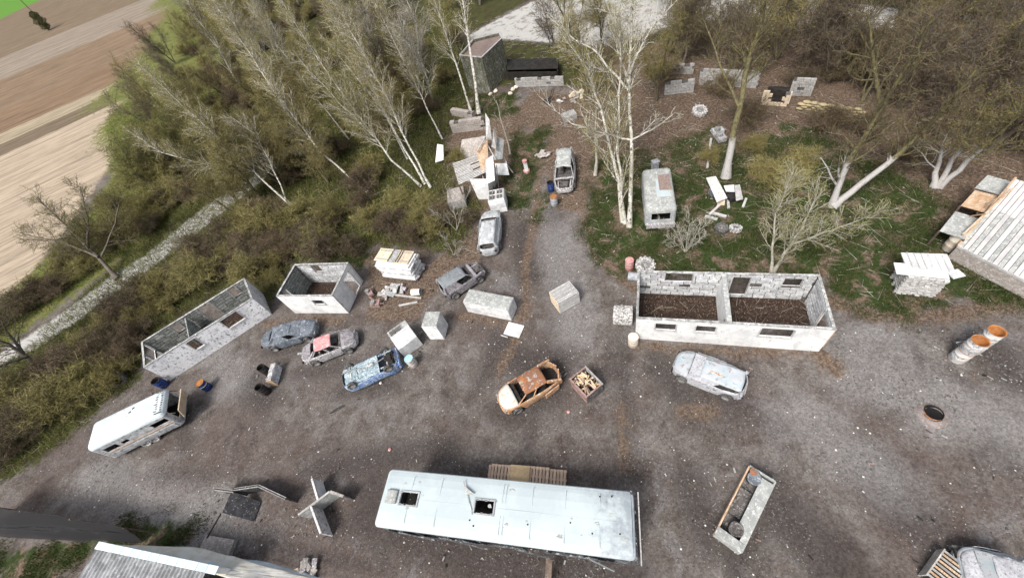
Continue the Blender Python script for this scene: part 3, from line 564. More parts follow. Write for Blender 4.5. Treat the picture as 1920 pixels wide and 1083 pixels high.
def hut(label, q, holes, kinds, outer_mat='white_wall', back_gone=0, parts=(), seed=1):
    """q = x, y, heading, length, width, height; holes per wall F B L R in wall metres."""
    rs = random.Random(seed)
    x, y, a, L, W_, H = q; t = thing('roofless_hut', label, 'hut', (x, y, 0), R(a), 'roofless whitewashed board huts'); T = .10
    for side in 'FBLR':
        hs = holes.get(side, []); ax = 'x' if side in 'FB' else 'y'
        s = -1 if side in 'FL' else 1
        half = (L / 2 if ax == 'x' else W_ / 2 - T); off = s * ((W_ if ax == 'x' else L) / 2 - T / 2)
        b = MB(); mm = [M[outer_mat], M['dark_frame']]
        if ax == 'x':
            b.wall(-half, half, 0, H, T * .45, hs, 0, 'x', off + s * T * .25)
            # dark studs and backing on the inner side
            b.wall(-half + .02, half - .02, 0, H - .03, .02, hs, 1, 'x', off - s * T * .1)
        else:
            yo = -off      # wall() puts ax='y' sheets at x = -off
            b.wall(-half, half, 0, H, T * .45, hs, 0, 'y', -(off + s * T * .25)); b.wall(-half + .02, half - .02, 0, H - .03, .02, hs, 1, 'y', -(off - s * T * .1))
        w = b.build('wall', mm, t)
        if kinds.get(side): boards(w, -half + .1, half - .1, H - .04, hs, ax, off - s * (T * .2 + .02), kinds[side], rs=rs)
        rl = L / 2 if ax == 'x' else W_ / 2 - T - .02; p = -rl
        while p < rl - .05:
            e = min(rl, p + rs.uniform(1.1, 2.3)); e = rl if rl - e < .4 else e; tr = MB(); c_, d_ = (p + e) / 2, e - p - .012; zz = H + .022 + rs.uniform(-.012, .015); oo = off + rs.uniform(-.012, .012)
            tr.box((c_, oo, zz) if ax == 'x' else (oo, c_, zz), (d_, T + .04, .045) if ax == 'x' else (T + .04, d_, .045), rz=rs.uniform(-.006, .006), ry=rs.uniform(-.004, .004)); tr.build('top_rail', M['rail'], t); p = e
        for h in hs:
            if h[2] > .6 and side == 'F':
                f = MB(); zc = (h[2] + h[3]) / 2; oo = off + s * T * .5
                f.box(((h[0] + h[1]) / 2, oo + s * .03, h[2] - .035), (h[1] - h[0] + .16, .12, .05))
                f.box((h[0] - .035, oo + s * .012, zc), (.06, .05, h[3] - h[2])); f.box((h[1] + .035, oo + s * .012, zc), (.06, .05, h[3] - h[2]))
                f.build('window_frame', M['wood_white'], t)
            if side in 'BLR':
                zc = (h[2] + h[3]) / 2
                for e in (h[0] - .03, h[1] + .03):
                    g = MB(); (g.box((e, off, zc), (.05, T + .06, h[3] - h[2] + .1)) if ax == 'x' else g.box((off, e, zc), (T + .06, .05, h[3] - h[2] + .1))); g.build('opening_jamb', M['wood_white'], t)
    for px in parts:      # partition across the hut with a ragged hole
        b = MB(); hw = W_ / 2 - T - .02
        b.wall(-hw, hw, 0, H - .02, .12, [(-hw + .15, -hw + .95, 0, 1.35), (-hw + .3, -hw + .8, 1.3, 1.6)], 0, 'y', -px)
        p = b.build('partition', M['white_wall'], t); c = MB(); c.box((px, 0, H + .005), (.26, 2 * hw, .05)); c.build('top_rail', M['grey_top'], p)
    return t
hutA = hut('longest roofless white hut, split in two rooms, behind the pale blue car', [11.05, 10.8, -27.33, 9.47, 3.47, 2.24],
    {'F': [(-3.66, -2.6, 1.26, 1.86), (-1.55, -.57, 1.3, 1.86), (1.58, 3.06, 1.28, 2.02)], 'B': [(-3.13, -1.62, 1.39, 2.1), (.55, 1.47, .28, 2.05), (3.14, 4.06, 1.29, 2.03)],
     'R': [(-1.5, -.35, 0, 2.0)]}, {'B': 'w', 'R': 'w', 'L': 'w'}, parts=(0.0,), seed=3)
hutB = hut('small square roofless white hut with one room, between the other hut and the stacked boxes', [-13.98, 23.84, -23.64, 4.93, 3.12, 2.27],
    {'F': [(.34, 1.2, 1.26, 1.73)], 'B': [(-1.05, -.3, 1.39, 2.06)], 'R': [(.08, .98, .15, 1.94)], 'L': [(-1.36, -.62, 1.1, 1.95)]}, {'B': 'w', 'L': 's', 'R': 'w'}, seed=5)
hutC = hut('long roofless hut with peeling front wall backing onto the dark hedge', [-23.34, 23.94, 22.13, 8.38, 2.92, 2.19],
    {'F': [(-1.24, -.59, 1.1, 2.02), (1.4, 2.7, 1.11, 2.05)], 'B': [(-2.16, -1.55, 1.24, 2.04), (.1, 1.05, .3, 2.19), (2.6, 3.2, 1.24, 2.12)],
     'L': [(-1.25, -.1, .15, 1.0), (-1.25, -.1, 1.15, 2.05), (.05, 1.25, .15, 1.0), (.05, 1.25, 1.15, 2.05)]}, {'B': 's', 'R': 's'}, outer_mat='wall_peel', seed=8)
_cp = MB(); _cp.wall(-1.25, 1.25, 0, 2.1, .08, [(-1.1, -.2, 0, 1.5)], 0, 'y', .9); _cp.build('partition', M['shade_block'], hutC)
_rust = MB(); _rust.bar((4.76, -1.66, 2.2), (4.76, -1.66, .5), .07, .10, 0); _rust.build('corner_post', M['wood_orange'], hutA)

# ------------------------------------------------------------------ the scrapped bus
def wheel(parent, loc, r=.31, w=.19, rz=0, rx=PI / 2, tm='tyre', rimm='rim', hub=True):
    t = MB(); prof = [(r * .62, -w / 2), (r * .93, -w / 2), (r, -w * .36), (r, w * .36), (r * .93, w / 2), (r * .62, w / 2), (r * .62, -w / 2)]
    t.lathe(prof, n=22)
    e = bpy.data.objects.new('wheel', t.mesh('wheel', M[tm], True)); COL.objects.link(e); e.parent = parent; e.location = loc; e.rotation_euler = (rx, 0, rz)
    d = MB(); d.lathe([(r * .62, w * .40), (r * .52, w * .44), (r * .45, w * .18), (r * .18, w * .26), (.001, w * .28)], n=16); d.lathe([(r * .62, -w * .44), (r * .5, -w * .2), (.001, -w * .1)], n=16)
    for k in range(5): d.box((r * .32 * math.cos(k * 1.257), r * .32 * math.sin(k * 1.257), w * .28), (r * .14, r * .14, w * .08), rz=k * 1.257)
    if hub: d.build('rim', M[rimm], e, True)
    return e
def bus():
    t = thing('scrapped_bus', 'long scrapped bus with a pale white roof and two open hatches', 'bus', (-3.83, 4.39, 0), R(-22.77))
    L, W_, H = 11.6, 2.5, 2.95
    def rnd_rect(l, w, r, n=5):
        pts = []
        for cx, cy, a0 in ((l / 2 - r, w / 2 - r, 0), (-l / 2 + r, w / 2 - r, 90), (-l / 2 + r, -w / 2 + r, 180), (l / 2 - r, -w / 2 + r, 270)):
            for k in range(n + 1):
                a = R(a0 + 90 * k / n); pts.append((cx + r * math.cos(a), cy + r * math.sin(a)))
        return pts
    # roof skin with rounded edges, with two hatch openings
    hat = [(-4.74, -3.90, -.24, .28), (-1.05, -.21, -.26, .29)]
    b = MB(); x0, x1 = -L / 2 + .12, L / 2 - .12; xs_ = sorted([x0, x1] + [h[i] for h in hat for i in (0, 1)] + [x0 + .25, 1, 2.5, 4, x1 - .3]); ys_ = [-1.12, -.95, -.6, -.25, .0, .285, .6, .95, 1.12]
    zf = lambda x, y: H - .10 * abs(y / 1.12) ** 3.5 + .012 * mnoise.noise(Vector((x * 1.3, y * 1.5, 0)))
    for i in range(len(xs_) - 1):
        for j in range(len(ys_) - 1):
            xm, ym = (xs_[i] + xs_[i + 1]) / 2, (ys_[j] + ys_[j + 1]) / 2
            if any(h[0] < xm < h[1] and -.25 < ym < .285 for h in hat): continue
            q = [(xs_[a], ys_[c], zf(xs_[a], ys_[c])) for a, c in ((i, j), (i + 1, j), (i + 1, j + 1), (i, j + 1))]; b.add(q, [(0, 1, 2, 3)])
            b.add([(p[0], p[1], p[2] - .05) for p in q], [(3, 2, 1, 0)])
    # rounded shoulder all round
    inner = rnd_rect(L - .24, W_ - .26, .12); mid = rnd_rect(L - .06, W_ - .08, .2); out = rnd_rect(L, W_, .22)
    n = len(inner); rings = [[(x, y, H - .095) for x, y in inner], [(x, y, H - .12) for x, y in mid], [(x, y, H - .17) for x, y in out], [(x, y, H - .20) for x, y in out]]
    b.add(sum(rings, []), [(k * n + (i + 1) % n, k * n + i, (k + 1) * n + i, (k + 1) * n + (i + 1) % n) for k in range(3) for i in range(n)])
    roof = b.build('roof', M['bus_roof'], t, smooth=False)
    for h in hat:
        f = MB(); z = H + .02
        for c, d in ((((h[0] + h[1]) / 2, -.27), (h[1] - h[0] + .16, .07)), (((h[0] + h[1]) / 2, .31), (h[1] - h[0] + .16, .07)), ((h[0] - .045, .02), (.07, .5)), ((h[1] + .045, .02), (.07, .5))):
            f.box((c[0], c[1], z), (d[0], d[1], .06))
        for _ in range(6): f.box((random.uniform(h[0], h[1]), random.choice((-.235, .275)), z + .01), (.09, .05, .04))
        f.build('hatch_frame', M['white_car'], roof)
    v = MB(); v.box((-5.2, .02, H + .07), (.52, .58, .14)); v.box((-4.95, .02, H + .03), (.07, .56, .2)); v.build('roof_vent', M['grey_top'], roof, bevel=.05)
    s = MB(); s.box((2.8, .02, H + .004), (5.6, .02, .012)); s.box((-2.5, .02, H + .004), (2.4, .02, .012)); s.build('roof_seam', M['bus_roof'], roof)
    for k in range(7):
        x = -4.3 + 1.45 * k + (.25 if k in (2, 3) else 0)
        if -1.25 < x < 0: x = .15
        s = MB(); s.box((x, .62, H + .003), (.022, .75, .012)); s.box((x, -.62, H + .003), (.022, .75, .012))
        for j in range(7): s.cyl((x + .05, -1.0 + j * .33, H - .02), .012, .03, 6)
        s.build('panel_seam', M['bus_roof'], roof)
    for k in range(16):
        s = MB(); x, y = random.uniform(-5.2, 5.5), random.uniform(-.9, .9); s.lathe([(.001, 0), (random.uniform(.03, .09), .006), (.001, .012)], c=(0, 0, 0), n=7); s.v = [(a_ * random.choice((1, 2.2)) + x, b_ + y, z_ + zf(x, y) + .002) for a_, b_, z_ in s.v]; s.build('roof_dirt', M['grey_top'], roof)
    for k, (px, py) in enumerate(((4.4, .9), (4.9, .95), (3.2, -.2), (4.1, -.5), (-1.0, -.75), (-1.2, -.55), (5.2, -.4), (1.4, -.45))):
        r_ = MB(); r_.cyl((px, py, H - .03), .035, .04, 8); r_.build('rivet_hole', M['black'], roof)
    # sides with window band
    wins = [(-5.3 + 1.5 * k, -4.0 + 1.5 * k, 1.35, 2.3) for k in range(7)]
    for s_ in (-1, 1):
        w = MB(); hs = [h for i, h in enumerate(wins) if i not in ((2, 5) if s_ > 0 else (4,))]
        if s_ < 0: hs.append((1.0, 1.9, .35, 2.3))
        w.wall(-L / 2 + .22, L / 2 - .22, .35, H - .19, .05, hs, 0, 'x', s_ * (W_ / 2 - .03)); sd = w.build('side_panel', M['bus_side'], t)
        for h in hs[:6]:
            fr = MB(); fr.box(((h[0] + h[1]) / 2, s_ * (W_ / 2 + .005), h[2]), (h[1] - h[0] + .1, .06, .06)); fr.box((h[0], s_ * (W_ / 2 + .005), 1.8), (.05, .05, 1.0)); fr.build('window_frame', M['bus_side'], sd)
        for xw in (-3.4, 3.6): wheel(t, (xw, s_ * (W_ / 2 - .16), .48), .48, .28, rx=PI / 2 * -s_)
    for sx in (-1, 1):
        e = MB(); e.wall(-W_ / 2 + .2, W_ / 2 - .2, .35, H - .19, .05, [(-.95, .95, 1.3, 2.35)], 0, 'y', -sx * (L / 2 - .03)); e.build('end_panel', M['bus_side'], t)
    fl = MB(); fl.box((0, 0, .5), (L - .3, W_ - .2, .12)); fl.build('floor', M['black'], t)
    for k in range(8):
        st = MB(); st.box((-4.4 + 1.2 * k, -.75, .8), (.5, .85, .12)); st.box((-4.65 + 1.2 * k, -.75, 1.1), (.1, .85, .6)); st.build('seat', M['black'], t)
    bp = MB(); bp.box((L / 2 + .06, 0, .5), (.16, W_ - .1, .3)); bp.build('bumper', M['bus_side'], t)
    for k in range(13):   # torn fringe of the burnt end of the roof
        g = random.uniform(.05, .13); y = -1.1 + k * .185
        fr = MB(); fr.slab([(L / 2 - .13, y, H - .09), (L / 2 + g - .05, y + .03, H - .2), (L / 2 + g - .05, y + .12, H - .21), (L / 2 - .13, y + .15, H - .09)], .01); fr.build('torn_strip', M['bus_side'], t)
    for (a_, b_, c_) in (((-2.6, -1.3, 2.0), (-.6, -1.46, 1.5), .5), ((.4, -1.3, 2.15), (2.3, -1.5, 1.95), .4), ((3.9, -1.32, 1.9), (4.9, -1.62, 1.7), .55), ((-5.0, -1.28, 1.6), (-3.2, -1.38, 1.4), .4)):
        fp = MB(); fp.bar(a_, b_, .04, c_, 0); fp.build('hanging_panel', M['silver_car'] if a_[0] > 3 else M['bus_side'], t)
    return t
bus()
fl = thing('roof_pennant', 'thin folded pennant on a stick lying across the bus roof beside the middle hatch', 'pennant', (-3.83, 4.39, 2.98), R(-22.77))
b = MB(); b.bar((-1.78, .98, .05), (-1.10, -.33, .03), .035, .03); b.build('stick', M['rail'], fl)
b = MB(); b.slab([(-1.72, .80, .06), (-1.15, .48, .10), (-1.25, .43, .07), (-1.58, .45, .05)], .012); b.build('cloth', M['grey_top'], fl)
o = MB(); o.bar((2.20, 3.27, 2.50), (1.17, 0.82, 2.50), .05, .06); tag(o.build('timber_lath', M['wood_white']), 'long pale timber lath leaning upright along the right end of the bus', 'lath')
o = MB(); o.bar((-3.03, 1.15, 0.05), (-2.35, 2.16, 1.70), .28, .05); tag(o.build('gangplank', M['dark_wood']), 'narrow wet plank leaning up to the lower side of the bus', 'plank')

# ------------------------------------------------------------------ pallets
def pallet_mesh_parts(parent, L=1.2, W_=.8, n=7, mat='wood_fresh', gapj=.0):
    """Deck slats, stringers and blocks, each slat its own part."""
    bw = W_ / n * .72
    for i in range(n):
        s = MB(); y = -W_ / 2 + W_ / n * (i + .5); s.box((0, y, .13), (L, bw, .022)); s.build('slat', M[mat], parent)
    for x in (-L / 2 + .06, 0, L / 2 - .06):
        s = MB(); s.box((x, 0, .108), (.10, W_, .022)); s.box((x, 0, .012), (.10, W_, .022))
        for y in (-W_ / 2 + .06, 0, W_ / 2 - .06): s.box((x, y, .06), (.1, .1, .075))
        s.build('stringer', M[mat], parent)
def pallet(label, loc, rz, mat='wood_fresh', L=1.2, W_=.8, n=7, rx=0, ry=0, group=None):
    t = thing('pallet', label, 'pallet', loc, rz, group, rx, ry); pallet_mesh_parts(t, L, W_, n, mat); return t
pa, pb = (-4.78, 6.39, 0.50), (-0.64, 4.87, 0.50)
def pal_at(px, lab, z, k, dy=0):
    pallet(lab, (px[0] + dy * .39, px[1] + dy * .92, z), R(-22.77 + 90), n=6, L=.95, W_=1.05, group='fresh pallets stacked behind the bus')
pal_at((-3.79, 6.48, 0.50), 'left fresh pallet of the stacks behind the bus', .35, 0)
pal_at((-1.91, 5.73, 0.50), 'middle fresh pallet behind the bus, right of the chipboard', .38, 0)
pal_at((-1.11, 5.36, 0.50), 'right fresh pallet of the stacks behind the bus', .25, 0)
for q, l in (((-4.01, 6.56, 0.00), 'left'), ((-2.03, 5.78, 0.00), 'middle'), ((-1.22, 5.40, 0.00), 'right')):
    for z in (0.0, .16):
        if z and l == 'right': continue
        pallet(('bottom' if z == 0 else 'second') + ' pallet at the %s of the stacks behind the bus' % l, (q[0], q[1], z), R(-22.77 + 90 + random.uniform(-3, 3)), n=6, L=.95, W_=1.0, group='fresh pallets stacked behind the bus')
ob = MB(); ob.box((0, 0, 0), (1.02, .9, .03)); o = ob.build('chipboard_sheet', M['osb']); p = (-2.81, 6.10, 0.62); o.location = p; o.rotation_euler = (0, 0, R(-22.77)); tag(o, 'square of yellow chipboard lying on the pallets behind the bus', 'board')
pallet('pallet under the yellow chipboard behind the bus', (p[0], p[1], .42), R(-22.77 + 90), n=6, L=.9, W_=1.0, group='fresh pallets stacked behind the bus')

# ------------------------------------------------------------------ building at the bottom left edge: corrugated roof behind a coping wall
def bl_building():
    A, B = (-24.94, 9.24, 2.60), (-15.78, 5.21, 2.60)
    (cx, cy), a, Ld = between(A, B)
    t = thing('corrugated_shed', 'shed with grey corrugated roof behind a pale blue coping at the bottom left corner', 'shed', (A[0], A[1], 0), a)
    # along +x runs the coping; roof on the -y side (towards the viewer)
    k = MB(); N = 44; w = .25
    def wave(x): return .05 * math.sin(x / w * 2 * PI)
    steps = 260; LL = 7.4
    vs, fs = [], []
    for i in range(steps + 1):
        x = -.15 + LL * i / steps
        for y, z in ((-.18, 2.42), (-2.2, 2.36), (-4.6, 2.28)): vs.append((x, y, z + wave(x)))
    for i in range(steps):
        for j in range(2): fs.append((i * 3 + j, i * 3 + j + 1, (i + 1) * 3 + j + 1, (i + 1) * 3 + j))
    k.add(vs, fs); k.build('corrugated_roof', M['corrugated'], t, smooth=True)
    for i in range(13):
        c = MB(); c.box((i * .62 + .31, .02, 2.62), (.605, .34, .05)); c.build('coping_tile', M['cap_tile'], t, bevel=.01)
    wl = MB(); wl.box((4.0, .02, 1.3), (8.0, .22, 2.58)); wl.build('front_wall', M['white_wall'], t)
    w2 = MB(); w2.box((.0, -2.3, 1.15), (.2, 4.4, 2.3)); w2.build('side_wall', M['concrete'], t)
    for (x, y) in ((3.0, -1.1), (1.6, -2.2)):
        d = MB(); d.box((x, y, 2.45), (.35, .16, .04), rz=.5); d.build('roof_patch', M['black'], t)
    return t
bl_building()
# pale sheets sagging along the wall foot
def cloth(name, quad, label, cat, mat, sag=.12, n=24, seed=0):
    q = [Vector(p) for p in quad]
    def f(u, v):
        p = (q[0] * (1 - u) + q[1] * u) * (1 - v) + (q[3] * (1 - u) + q[2] * u) * v
        w = mnoise.noise(Vector((p.x * 1.6 + seed, p.y * 1.6, 0))) * .10 + mnoise.noise(Vector((p.x * 5 + seed, p.y * 5, 0))) * .035
        return (p.x + w * .4, p.y + w * .4, p.z + w - sag * 4 * u * (1 - u) * v)
    b = MB(); b.grid(f, n, n // 2); o = b.build(name, mat, smooth=True); m = o.modifiers.new('t', 'SOLIDIFY'); m.thickness = .012; return tag(o, label, cat)
cloth('tarpaulin', [(-25.00, 9.39, 2.00), (-16.21, 5.10, 2.00), (-9.95, 2.86, 1.50), (-19.90, 7.78, 1.50)], 'cream tarpaulin sagging from the shed coping to the ground', 'tarpaulin', M['tarp'])
cloth('plastic_sheet', [(-20.10, 7.53, 0.75), (-17.17, 5.91, 0.90), (-12.60, 4.17, 0.40), (-17.11, 6.45, 0.30)], 'pale plastic sheet lying over rubble beside the tarpaulin', 'sheet', M['cap_tile'], .05, seed=4)
# black shade net over the fence at the left edge
def net():
    m, nt, bs = new_mat('black_shade_net'); bs.inputs['Base Color'].default_value = (.012, .012, .014, 1); bs.inputs['Roughness'].default_value = .8; bs.inputs['Alpha'].default_value = .88
    A, B, Cn, D = [Vector(p) for p in ((-35.72, 14.73, 2.20), (-24.30, 9.94, 1.90), (-24.92, 9.68, 0.15), (-37.27, 13.62, 0.50))]; o = Vector((B.x, B.y, 0))
    t = thing('shade_net_fence', 'black shade net stretched slanting over cords at the lower left edge', 'net', o)
    def f(u, v):
        p = (A * (1 - u) + B * u) * (1 - v) + (D * (1 - u) + Cn * u) * v - o
        w = .16 * math.sin(v * 9 + u * 3) + .22 * mnoise.noise(Vector((u * 6, v * 7, 0))) + .06 * mnoise.noise(Vector((u * 30, v * 16, 0))); return (p.x + w * .3, p.y + w * .3, p.z + w - .5 * u * (1 - u) * (1 - v))
    b = MB(); b.grid(f, 60, 16); b.build('net', m, t, smooth=True)
    for k in range(4):
        q = A.lerp(B, k / 3.05) - o; p = MB(); p.tube([(q.x, q.y, 0), (q.x, q.y, q.z)], .05, 8); p.build('post', M['dark_wood'], t)
    c = MB(); c.tube([Vector(f(u / 20, 0)) + Vector((0, 0, .02)) for u in range(21)], .018, 5); c.build('cord', M['black'], t)
net()

# ------------------------------------------------------------------ shed with boarded roof at the right edge
def right_shed():
    q = [(24.35, 9.66, 0.95), (25.19, 5.82, 0.90), (29.97, 8.00, 2.30), (28.86, 11.68, 2.40)]
    t = thing('boarded_shed', 'big shed with dirty white striped roof boards cut by the right edge', 'shed', (q[0][0], q[0][1], 0))
    o = Vector((q[0][0], q[0][1], 0)); Q = [Vector(p) - o for p in q]
    n = 17; P_ = lambda u, v: (Q[0] * (1 - u) + Q[1] * u) * (1 - v) + (Q[3] * (1 - u) + Q[2] * u) * v
    for i in range(n):
        for v0, v1 in ((0, .56), (.565, 1)):
            if i > 11 and v0 == 0: continue
            u0, u1 = i / n, (i + 1) / n; g = .003; lift = Vector((0, 0, random.uniform(0, .035) + (.02 if i % 2 else 0)))
            b = MB(); b.slab([P_(u0 + g, v0) + lift, P_(u1 - g, v0) + lift, P_(u1 - g, v1) + lift, P_(u0 + g, v1) + lift], .03)
            b.build('roof_board', M['rooffelt'] if (i % 2 or v0) else M['grey_top'], t)
    for u0, u1 in ((12 / n, .86), (.864, 1.0)):
        b = MB(); b.slab([P_(u0 + .003, 0), P_(u1, 0), P_(u1, .56), P_(u0 + .003, .56)], .04); b.build('roof_panel', M['rooffelt'], t)
    w = MB()
    for i in range(4):
        a, c = Q[i], Q[(i + 1) % 4]; off = Vector((0, 0, -.08))
        w.slab([Vector((a.x, a.y, 0)), Vector((c.x, c.y, 0)), c + off, a + off], .1)
    w.build('wall', M['stone'], t)
    fe = MB(); fe.bar(Q[0] + Vector((0, 0, .02)), Q[1] + Vector((0, 0, .02)), .06, .14); fe.build('fascia', M['wood_white'], t)
    fe = MB(); fe.bar(Q[0] + Vector((0, 0, .05)), Q[3] + Vector((0, 0, .05)), .10, .16); fe.build('fascia', M['wood_orange'], t)
    # porch panels on the left flank
    o3 = lambda x, y, z: Vector((-255.94, 397.50, 0.00)) * 0 + Vector((x, y, z)) - o
    for quad, mt, lab in (([(24.29, 10.82, 1.20), (24.65, 9.78, 1.30), (26.47, 10.62, 1.30), (26.09, 11.65, 1.20)], 'grey_top', 'grey weathered porch panel'),
                          ([(26.30, 11.73, 1.50), (26.69, 10.73, 1.60), (28.08, 11.35, 1.70), (27.72, 12.33, 1.60)], 'wood_orange', 'tan porch panel'),
                          ([(27.86, 12.47, 1.60), (28.15, 11.33, 1.80), (29.41, 11.83, 1.80), (29.10, 12.95, 1.70)], 'grey_top', 'dark grey porch panel with stains')):
        b = MB(); b.slab([Vector(p) - o for p in quad], .05); pp = b.build('porch_panel', M[mt], t); pp['label'] = lab
        for p in quad:
            s = MB(); pv = Vector(p) - o; s.bar((pv.x, pv.y, 0), pv - Vector((0, 0, .04)), .08, .08); s.build('post', M['dark_wood'], pp)
    for a, c in (((24.71, 10.01, 1.40), (28.20, 11.17, 2.40)), ((26.26, 10.98, 1.30), (26.15, 10.44, 2.00)), ((26.80, 11.05, 1.20), (27.04, 10.95, 2.30))):
        b = MB(); b.bar(Vector(a) - o, Vector(c) - o, .09, .07); b.build('strut', M['wood_orange'], t)
right_shed()

# ------------------------------------------------------------------ tower and walls at the back
def block_wall(name, label, A, B, H, th=.25, mat='concrete', bl=.5, bh=.25, gaps=(), group=None, cat='wall', skip=.04, seed=1):
    rs = random.Random(seed); (cx, cy), a, L = between(A, B); t = thing(name, label, cat, (cx, cy, 0), a, group)
    me = unit_mesh('block', M[mat]); rows = max(1, int(H / bh)); n = 0
    core = MB(); core.wall(-L / 2 + .05, L / 2 - .05, 0, rows * bh - .05, th * .6, [g for g in gaps], 0); core.build('mortar_core', M['dark_frame'] if mat != 'sand_stone' else M['sand_stone'], t)
    for r in range(rows):
        x = -L / 2 - (r % 2) * bl / 2
        while x < L / 2:
            xa, xb = max(x, -L / 2), min(x + bl, L / 2); xc = (xa + xb) / 2; zc = bh * (r + .5); x += bl
            if xb - xa < .12 or any(g[0] < xc < g[1] and g[2] < zc < g[3] for g in gaps) or (r == rows - 1 and rs.random() < .25) or rs.random() < skip: continue
            link_mesh('block', me, t, (xc, rs.uniform(-.015, .015), zc), scale=(xb - xa - .025, th * rs.uniform(.92, 1.05), bh - .025), rz=rs.uniform(-.02, .02))
    return t
def tower():
    q = [(3.24, 49.77, 3.90), (5.30, 47.26, 3.90), (8.44, 50.34, 3.90), (8.55, 52.06, 3.90), (5.54, 52.82, 3.90)]; H = 3.9
    o = Vector((q[1][0], q[1][1], 0)); t = thing('watch_tower', 'mossy concrete bunker tower with a white rim, at the edge of the pale road', 'tower', o)
    Q = [Vector((p[0], p[1], 0)) - o for p in q]; n = len(Q)
    for i in range(n):
        a_, c_ = Q[i], Q[(i + 1) % n]; b = MB(); up = Vector((0, 0, H))
        b.slab([a_, c_, c_ + up, a_ + up], .12); b.build('wall', M['mossy'], t)
        r_ = MB(); r_.bar(a_ + Vector((0, 0, H + .03)), c_ + Vector((0, 0, H + .03)), .12, .08); r_.build('rim', M['wood_white'], t)
        d = c_ - a_; m_ = max(1, int(d.length / .3)); nrm = Vector((d.y, -d.x, 0)).normalized()
        for k in range(1, m_): p = a_ + d * k / m_ + nrm * .02; s_ = MB(); s_.bar(p, p + Vector((0, 0, H - .1)), .03, .06); s_.build('joint_batten', M['mossy'], t)
    f = MB(); f.prism([(p.x * .97, p.y * .97) for p in Q], H - .35, H - .25); f.build('roof_floor', M['leafpile'], t)
tower()
block_wall('retaining_wall', 'low block wall in front of the dark trench behind the driveway', (8.23, 46.41), (12.90, 43.08), 1.0, gaps=(), seed=4)
tr = MB(); c = (11.99, 51.81, 0.00)
tq = [(8.52, 51.39, 0.00), (13.65, 46.98, 0.00), (12.72, 44.69, 0.00), (7.98, 48.60, 0.00)]
dt = thing('trench_shelter', 'black covered trench shelter below the low wall beyond the driveway', 'shelter', (tq[0][0], tq[0][1], 0)); oo = Vector(dt.location)
b = MB(); b.slab([Vector(p) - oo + Vector((0, 0, 1.0)) for p in ((8.48, 51.77, 0.00), (13.92, 47.39, 0.00), (12.98, 45.07, 0.00), (8.05, 48.86, 0.00))], .06); b.build('roof_sheet', M['black'], dt)
b = MB()
for i in range(4): a_, c_ = Vector(tq[i]) - oo, Vector(tq[(i + 1) % 4]) - oo; b.slab([a_, c_, c_ + Vector((0, 0, .95)), a_ + Vector((0, 0, .95))], .08)
b.build('wall', M['black'], dt)
block_wall('ruined_wall', 'ruined pale block wall with a broken top at the edge of the dark scrub', (20.24, 34.89), (22.61, 33.75), 1.4, seed=11, group='ruined block walls under the far trees')
block_wall('ruined_wall', 'mossy block wall left of the black window opening', (23.66, 34.63), (27.18, 30.94), 1.7, seed=12, group='ruined block walls under the far trees')
block_wall('window_wall', 'stub of pale wall framing one black square opening', (25.82, 28.57), (27.36, 27.10), 1.4, gaps=[(-.55, .6, .15, 1.2)], mat='cream', seed=13)
b = MB(); (wx, wy), wa, wl = between((25.82, 28.57), (27.36, 27.10)); b.box((0, .55, .6), (1.6, .6, 1.2)); o = b.build('opening_shade_box', M['black']); o.location = (wx, wy, 0); o.rotation_euler = (0, 0, wa); tag(o, 'black box painted as the shade inside the framed opening', 'box')  # solid black box paints the dark behind the window hole
block_wall('far_block_wall', 'grey slab wall right of the black window opening', (28.40, 28.52), (29.60, 27.37), 1.5, seed=15)
def bags(label, A, B, H, seed):
    rs = random.Random(seed); (cx, cy), a, L = between(A, B); t = thing('sandbag_wall', label, 'sandbags', (cx, cy, 0), a, 'sandbag walls in the dark scrub')
    m = MB(); m.lathe([(.001, -.5), (.30, -.42), (.46, -.2), (.5, 0), (.46, .2), (.30, .42), (.001, .5)], n=8); me = m.mesh('sandbag', M['sand_stone'], True)
    for r in range(int(H / .2)):
        x = -L / 2 + (r % 2) * .3
        while x < L / 2:
            link_mesh('sandbag', me, t, (x, rs.uniform(-.06, .06), .1 + r * .19), scale=(.24, .38, .62), rot=(0, PI / 2, rs.uniform(-.15, .15))); x += .58
bags('long yellowish sandbag wall in front of the black scrub', (27.75, 26.21), (30.27, 22.76), .8, 1)
bags('short sandbag wall under the slanting olive tree', (33.13, 20.19), (35.05, 18.02), .6, 2)
block_wall('far_block_wall', 'pale grey wall between the far birch trunks, left of the mossy wall', (21.77, 38.58), (24.31, 36.70), 1.2, seed=17)

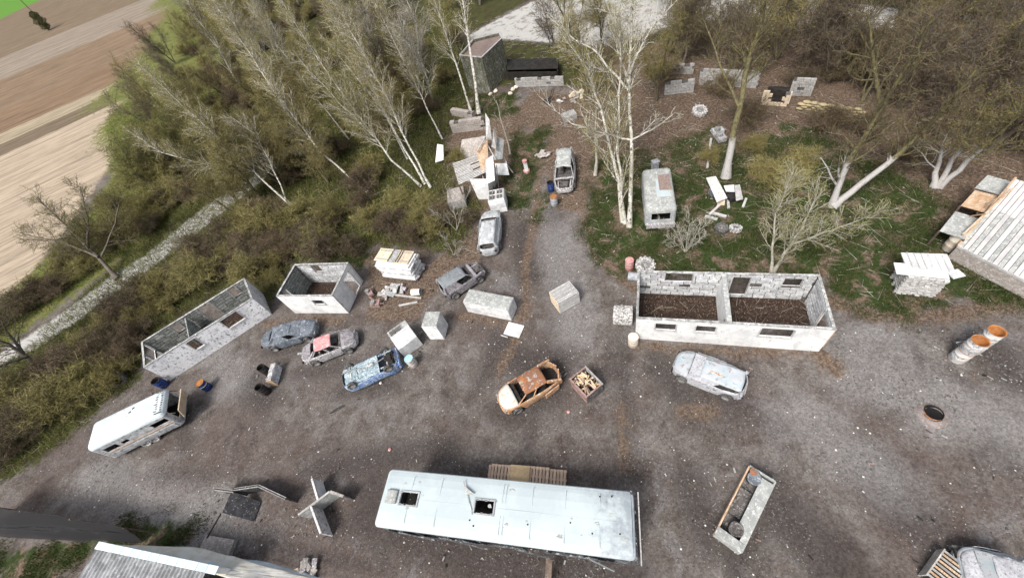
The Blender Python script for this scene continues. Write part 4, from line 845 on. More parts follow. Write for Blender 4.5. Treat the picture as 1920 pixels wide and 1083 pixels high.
# ------------------------------------------------------------------ wrecked cars
def car(label, nose, tail, Wd=1.68, H=1.38, body='grey_car', roofm=None, hoodm=None, side=None, style='hatch', hood=True, fill=(), roof=True, wheels='1111',
        seed=1, dentk=.02, inner='char', doors=True, name='wrecked_car', group='wrecked cars on the yard', windm=None, open_rear=True, ztop=.92, dark_tail=False, ring=False, rb=0):
    (cx, cy), a, L = between(tail, nose); t = thing(name, label, 'car', (cx, cy, 0), a, group)
    rs = random.Random(seed); body_m, roof_m, hood_m, side_m = M[body], M[roofm or body], M[hoodm or body], M[side or body]
    la, lb, ex = L / 2, Wd / 2, 4.2
    hoodl = .25 * L; cowl = la - hoodl
    if style == 'sedan': rear_belt = -la + .19 * L; xr0 = rear_belt + .12 * L
    elif style == 'hatch': rear_belt = -la + .04 * L; xr0 = -la + .13 * L
    else: rear_belt = -la + .02 * L; xr0 = -la + .06 * L
    xr0 += rb; xr1 = cowl - .15 * L
    wx = (la - .19 * L, -la + .20 * L); wr = .31
    def zt(x):
        if x > cowl: u = (x - cowl) / hoodl; return ztop - .22 * u * u - .03 * u
        if x < rear_belt: return ztop - .05 * ((rear_belt - x) / max(.1, rear_belt + la))
        return ztop
    def zb(x):
        z = .22
        for w in wx:
            d = abs(x - w)
            if d < wr + .06: z = max(z, .30 + math.sqrt(max(0, (wr + .06) ** 2 - d * d)))
        return z
    def hw(x, k=1.0): return lb * k * max(0, 1 - abs(x / la) ** ex) ** (1 / ex) * (1 - .05 * (x / la) ** 2)
    def outl(n, k=1.0):
        o = []
        for i in range(n):
            th = 2 * PI * (i + .5) / n; c, s = math.cos(th), math.sin(th)
            x = la * math.copysign(abs(c) ** (2 / ex), c); y = lb * math.copysign(abs(s) ** (2 / ex), s) * (1 - .05 * (x / la) ** 2)
            o.append((x * (1 - (1 - k) * .45), y * k))
        return o
    n = 72; b = MB(); vs = []
    ks = [(0, .955), (.3, .985), (.6, 1.0), (.85, .985), (1.0, .945)]
    for kz, kk in ks:
        for x, y in outl(n, kk): vs.append((x, y, zb(x) + (zt(x) - zb(x)) * kz))
    for x, y in outl(n, .90): vs.append((x, y, zt(x) + .012))
    for x, y in outl(n, .88): vs.append((x, y, .36))
    rows = len(ks) + 2
    b.add(vs, [(r * n + i, r * n + (i + 1) % n, (r + 1) * n + (i + 1) % n, (r + 1) * n + i) for r in range(rows - 1) for i in range(n)], 0)
    b.prism(outl(n, .90)[::2], .27, .36, 1)
    b.dent(dentk, 2.2, seed); b.build('body', [side_m, M[inner]], t, smooth=False)
    def deck(x0, x1, name, mat, k=.905, lift=.012, crown=.035):
        d = MB()
        def f(u, v):
            x = x0 + (x1 - x0) * u; w = hw(min(max(x / (1 - (1 - k) * .45), -la * .999), la * .999), k); y = w * (2 * v - 1)
            return (x, y, zt(x) + lift + crown * (1 - (2 * v - 1) ** 2))
        d.grid(f, 8, 8); d.dent(dentk * 1.3, 2.6, seed + 3); o = d.build(name, mat, t, smooth=True); m = o.modifiers.new('t', 'SOLIDIFY'); m.thickness = .025; return o
    if hood: deck(cowl + .02, la * .975, 'hood', hood_m)
    else:
        e = MB(); e.box((cowl + hoodl * .45, 0, .55), (.55, .6, .4)); e.box((cowl + hoodl * .45, .45, .5), (.3, .2, .3)); e.tube([(cowl + .1, -.4, .7), (cowl + .5, -.2, .8), (cowl + .8, -.45, .7)], .05, 6); e.dent(.05, 5, seed); e.build('engine', M[inner], t)
        for s in (-1, 1):
            r_ = MB(); r_.bar((cowl, s * lb * .6, .62), (la - .12, s * lb * .55, .58), .1, .12); r_.build('chassis_rail', M['splash'], t)
        deck(cowl - .06, cowl + .16, 'cowl', M[side or body])
    if style == 'sedan':
        deck(-la * .975, rear_belt - .02, 'boot_lid', hood_m if not dark_tail else M['black'])
        if ring: pass
    # roof, pillars and window gaps
    rw = lb * .70; rz = H
    Pts = {'A': ((cowl, .86 * lb, ztop), (xr1, rw, rz - .05)), 'B': (((cowl + xr0) / 2 + .05, .90 * lb, ztop), ((xr1 + xr0) / 2, rw, rz - .03)), 'C': ((max(rear_belt, -la * .93) + .02, .84 * lb, ztop), (xr0, rw * .96, rz - .06))}
    if roof:
        d = MB()
        def f(u, v):
            x = xr0 - .03 + (xr1 - xr0 + .06) * u; w = rw * (1.02 - .05 * (2 * u - 1) ** 2); y = w * (2 * v - 1)
            return (x, y, rz - .05 * abs(2 * v - 1) ** 3 - .04 * (2 * u - 1) ** 2)
        d.grid(f, 12, 10); d.dent(dentk * 1.6, 1.9, seed + 9); o = d.build('roof', roof_m, t, smooth=True); m = o.modifiers.new('t', 'SOLIDIFY'); m.thickness = .03; m.offset = -1
        for k, (p, q) in Pts.items():
            for s in (-1, 1):
                r_ = MB(); r_.bar((p[0], s * p[1], p[2]), (q[0], s * q[1], q[2]), .05 if k != 'C' else .12, .06 if k != 'C' else .16); r_.build('pillar', side_m, t)
    q3 = lambda p, s, dz=0: (p[0], s * p[1], p[2] + dz)
    wm_ = M[windm] if windm else side_m
    if roof:
        if 'W' in fill: b = MB(); b.slab([q3(Pts['A'][0], -1), q3(Pts['A'][0], 1), q3(Pts['A'][1], 1), q3(Pts['A'][1], -1)], .02); b.dent(.012, 3, seed); b.build('windscreen', wm_, t)
        if 'R' in fill: b = MB(); b.slab([q3(Pts['C'][0], 1), q3(Pts['C'][0], -1), q3(Pts['C'][1], -1), q3(Pts['C'][1], 1)], .02); b.build('rear_window', wm_, t)
        for s, key in ((-1, 'r'), (1, 'l')):
            for a_, c_, kk in (('A', 'B', '1'), ('B', 'C', '2')):
                if key + kk in fill: b = MB(); b.slab([q3(Pts[a_][0], s), q3(Pts[c_][0], s), q3(Pts[c_][1], s), q3(Pts[a_][1], s)][::s], .02); b.dent(.01, 4, seed); b.build('side_window', wm_, t)
    # cabin
    for s in (-1, 1):
        st = MB(); x = (cowl + xr0) / 2 + .15; st.box((x, s * .36, .5), (.5, .46, .16)); st.box((x - .27, s * .36, .78), (.12, .44, .5), ry=-.2); st.build('seat', M[inner], t)
    st = MB(); st.box((xr0 + .45, 0, .5), (.45, 1.15, .16)); st.box((xr0 + .2, 0, .78), (.12, 1.15, .45)); st.build('rear_bench', M[inner], t)
    ds = MB(); ds.box((cowl - .12, 0, .72), (.25, 1.3, .2)); ds.build('dashboard', M[inner], t)
    sw = MB(); sw.tube([(cowl - .35 - .06 * math.cos(k * PI / 8), .36 + .17 * math.sin(k * PI / 8), .84 + .15 * math.cos(k * PI / 8)) for k in range(17)], .014, 5, cap=False); sw.build('steering_wheel', M['black'], t)
    # doors: thin proud skins with a seam all round
    if doors:
        mid = Pts['B'][0][0]
        for s in (-1, 1):
            for x0, x1 in ((mid + .015, cowl - .05), (max(-la + .36 * L - .1, xr0 + .1), mid - .015)):
                d = MB()
                def f(u, v):
                    x = x0 + (x1 - x0) * u; kz = .12 + .86 * v; kk = .98 + .04 * math.sin(kz * PI * .8)
                    return (x, s * (hw(x, kk) + .012), .24 + (ztop - .24) * kz)
                d.grid(f, 5, 5); d.dent(dentk, 2.2, seed + (5 if s > 0 else 6)); o = d.build('door', side_m, t); m = o.modifiers.new('t', 'SOLIDIFY'); m.thickness = .02; m.offset = 0
                h_ = MB(); h_.box((x0 + .12, s * (lb + .02), .80), (.14, .03, .03)); h_.build('door_handle', M['black'], o)
    for sx, nm in ((1, 'front_bumper'), (-1, 'rear_bumper')):
        ring_ = [(x * 1.012, y * 1.02) for x, y in outl(n, .99) if x * sx > la * .86]; ring_.sort(key=lambda p: p[1]); b = MB()
        for p, q in zip(ring_[:-1], ring_[1:]): b.bar((p[0], p[1], .45), (q[0], q[1], .45), .06, .16)
        if rs.random() < .8: b.dent(.02, 3, seed); b.build(nm, side_m, t)
    for s in (-1, 1):
        b = MB(); b.box((la * .96, s * lb * .62, .60), (.08, .28, .12)); b.build('headlight', M['black'] if seed % 2 else M['rim'], t)
        b = MB(); b.box((-la * .975, s * lb * .68, .68), (.06, .16, .14)); b.build('tail_light', M['black'], t)
    for i, (x, s) in enumerate(((wx[0], -1), (wx[0], 1), (wx[1], -1), (wx[1], 1))):
        if wheels[i] == '1': wheel(t, (x, s * (lb - .09), .30), .30, .19, rx=PI / 2 * (1 if s < 0 else 1) + (PI if s > 0 else 0), rimm='rim')
    return t
carA = car('blue grey burnt saloon without glass, nearest the small square hut', (-14.54, 20.67, 0.60), (-18.77, 21.05, 0.60), 1.66, 1.32, 'grey_car', style='sedan', side='grey_car', seed=2, dentk=.03, fill=('W', 'R', 'r2', 'l1'), windm='grey_car')
carB = car('wreck with faded red roof and splattered mauve hood, between the grey and the blue wrecks', (-11.48, 18.51, 0.60), (-15.42, 18.38, 0.60), 1.66, 1.36, 'pink_car', roofm='pink_car', hoodm='mauve_car', side='splash', style='sedan', seed=4, dentk=.035)
carD = car('dull silver estate car with missing hood, beside the long white box', (-1.61, 20.81, 0.60), (-4.89, 19.72, 0.60), 1.72, 1.45, 'silver_car', roofm='silver_car', side='mauve_car', style='wagon', hood=False, seed=6, dentk=.02, fill=('r2', 'l2'), inner='char')
carE = car('white splashed estate car parked against the lattice topped crate', (0.56, 26.37, 0.60), (-0.77, 21.92, 0.60), 1.72, 1.40, 'white_car', roofm='white_car', style='wagon', seed=8, dentk=.035, fill=('r1', 'r2', 'l1', 'l2'), windm='white_car')
carF = car('stripped white wreck with open engine bay, under the trees at the end of the driveway', (6.75, 25.85, 0.60), (8.41, 30.16, 0.60), 1.75, 1.6, 'white_car', roofm='grey_top', side='splash', style='wagon', hood=False, seed=10, dentk=.05, fill=('r2', 'l2'))
carG = car('rusty orange burnt out car with cream hood and open doors', (-2.86, 10.07, 0.65), (0.94, 10.84, 0.65), 1.70, 1.30, 'rust', roofm='rust', hoodm='cream_hood', side='rust_edge', style='hatch', seed=12, dentk=.02, inner='black', doors=False, wheels='1111', rb=.45)
carH = car('pale blue splattered car in front of the longest hut', (7.20, 9.05, 0.60), (9.70, 6.39, 0.60), 1.72, 1.15, 'pale_car', roofm='pale_car', hoodm='pale_car', side='pale_car2', style='wagon', seed=15, dentk=.045, fill=('W', 'r1', 'r2', 'l1'), windm='pale_car2')
carI = car('pale blue striped car body cut off by the bottom right corner', (12.45, -2.45, 0.60), (14.10, -3.37, 0.60), 1.75, 1.36, 'pale_car', roofm='pale_car2', hoodm='pale_car2', side='pale_car', style='hatch', seed=17, dentk=.03, fill=('W', 'r1', 'l1', 'l2', 'r2', 'R'))
for nm, mt, c_, d_ in (('rust_patch', 'rust_edge', (-.35, .1), (.55, .10)), ('teal_patch', 'sky_lid', (1.35, -.1), (.35, .18))):
    b = MB(); b.grid(lambda u, v: (c_[0] + d_[0] * (u - .5) * (1 + .3 * math.sin(v * 9)), c_[1] + d_[1] * (v - .5) * (1 + .5 * math.sin(u * 7)), (1.16 if nm[0] == 'r' else .93 - .05 * u)), 6, 5); b.build(nm, M[mt], carH)
# open door and wing of the rusty car
b = MB(); b.bar((-1.5, .83, .5), (-.55, 1.02, .62), .07, .42); b.build('door', M['rust_edge'], carG)
b = MB(); b.bar((-1.95, -.1, 1.0), (-1.6, -.75, .98), .08, .06); b.bar((-1.95, .1, 1.0), (-1.6, .75, .98), .08, .06); b.build('tailgate_ring', M['rust_edge'], carG)
# tow bar on the red wreck
b = MB(); b.bar((-2.0, .35, .45), (-2.5, .5, .5), .14, .10); b.bar((-1.95, .0, .45), (-2.2, .45, .5), .08, .08); b.build('tow_bar', M['splash'], carB)

def flipped(label, nose, tail):
    (cx, cy), a, L = between(tail, nose); L = 3.7; t = thing('overturned_car', label, 'car', (cx, cy, 0), a, 'wrecked cars on the yard'); la, lb = L / 2, .80
    def outl(k, ex=5, n=56): 
        o = []
        for i in range(n):
            th = 2 * PI * (i + .5) / n; c, s = math.cos(th), math.sin(th); o.append((la * math.copysign(abs(c) ** (2 / ex), c) * (1 - (1 - k) * .4), lb * k * math.copysign(abs(s) ** (2 / ex), s)))
        return o
    b = MB(); n = 56; vs = []
    for z, k in ((.42, .95), (.6, .99), (.8, 1.0), (1.0, .98), (1.06, .93)): vs += [(x, y, z) for x, y in outl(k)]
    b.add(vs, [(r * n + i, r * n + (i + 1) % n, (r + 1) * n + (i + 1) % n, (r + 1) * n + i) for r in range(4) for i in range(n)]); b.dent(.035, 2.3, 3); b.build('body', M['blue_car'], t)
    b = MB(); b.box((-.05, 0, .22), (1.9, 1.1, .44)); b.build('cabin', M['grey_car'], t)
    b = MB(); b.grid(lambda u, v: (-la * .9 + la * 1.25 * u, -.70 + 1.40 * v, 1.06 + .025 * math.sin(v * 22) + .02 * math.sin(u * 19)), 24, 20); b.dent(.02, 3, 2); b.build('floor_pan', M['under'], t, smooth=True)
    b = MB(); b.box((-la * .55, 0, 1.08), (.5, .9, .10), rz=.03); b.build('fuel_tank', M['under'], t, bevel=.04)
    b = MB(); b.tube([(-la + .1, .4, 1.16), (-1.0, .38, 1.17), (-.4, .1, 1.16), (.6, .05, 1.15), (1.1, .2, 1.1)], .035, 7); b.build('exhaust_pipe', M['rim'], t)
    b = MB(); b.box((.1, .12, 1.15), (.5, .24, .10)); b.build('silencer', M['splash'], t, bevel=.03)
    b = MB(); b.box((la - .45, 0, .95), (.5, 1.2, .2)); b.box((la - .5, .05, 1.08), (.4, .5, .18)); b.box((la - .4, -.38, 1.05), (.3, .3, .2)); b.dent(.05, 5, 1); b.build('engine', M['black'], t)
    for x in (la - .62, -la + .62):
        b = MB(); b.tube([(x, -.7, 1.08), (x, .7, 1.08)], .045, 7); b.box((x, 0, 1.1), (.16, .3, .14)); b.build('axle', M['splash'], t)
        for s in (-1, 1): wheel(t, (x, s * .74, 1.12), .30, .19, rx=PI / 2 + (PI if s > 0 else 0), tm='tyre', rimm='rim')
    for s in (-1, 1):
        b = MB(); b.bar((la - .2, s * .55, 1.05), (la - 1.1, s * .5, 1.12), .08, .07); b.build('chassis_rail', M['under'], t)
    b = MB(); b.box((la + .03, 0, .72), (.12, 1.45, .38)); b.dent(.03, 4, 5); b.build('bumper', M['blue_car'], t, bevel=.03)
flipped('bright blue car lying on its roof with four wheels in the air', (-9.10, 15.40, 1.10), (-11.74, 15.07, 1.10))
b = MB(); 
for p, q in (((0, 0), (.9, 0)), ((.9, 0), (1.0, .7)), ((1.0, .7), (.1, .75)), ((.1, .75), (0, 0))): b.bar((p[0], p[1], .28), (q[0], q[1], .28), .09, .06)
b.box((.5, .0, .16), (.85, .06, .3)); o = b.build('window_frame_hoop', M['blue_car']); o.location = (-9.26, 14.69, 0.00); o.rotation_euler = (0, 0, R(35)); tag(o, 'blue car door frame lying beside the overturned blue car', 'car door')

# ------------------------------------------------------------------ caravan and van
def shell(t, L, W_, H, body, z0=.35, wins=(), r=.25, roofm=None, end_open=0, nm='roof'):
    def rr(l, w, rad, n=5):
        pts = []
        for cx, cy, a0 in ((l / 2 - rad, w / 2 - rad, 0), (-l / 2 + rad, w / 2 - rad, 90), (-l / 2 + rad, -w / 2 + rad, 180), (l / 2 - rad, -w / 2 + rad, 270)):
            for k in range(n + 1): a = R(a0 + 90 * k / n); pts.append((cx + rad * math.cos(a), cy + rad * math.sin(a)))
        return pts
    rings = [([(x, y, H - .30) for x, y in rr(L, W_, r)]), ([(x, y, H - .15) for x, y in rr(L - .05, W_ - .06, r)]), ([(x, y, H - .04) for x, y in rr(L - .22, W_ - .24, r * .8)]), ([(x, y, H) for x, y in rr(L - .6, W_ - .6, r * .5)])]
    n = len(rings[0]); b = MB(); b.add(sum(rings, []), [(k * n + i, k * n + (i + 1) % n, (k + 1) * n + (i + 1) % n, (k + 1) * n + i) for k in range(3) for i in range(n)] + [tuple(range(3 * n, 4 * n))])
    b.dent(.015, 1.7, 5); rf = b.build(nm, M[roofm or body], t, smooth=True)
    for s, key in ((-1, 'r'), (1, 'l')):
        w = MB(); w.wall(-L / 2 + r, L / 2 - r, z0, H - .31, .05, [h[1:] for h in wins if h[0] == key], 0, 'x', s * (W_ / 2 - .03)); w.build('side_panel', M[body], t)
    for s, key in ((-1, 'b'), (1, 'f')):
        if key == end_open: continue
        w = MB(); w.wall(-W_ / 2 + r, W_ / 2 - r, z0, H - .31, .05, [h[1:] for h in wins if h[0] == key], 0, 'y', -s * (L / 2 - .03)); w.build('end_panel', M[body], t)
    for cx, cy, a0 in ((L / 2 - r, W_ / 2 - r, 0), (-L / 2 + r, W_ / 2 - r, 90), (-L / 2 + r, -W_ / 2 + r, 180), (L / 2 - r, -W_ / 2 + r, 270)):
        c = MB(); vs = []
        for k in range(6): a = R(a0 + 18 * k); vs += [(cx + r * math.cos(a), cy + r * math.sin(a), z0), (cx + r * math.cos(a), cy + r * math.sin(a), H - .3)]
        c.add(vs, [(2 * k, 2 * k + 2, 2 * k + 3, 2 * k + 1) for k in range(5)]); c.build('corner_panel', M[body], t, smooth=True)
    f = MB(); f.box((0, 0, z0), (L - .2, W_ - .2, .08)); f.build('floor', M['black'], t)
    return rf
(cx, cy), a, L = between((-28.95, 16.69, 2.20), (-24.06, 17.48, 2.20))
cv = thing('caravan', 'dirty white caravan with burnt open end beside the dark hedge', 'caravan', (cx, cy, 0), a)
M['caravan_side'] = worn('grimy_caravan_side', (.52, .53, .54), (.32, .33, .34), .5, 2.5, (.12, .12, .12), .28, 5, damt=.3)
M['caravan_roof'] = worn('pale_caravan_roof', (.56, .62, .65), (.46, .51, .53), .35, 1.0, (.22, .24, .25), .06, 3, damt=-.05, bump=.08)
rf = shell(cv, L, 2.1, 2.25, 'caravan_side', .45, [('r', -L / 2 + .5, -L / 2 + 1.35, 1.2, 1.65), ('r', -.9, -.45, 1.25, 1.55), ('r', 1.2, 2.35, 1.3, 1.75), ('f', -.75, .75, .9, 1.9), ('l', -1, .2, 1.2, 1.7)], roofm='caravan_roof')
for s in (-1, 1):
    b = MB(); b.box((.2, s * 1.055, 1.12), (L - .7, .04, .07)); b.build('trim_strip', M['wood_orange'], cv)
    b = MB(); b.box((0, s * 1.06, .75), (L - .6, .05, .35)); b.build('skirt_panel', M['caravan_side'], cv)
    for x in (-.35, .25): wheel(cv, (x, s * .95, .28), .28, .18, rx=PI / 2 + (PI if s > 0 else 0), tm='tyre_white')
b = MB(); b.box((L / 2 + .42, 0, 1.25), (.06, 1.7, .9), ry=.35); b.build('fallen_end_panel', M['cream'], cv)
b = MB(); b.bar((L / 2 - .05, .9, 1.9), (L / 2 + .3, .9, 1.6), .05, .05); b.bar((L / 2 - .05, -.9, 1.9), (L / 2 + .35, -.9, 1.6), .05, .05); b.bar((L / 2 + .05, -.9, .7), (L / 2 + .4, .9, .8), .05, .05); b.build('end_frame', M['char'], cv)
for k in range(10):
    b = MB(); y = -.85 + k * .185; b.slab([(L / 2 - .55, y, 2.262), (L / 2 - .12, y - .02, 2.225), (L / 2 - .12, y + .1, 2.225), (L / 2 - .5 - random.uniform(-.15, .2), y + .08, 2.264)], .01); b.build('scorched_strip', M['bus_side'], rf)
for px, py in ((.15, .35), (.35, .55)): b = MB(); b.box((px, py, 2.255), (.16, .1, .03), rz=.3); b.build('roof_hole', M['black'], rf)
for p, lab in (((-27.18, 16.42, 0.00), 'pale stone lying by the caravan wheels'), ((-26.63, 16.53, 0.00), 'larger whitish stone lying by the caravan wheels')):
    b = MB(); b.lathe([(.001, 0), (.2, .03), (.26, .1), (.18, .2), (.001, .24)], n=9); b.dent(.07, 4, p[0]); o = b.build('stone', M['drum_cream']); o.location = p; tag(o, lab, 'stone')
(cx, cy), a, L = between((13.25, 23.11, 1.20), (11.49, 18.91, 1.20))
vn = thing('panel_van', 'derelict white panel van overgrown with moss, standing in the grass', 'van', (cx, cy, 0), a)
rf = shell(vn, L, 2.05, 2.0, 'white_car', .4, [('f', -.62, .62, 1.0, 1.6), ('r', 1.2, 2.1, 1.1, 1.6), ('l', 1.2, 2.1, 1.1, 1.6)], roofm='grey_top')
b = MB(); b.slab([(-.9, -.15, 2.01), (1.0, -.2, 2.01), (1.0, .75, 2.0), (.75, .72, 2.0)], .02); b.slab([(-.9, -.15, 2.012), (.7, .05, 2.012), (.72, .4, 2.012), (-.9, .28, 2.012)][::1], .015); b.build('patch_sheet', M['bus_roof'], rf)
b = MB(); b.box((-.5, .42, 2.015), (1.7, .8, .03)); b.dent(.03, 4, 2); b.build('leaf_heap', M['leafpile'], rf)
b = MB(); b.box((L / 2 + .1, 0, .55), (.25, 1.9, .3)); b.build('bumper', M['splash'], vn)
for x in (-L / 2 + .9, L / 2 - .9):
    for s in (-1, 1): wheel(vn, (x, s * .93, .32), .32, .2, rx=PI / 2 + (PI if s > 0 else 0))

# ------------------------------------------------------------------ boxes and crates
def plank_box(name, label, q, side='white_box', top='grey_top', cat='box', nt_=4, ns=3, vert=False, along='x', group=None, gap=.012, seed=1, top_over=.0, th=.03, face=None):
    """A box of boards, every board a part: nt_ boards on the lid, ns courses on each side."""
    rs = random.Random(seed); x, y, a, L, W_, H = q; t = thing(name, label, cat, (x, y, 0), R(a), group)
    c = MB(); c.box((0, 0, H / 2), (L - .06, W_ - .06, H - .05)); c.build('core', M['dark_frame'], t)
    def bd(loc, size, mt, nm='board'): b = MB(); b.box((0, 0, 0), size); o = b.build(nm, M[mt], t, bevel=.006); o.location = loc; o.rotation_euler = (rs.uniform(-.006, .006), rs.uniform(-.006, .006), rs.uniform(-.006, .006)); return o
    for i in range(nt_):
        if along == 'x': bd((0, -W_ / 2 + W_ / nt_ * (i + .5), H), (L + top_over, W_ / nt_ - gap, th), top, 'lid_board')
        else: bd((-L / 2 + L / nt_ * (i + .5), 0, H), (L / nt_ - gap, W_ + top_over, th), top, 'lid_board')
    for s in (-1, 1):
        for i in range(ns):
            zc = (H - .02) / ns * (i + .5) ; hh = (H - .02) / ns - gap
            if vert and s: 
                w = L / ns; bd((-L / 2 + w * (i + .5), s * W_ / 2, H / 2 - .01), (w - gap, th, H - .04), side); w = W_ / ns; bd((s * L / 2, -W_ / 2 + w * (i + .5), H / 2 - .01), (th, w - gap, H - .04), (face or side) if s < 0 else side)
            else: bd((0, s * W_ / 2, zc), (L - .0, th, hh), side); bd((s * L / 2, 0, zc), (th, W_ - .04, hh), (face or side) if s < 0 else side)
    return t
plank_box('cabinet_box', 'tall white box with grey weathered lid, between the windowed box and the long box', [-5.72, 16.87, -22.52, 1.04, 1.16, 1.64], nt_=1, ns=1, seed=2)
plank_box('long_box', 'long low white box lying beside the silver estate car', [-1.77, 17.16, -36.43, 3.35, 1.09, 1.21], nt_=4, ns=2, seed=3)
plank_box('slatted_crate', 'slatted white crate standing alone in the middle of the driveway', [3.11, 15.7, 11.76, 1.56, 1.17, 1.13], nt_=8, ns=7, side='wood_white', top='wood_white', seed=4, gap=.04, face='cream')
b = MB(); b.box((0, 0, .05), (1.15, .95, .07)); o = b.build('white_slab', M['white_box'], bevel=.01); (sx, sy), sa, _ = between((-1.38, 14.92), (-0.47, 14.19)); o.location = (-0.78, 14.92, 0.02); o.rotation_euler = (R(2), 0, sa); tag(o, 'flat white square board lying on the gravel in front of the long box', 'board')
b = MB(); b.bar((-1.71, 14.88, 0.06), (-1.32, 14.54, 0.06), .06, .05); tag(b.build('short_lath', M['wood_white']), 'short white lath sticking out from under the flat white board', 'lath')
# box with a dark lattice window and white front (beside the blue wreck)
p0, p1 = (-7.86, 15.34, 1.00), (-6.86, 15.69, 1.00); (cx, cy), a, L = between((-8.77, 16.05, 0.00), (-7.14, 16.18, 0.00))
wb = thing('windowed_box', 'white box with a dark glazed lattice lid, beside the pale drum with blue lid', 'box', ((-7.91, 16.64, 0.50)[0], (-7.91, 16.64, 0.50)[1], 0), R(22))
b = MB(); b.box((0, 0, .55), (1.45, 1.3, 1.1)); b.build('body', M['white_box'], wb, bevel=.02)
b = MB(); b.box((-.0, .75, .95), (1.45, .9, .06), rx=.25); b.build('lid_panel', M['grey_top'], wb)
for i in range(2):
    for j in range(2): b = MB(); b.box((-.42 + .44 * i, .56 + .36 * j, .99 + .09 * j), (.38, .30, .04), rx=.25); b.build('pane', M['dark_frame'], wb)
for i in range(4): b = MB(); b.box((-.62 + .29 * i, .75, 1.01), (.04, .86, .04), rx=.25); b.build('glazing_bar', M['rail'], wb)
# stacked white boxes with cream planks on top
def stack():
    (cx, cy), a, L = between((-9.97, 25.06, 0.00), (-6.04, 22.18, 0.00)); t = thing('stacked_board_pile', 'high pile of whitewashed boards under a cream plank lid, behind the debris heap', 'board pile', ((-7.65, 23.71, 0.60)[0], (-7.65, 23.71, 0.60)[1], 0), R(-33)); rs = random.Random(5)
    for k in range(9):
        b = MB(); b.box((rs.uniform(-.08, .08), rs.uniform(-.07, .07), .1 + k * .185), (3.0 + rs.uniform(-.2, .25), 1.45 + rs.uniform(-.1, .15), .165)); b.dent(.02, 2, k); o = b.build('board', M['white_wall' if k % 3 else 'white_block'], t); o.rotation_euler[2] = rs.uniform(-.035, .035)
    for k in range(10):
        b = MB(); b.box((1.45 + rs.uniform(-.05, .2), rs.uniform(-.6, .6), rs.uniform(.2, 1.6)), (.35, .5, .12), rz=rs.uniform(-.6, .6), ry=rs.uniform(-.3, .3)); b.build('broken_piece', M['splash'], t)
    for k in range(5):
        b = MB(); b.box((-1.35 + k * .62, .12, 1.78), (.60, 1.25, .04)); o = b.build('lid_plank', M['cream'] if k not in (2,) else M['grey_top'], t); o.rotation_euler[0] = .02
    for y in (-.35, .5): b = MB(); b.bar((-1.5, y, 1.83), (1.3, y, 1.83), .07, .04); b.build('cross_lath', M['wood'], t)
    for x in (-.35, .35, .55): b = MB(); b.bar((x, -.5, 1.84), (x, .7, 1.84), .06, .05); b.build('cross_lath', M['dark_wood'], t)
stack()
def debris(label, spot, rad, items, seed, mats=('white_wall', 'splash', 'grey_top', 'stone')):
    rs = random.Random(seed); t = thing('debris_heap', label, 'debris', spot)
    for k in range(items):
        a = rs.uniform(0, 6.28); d = rad * math.sqrt(rs.random()); b = MB()
        b.box((0, 0, 0), (rs.uniform(.18, .85), rs.uniform(.12, .35), rs.uniform(.06, .16))); b.dent(.03, 3, k)
        o = b.build('broken_board', M[mats[k % len(mats)]], t); o.location = (d * math.cos(a), d * math.sin(a) * .6, .12 + .3 * rs.random() * (1 - d / rad)); o.rotation_euler = (rs.uniform(-.3, .3), rs.uniform(-.4, .4), rs.uniform(0, 3))
    return t
debris('heap of broken white boards in front of the high board pile', (-8.69, 21.93), 1.0, 26, 3)
# pipe-like white drum lying
def drum(label, base, lean_to=None, r=.29, h=.88, mat='blue_drum', lid=None, open_=None, group='oil drums', rz=0, lying=False, tilt=None, bands=(), name='drum'):
    t = thing(name, label, 'drum', base, rz, group)
    if tilt: t.rotation_euler = tilt
    b = MB(); n = 24; rib = .012
    prof = [(r * .96, 0), (r, .03), (r, h * .31), (r + rib, h * .33), (r, h * .35), (r, h * .64), (r + rib, h * .66), (r, h * .68), (r, h - .03), (r + .006, h)]
    b.lathe(prof, n=n); b.dent(.006, 4, base[0]); b.build('body', M[mat], t, smooth=True)
    if open_: 
        i = MB(); i.lathe([(r + .006, h), (r - .03, h), (r - .035, h - .05), (r - .05, .1), (.001, .08)], n=n); i.build('inside', M[open_], t, True)
    else:
        i = MB(); i.lathe([(r + .006, h), (r - .03, h + .005), (r - .04, h - .02), (.001, h - .015)], n=n); i.cyl((r * .5, 0, h - .015), .035, .02, 10); i.build('lid', M[lid or mat], t)
    for z, m_ in bands: c = MB(); c.lathe([(r + .004, z), (r + .012, z + .02), (r + .012, z + .06), (r + .004, z + .08)], n=n); c.build('band', M[m_], t, True)
    return t
drum('dark blue open drum tucked between the long peeling hut and the caravan', (-27.00, 20.75, 0.00), open_='drum_black', mat='blue_drum', r=.32)
drum('blue drum with bright orange lid standing alone beside the caravan', (-23.13, 19.06, 0.00), lid='orange', mat='blue_drum', bands=((.55, 'rail'),))
drum('upper black drum beside the small white barrier', (-18.41, 18.49, 0.00), mat='drum_black', r=.28, h=.95, open_='black', group='black drums'); drum('lower black drum beside the small white barrier', (-18.33, 16.91, 0.00), mat='drum_black', r=.28, h=.95, open_='black', group='black drums')
drum('white splashed drum with light blue lid, beside the windowed box', (-7.81, 15.03, 0.00), mat='drum_white', lid='sky_lid', r=.29)
drum('cream white drum at the front left corner of the longest hut', (5.76, 11.13, 0.00), mat='drum_cream', lid='drum_cream')
drum('pinkish red drum beside the big tractor wheel', (8.07, 16.56, 0.00), mat='drum_pink', lid='drum_pink', r=.28)
drum('grey drum lying on its side at the back corner of the longest hut', (7.63, 15.78, 0.30), mat='drum_grey', tilt=(0, R(88), R(-35)))
drum('blue drum with a dark open top, beside the stripped white wreck', (5.96, 27.05, 0.00), mat='blue_drum', open_='black', r=.28)
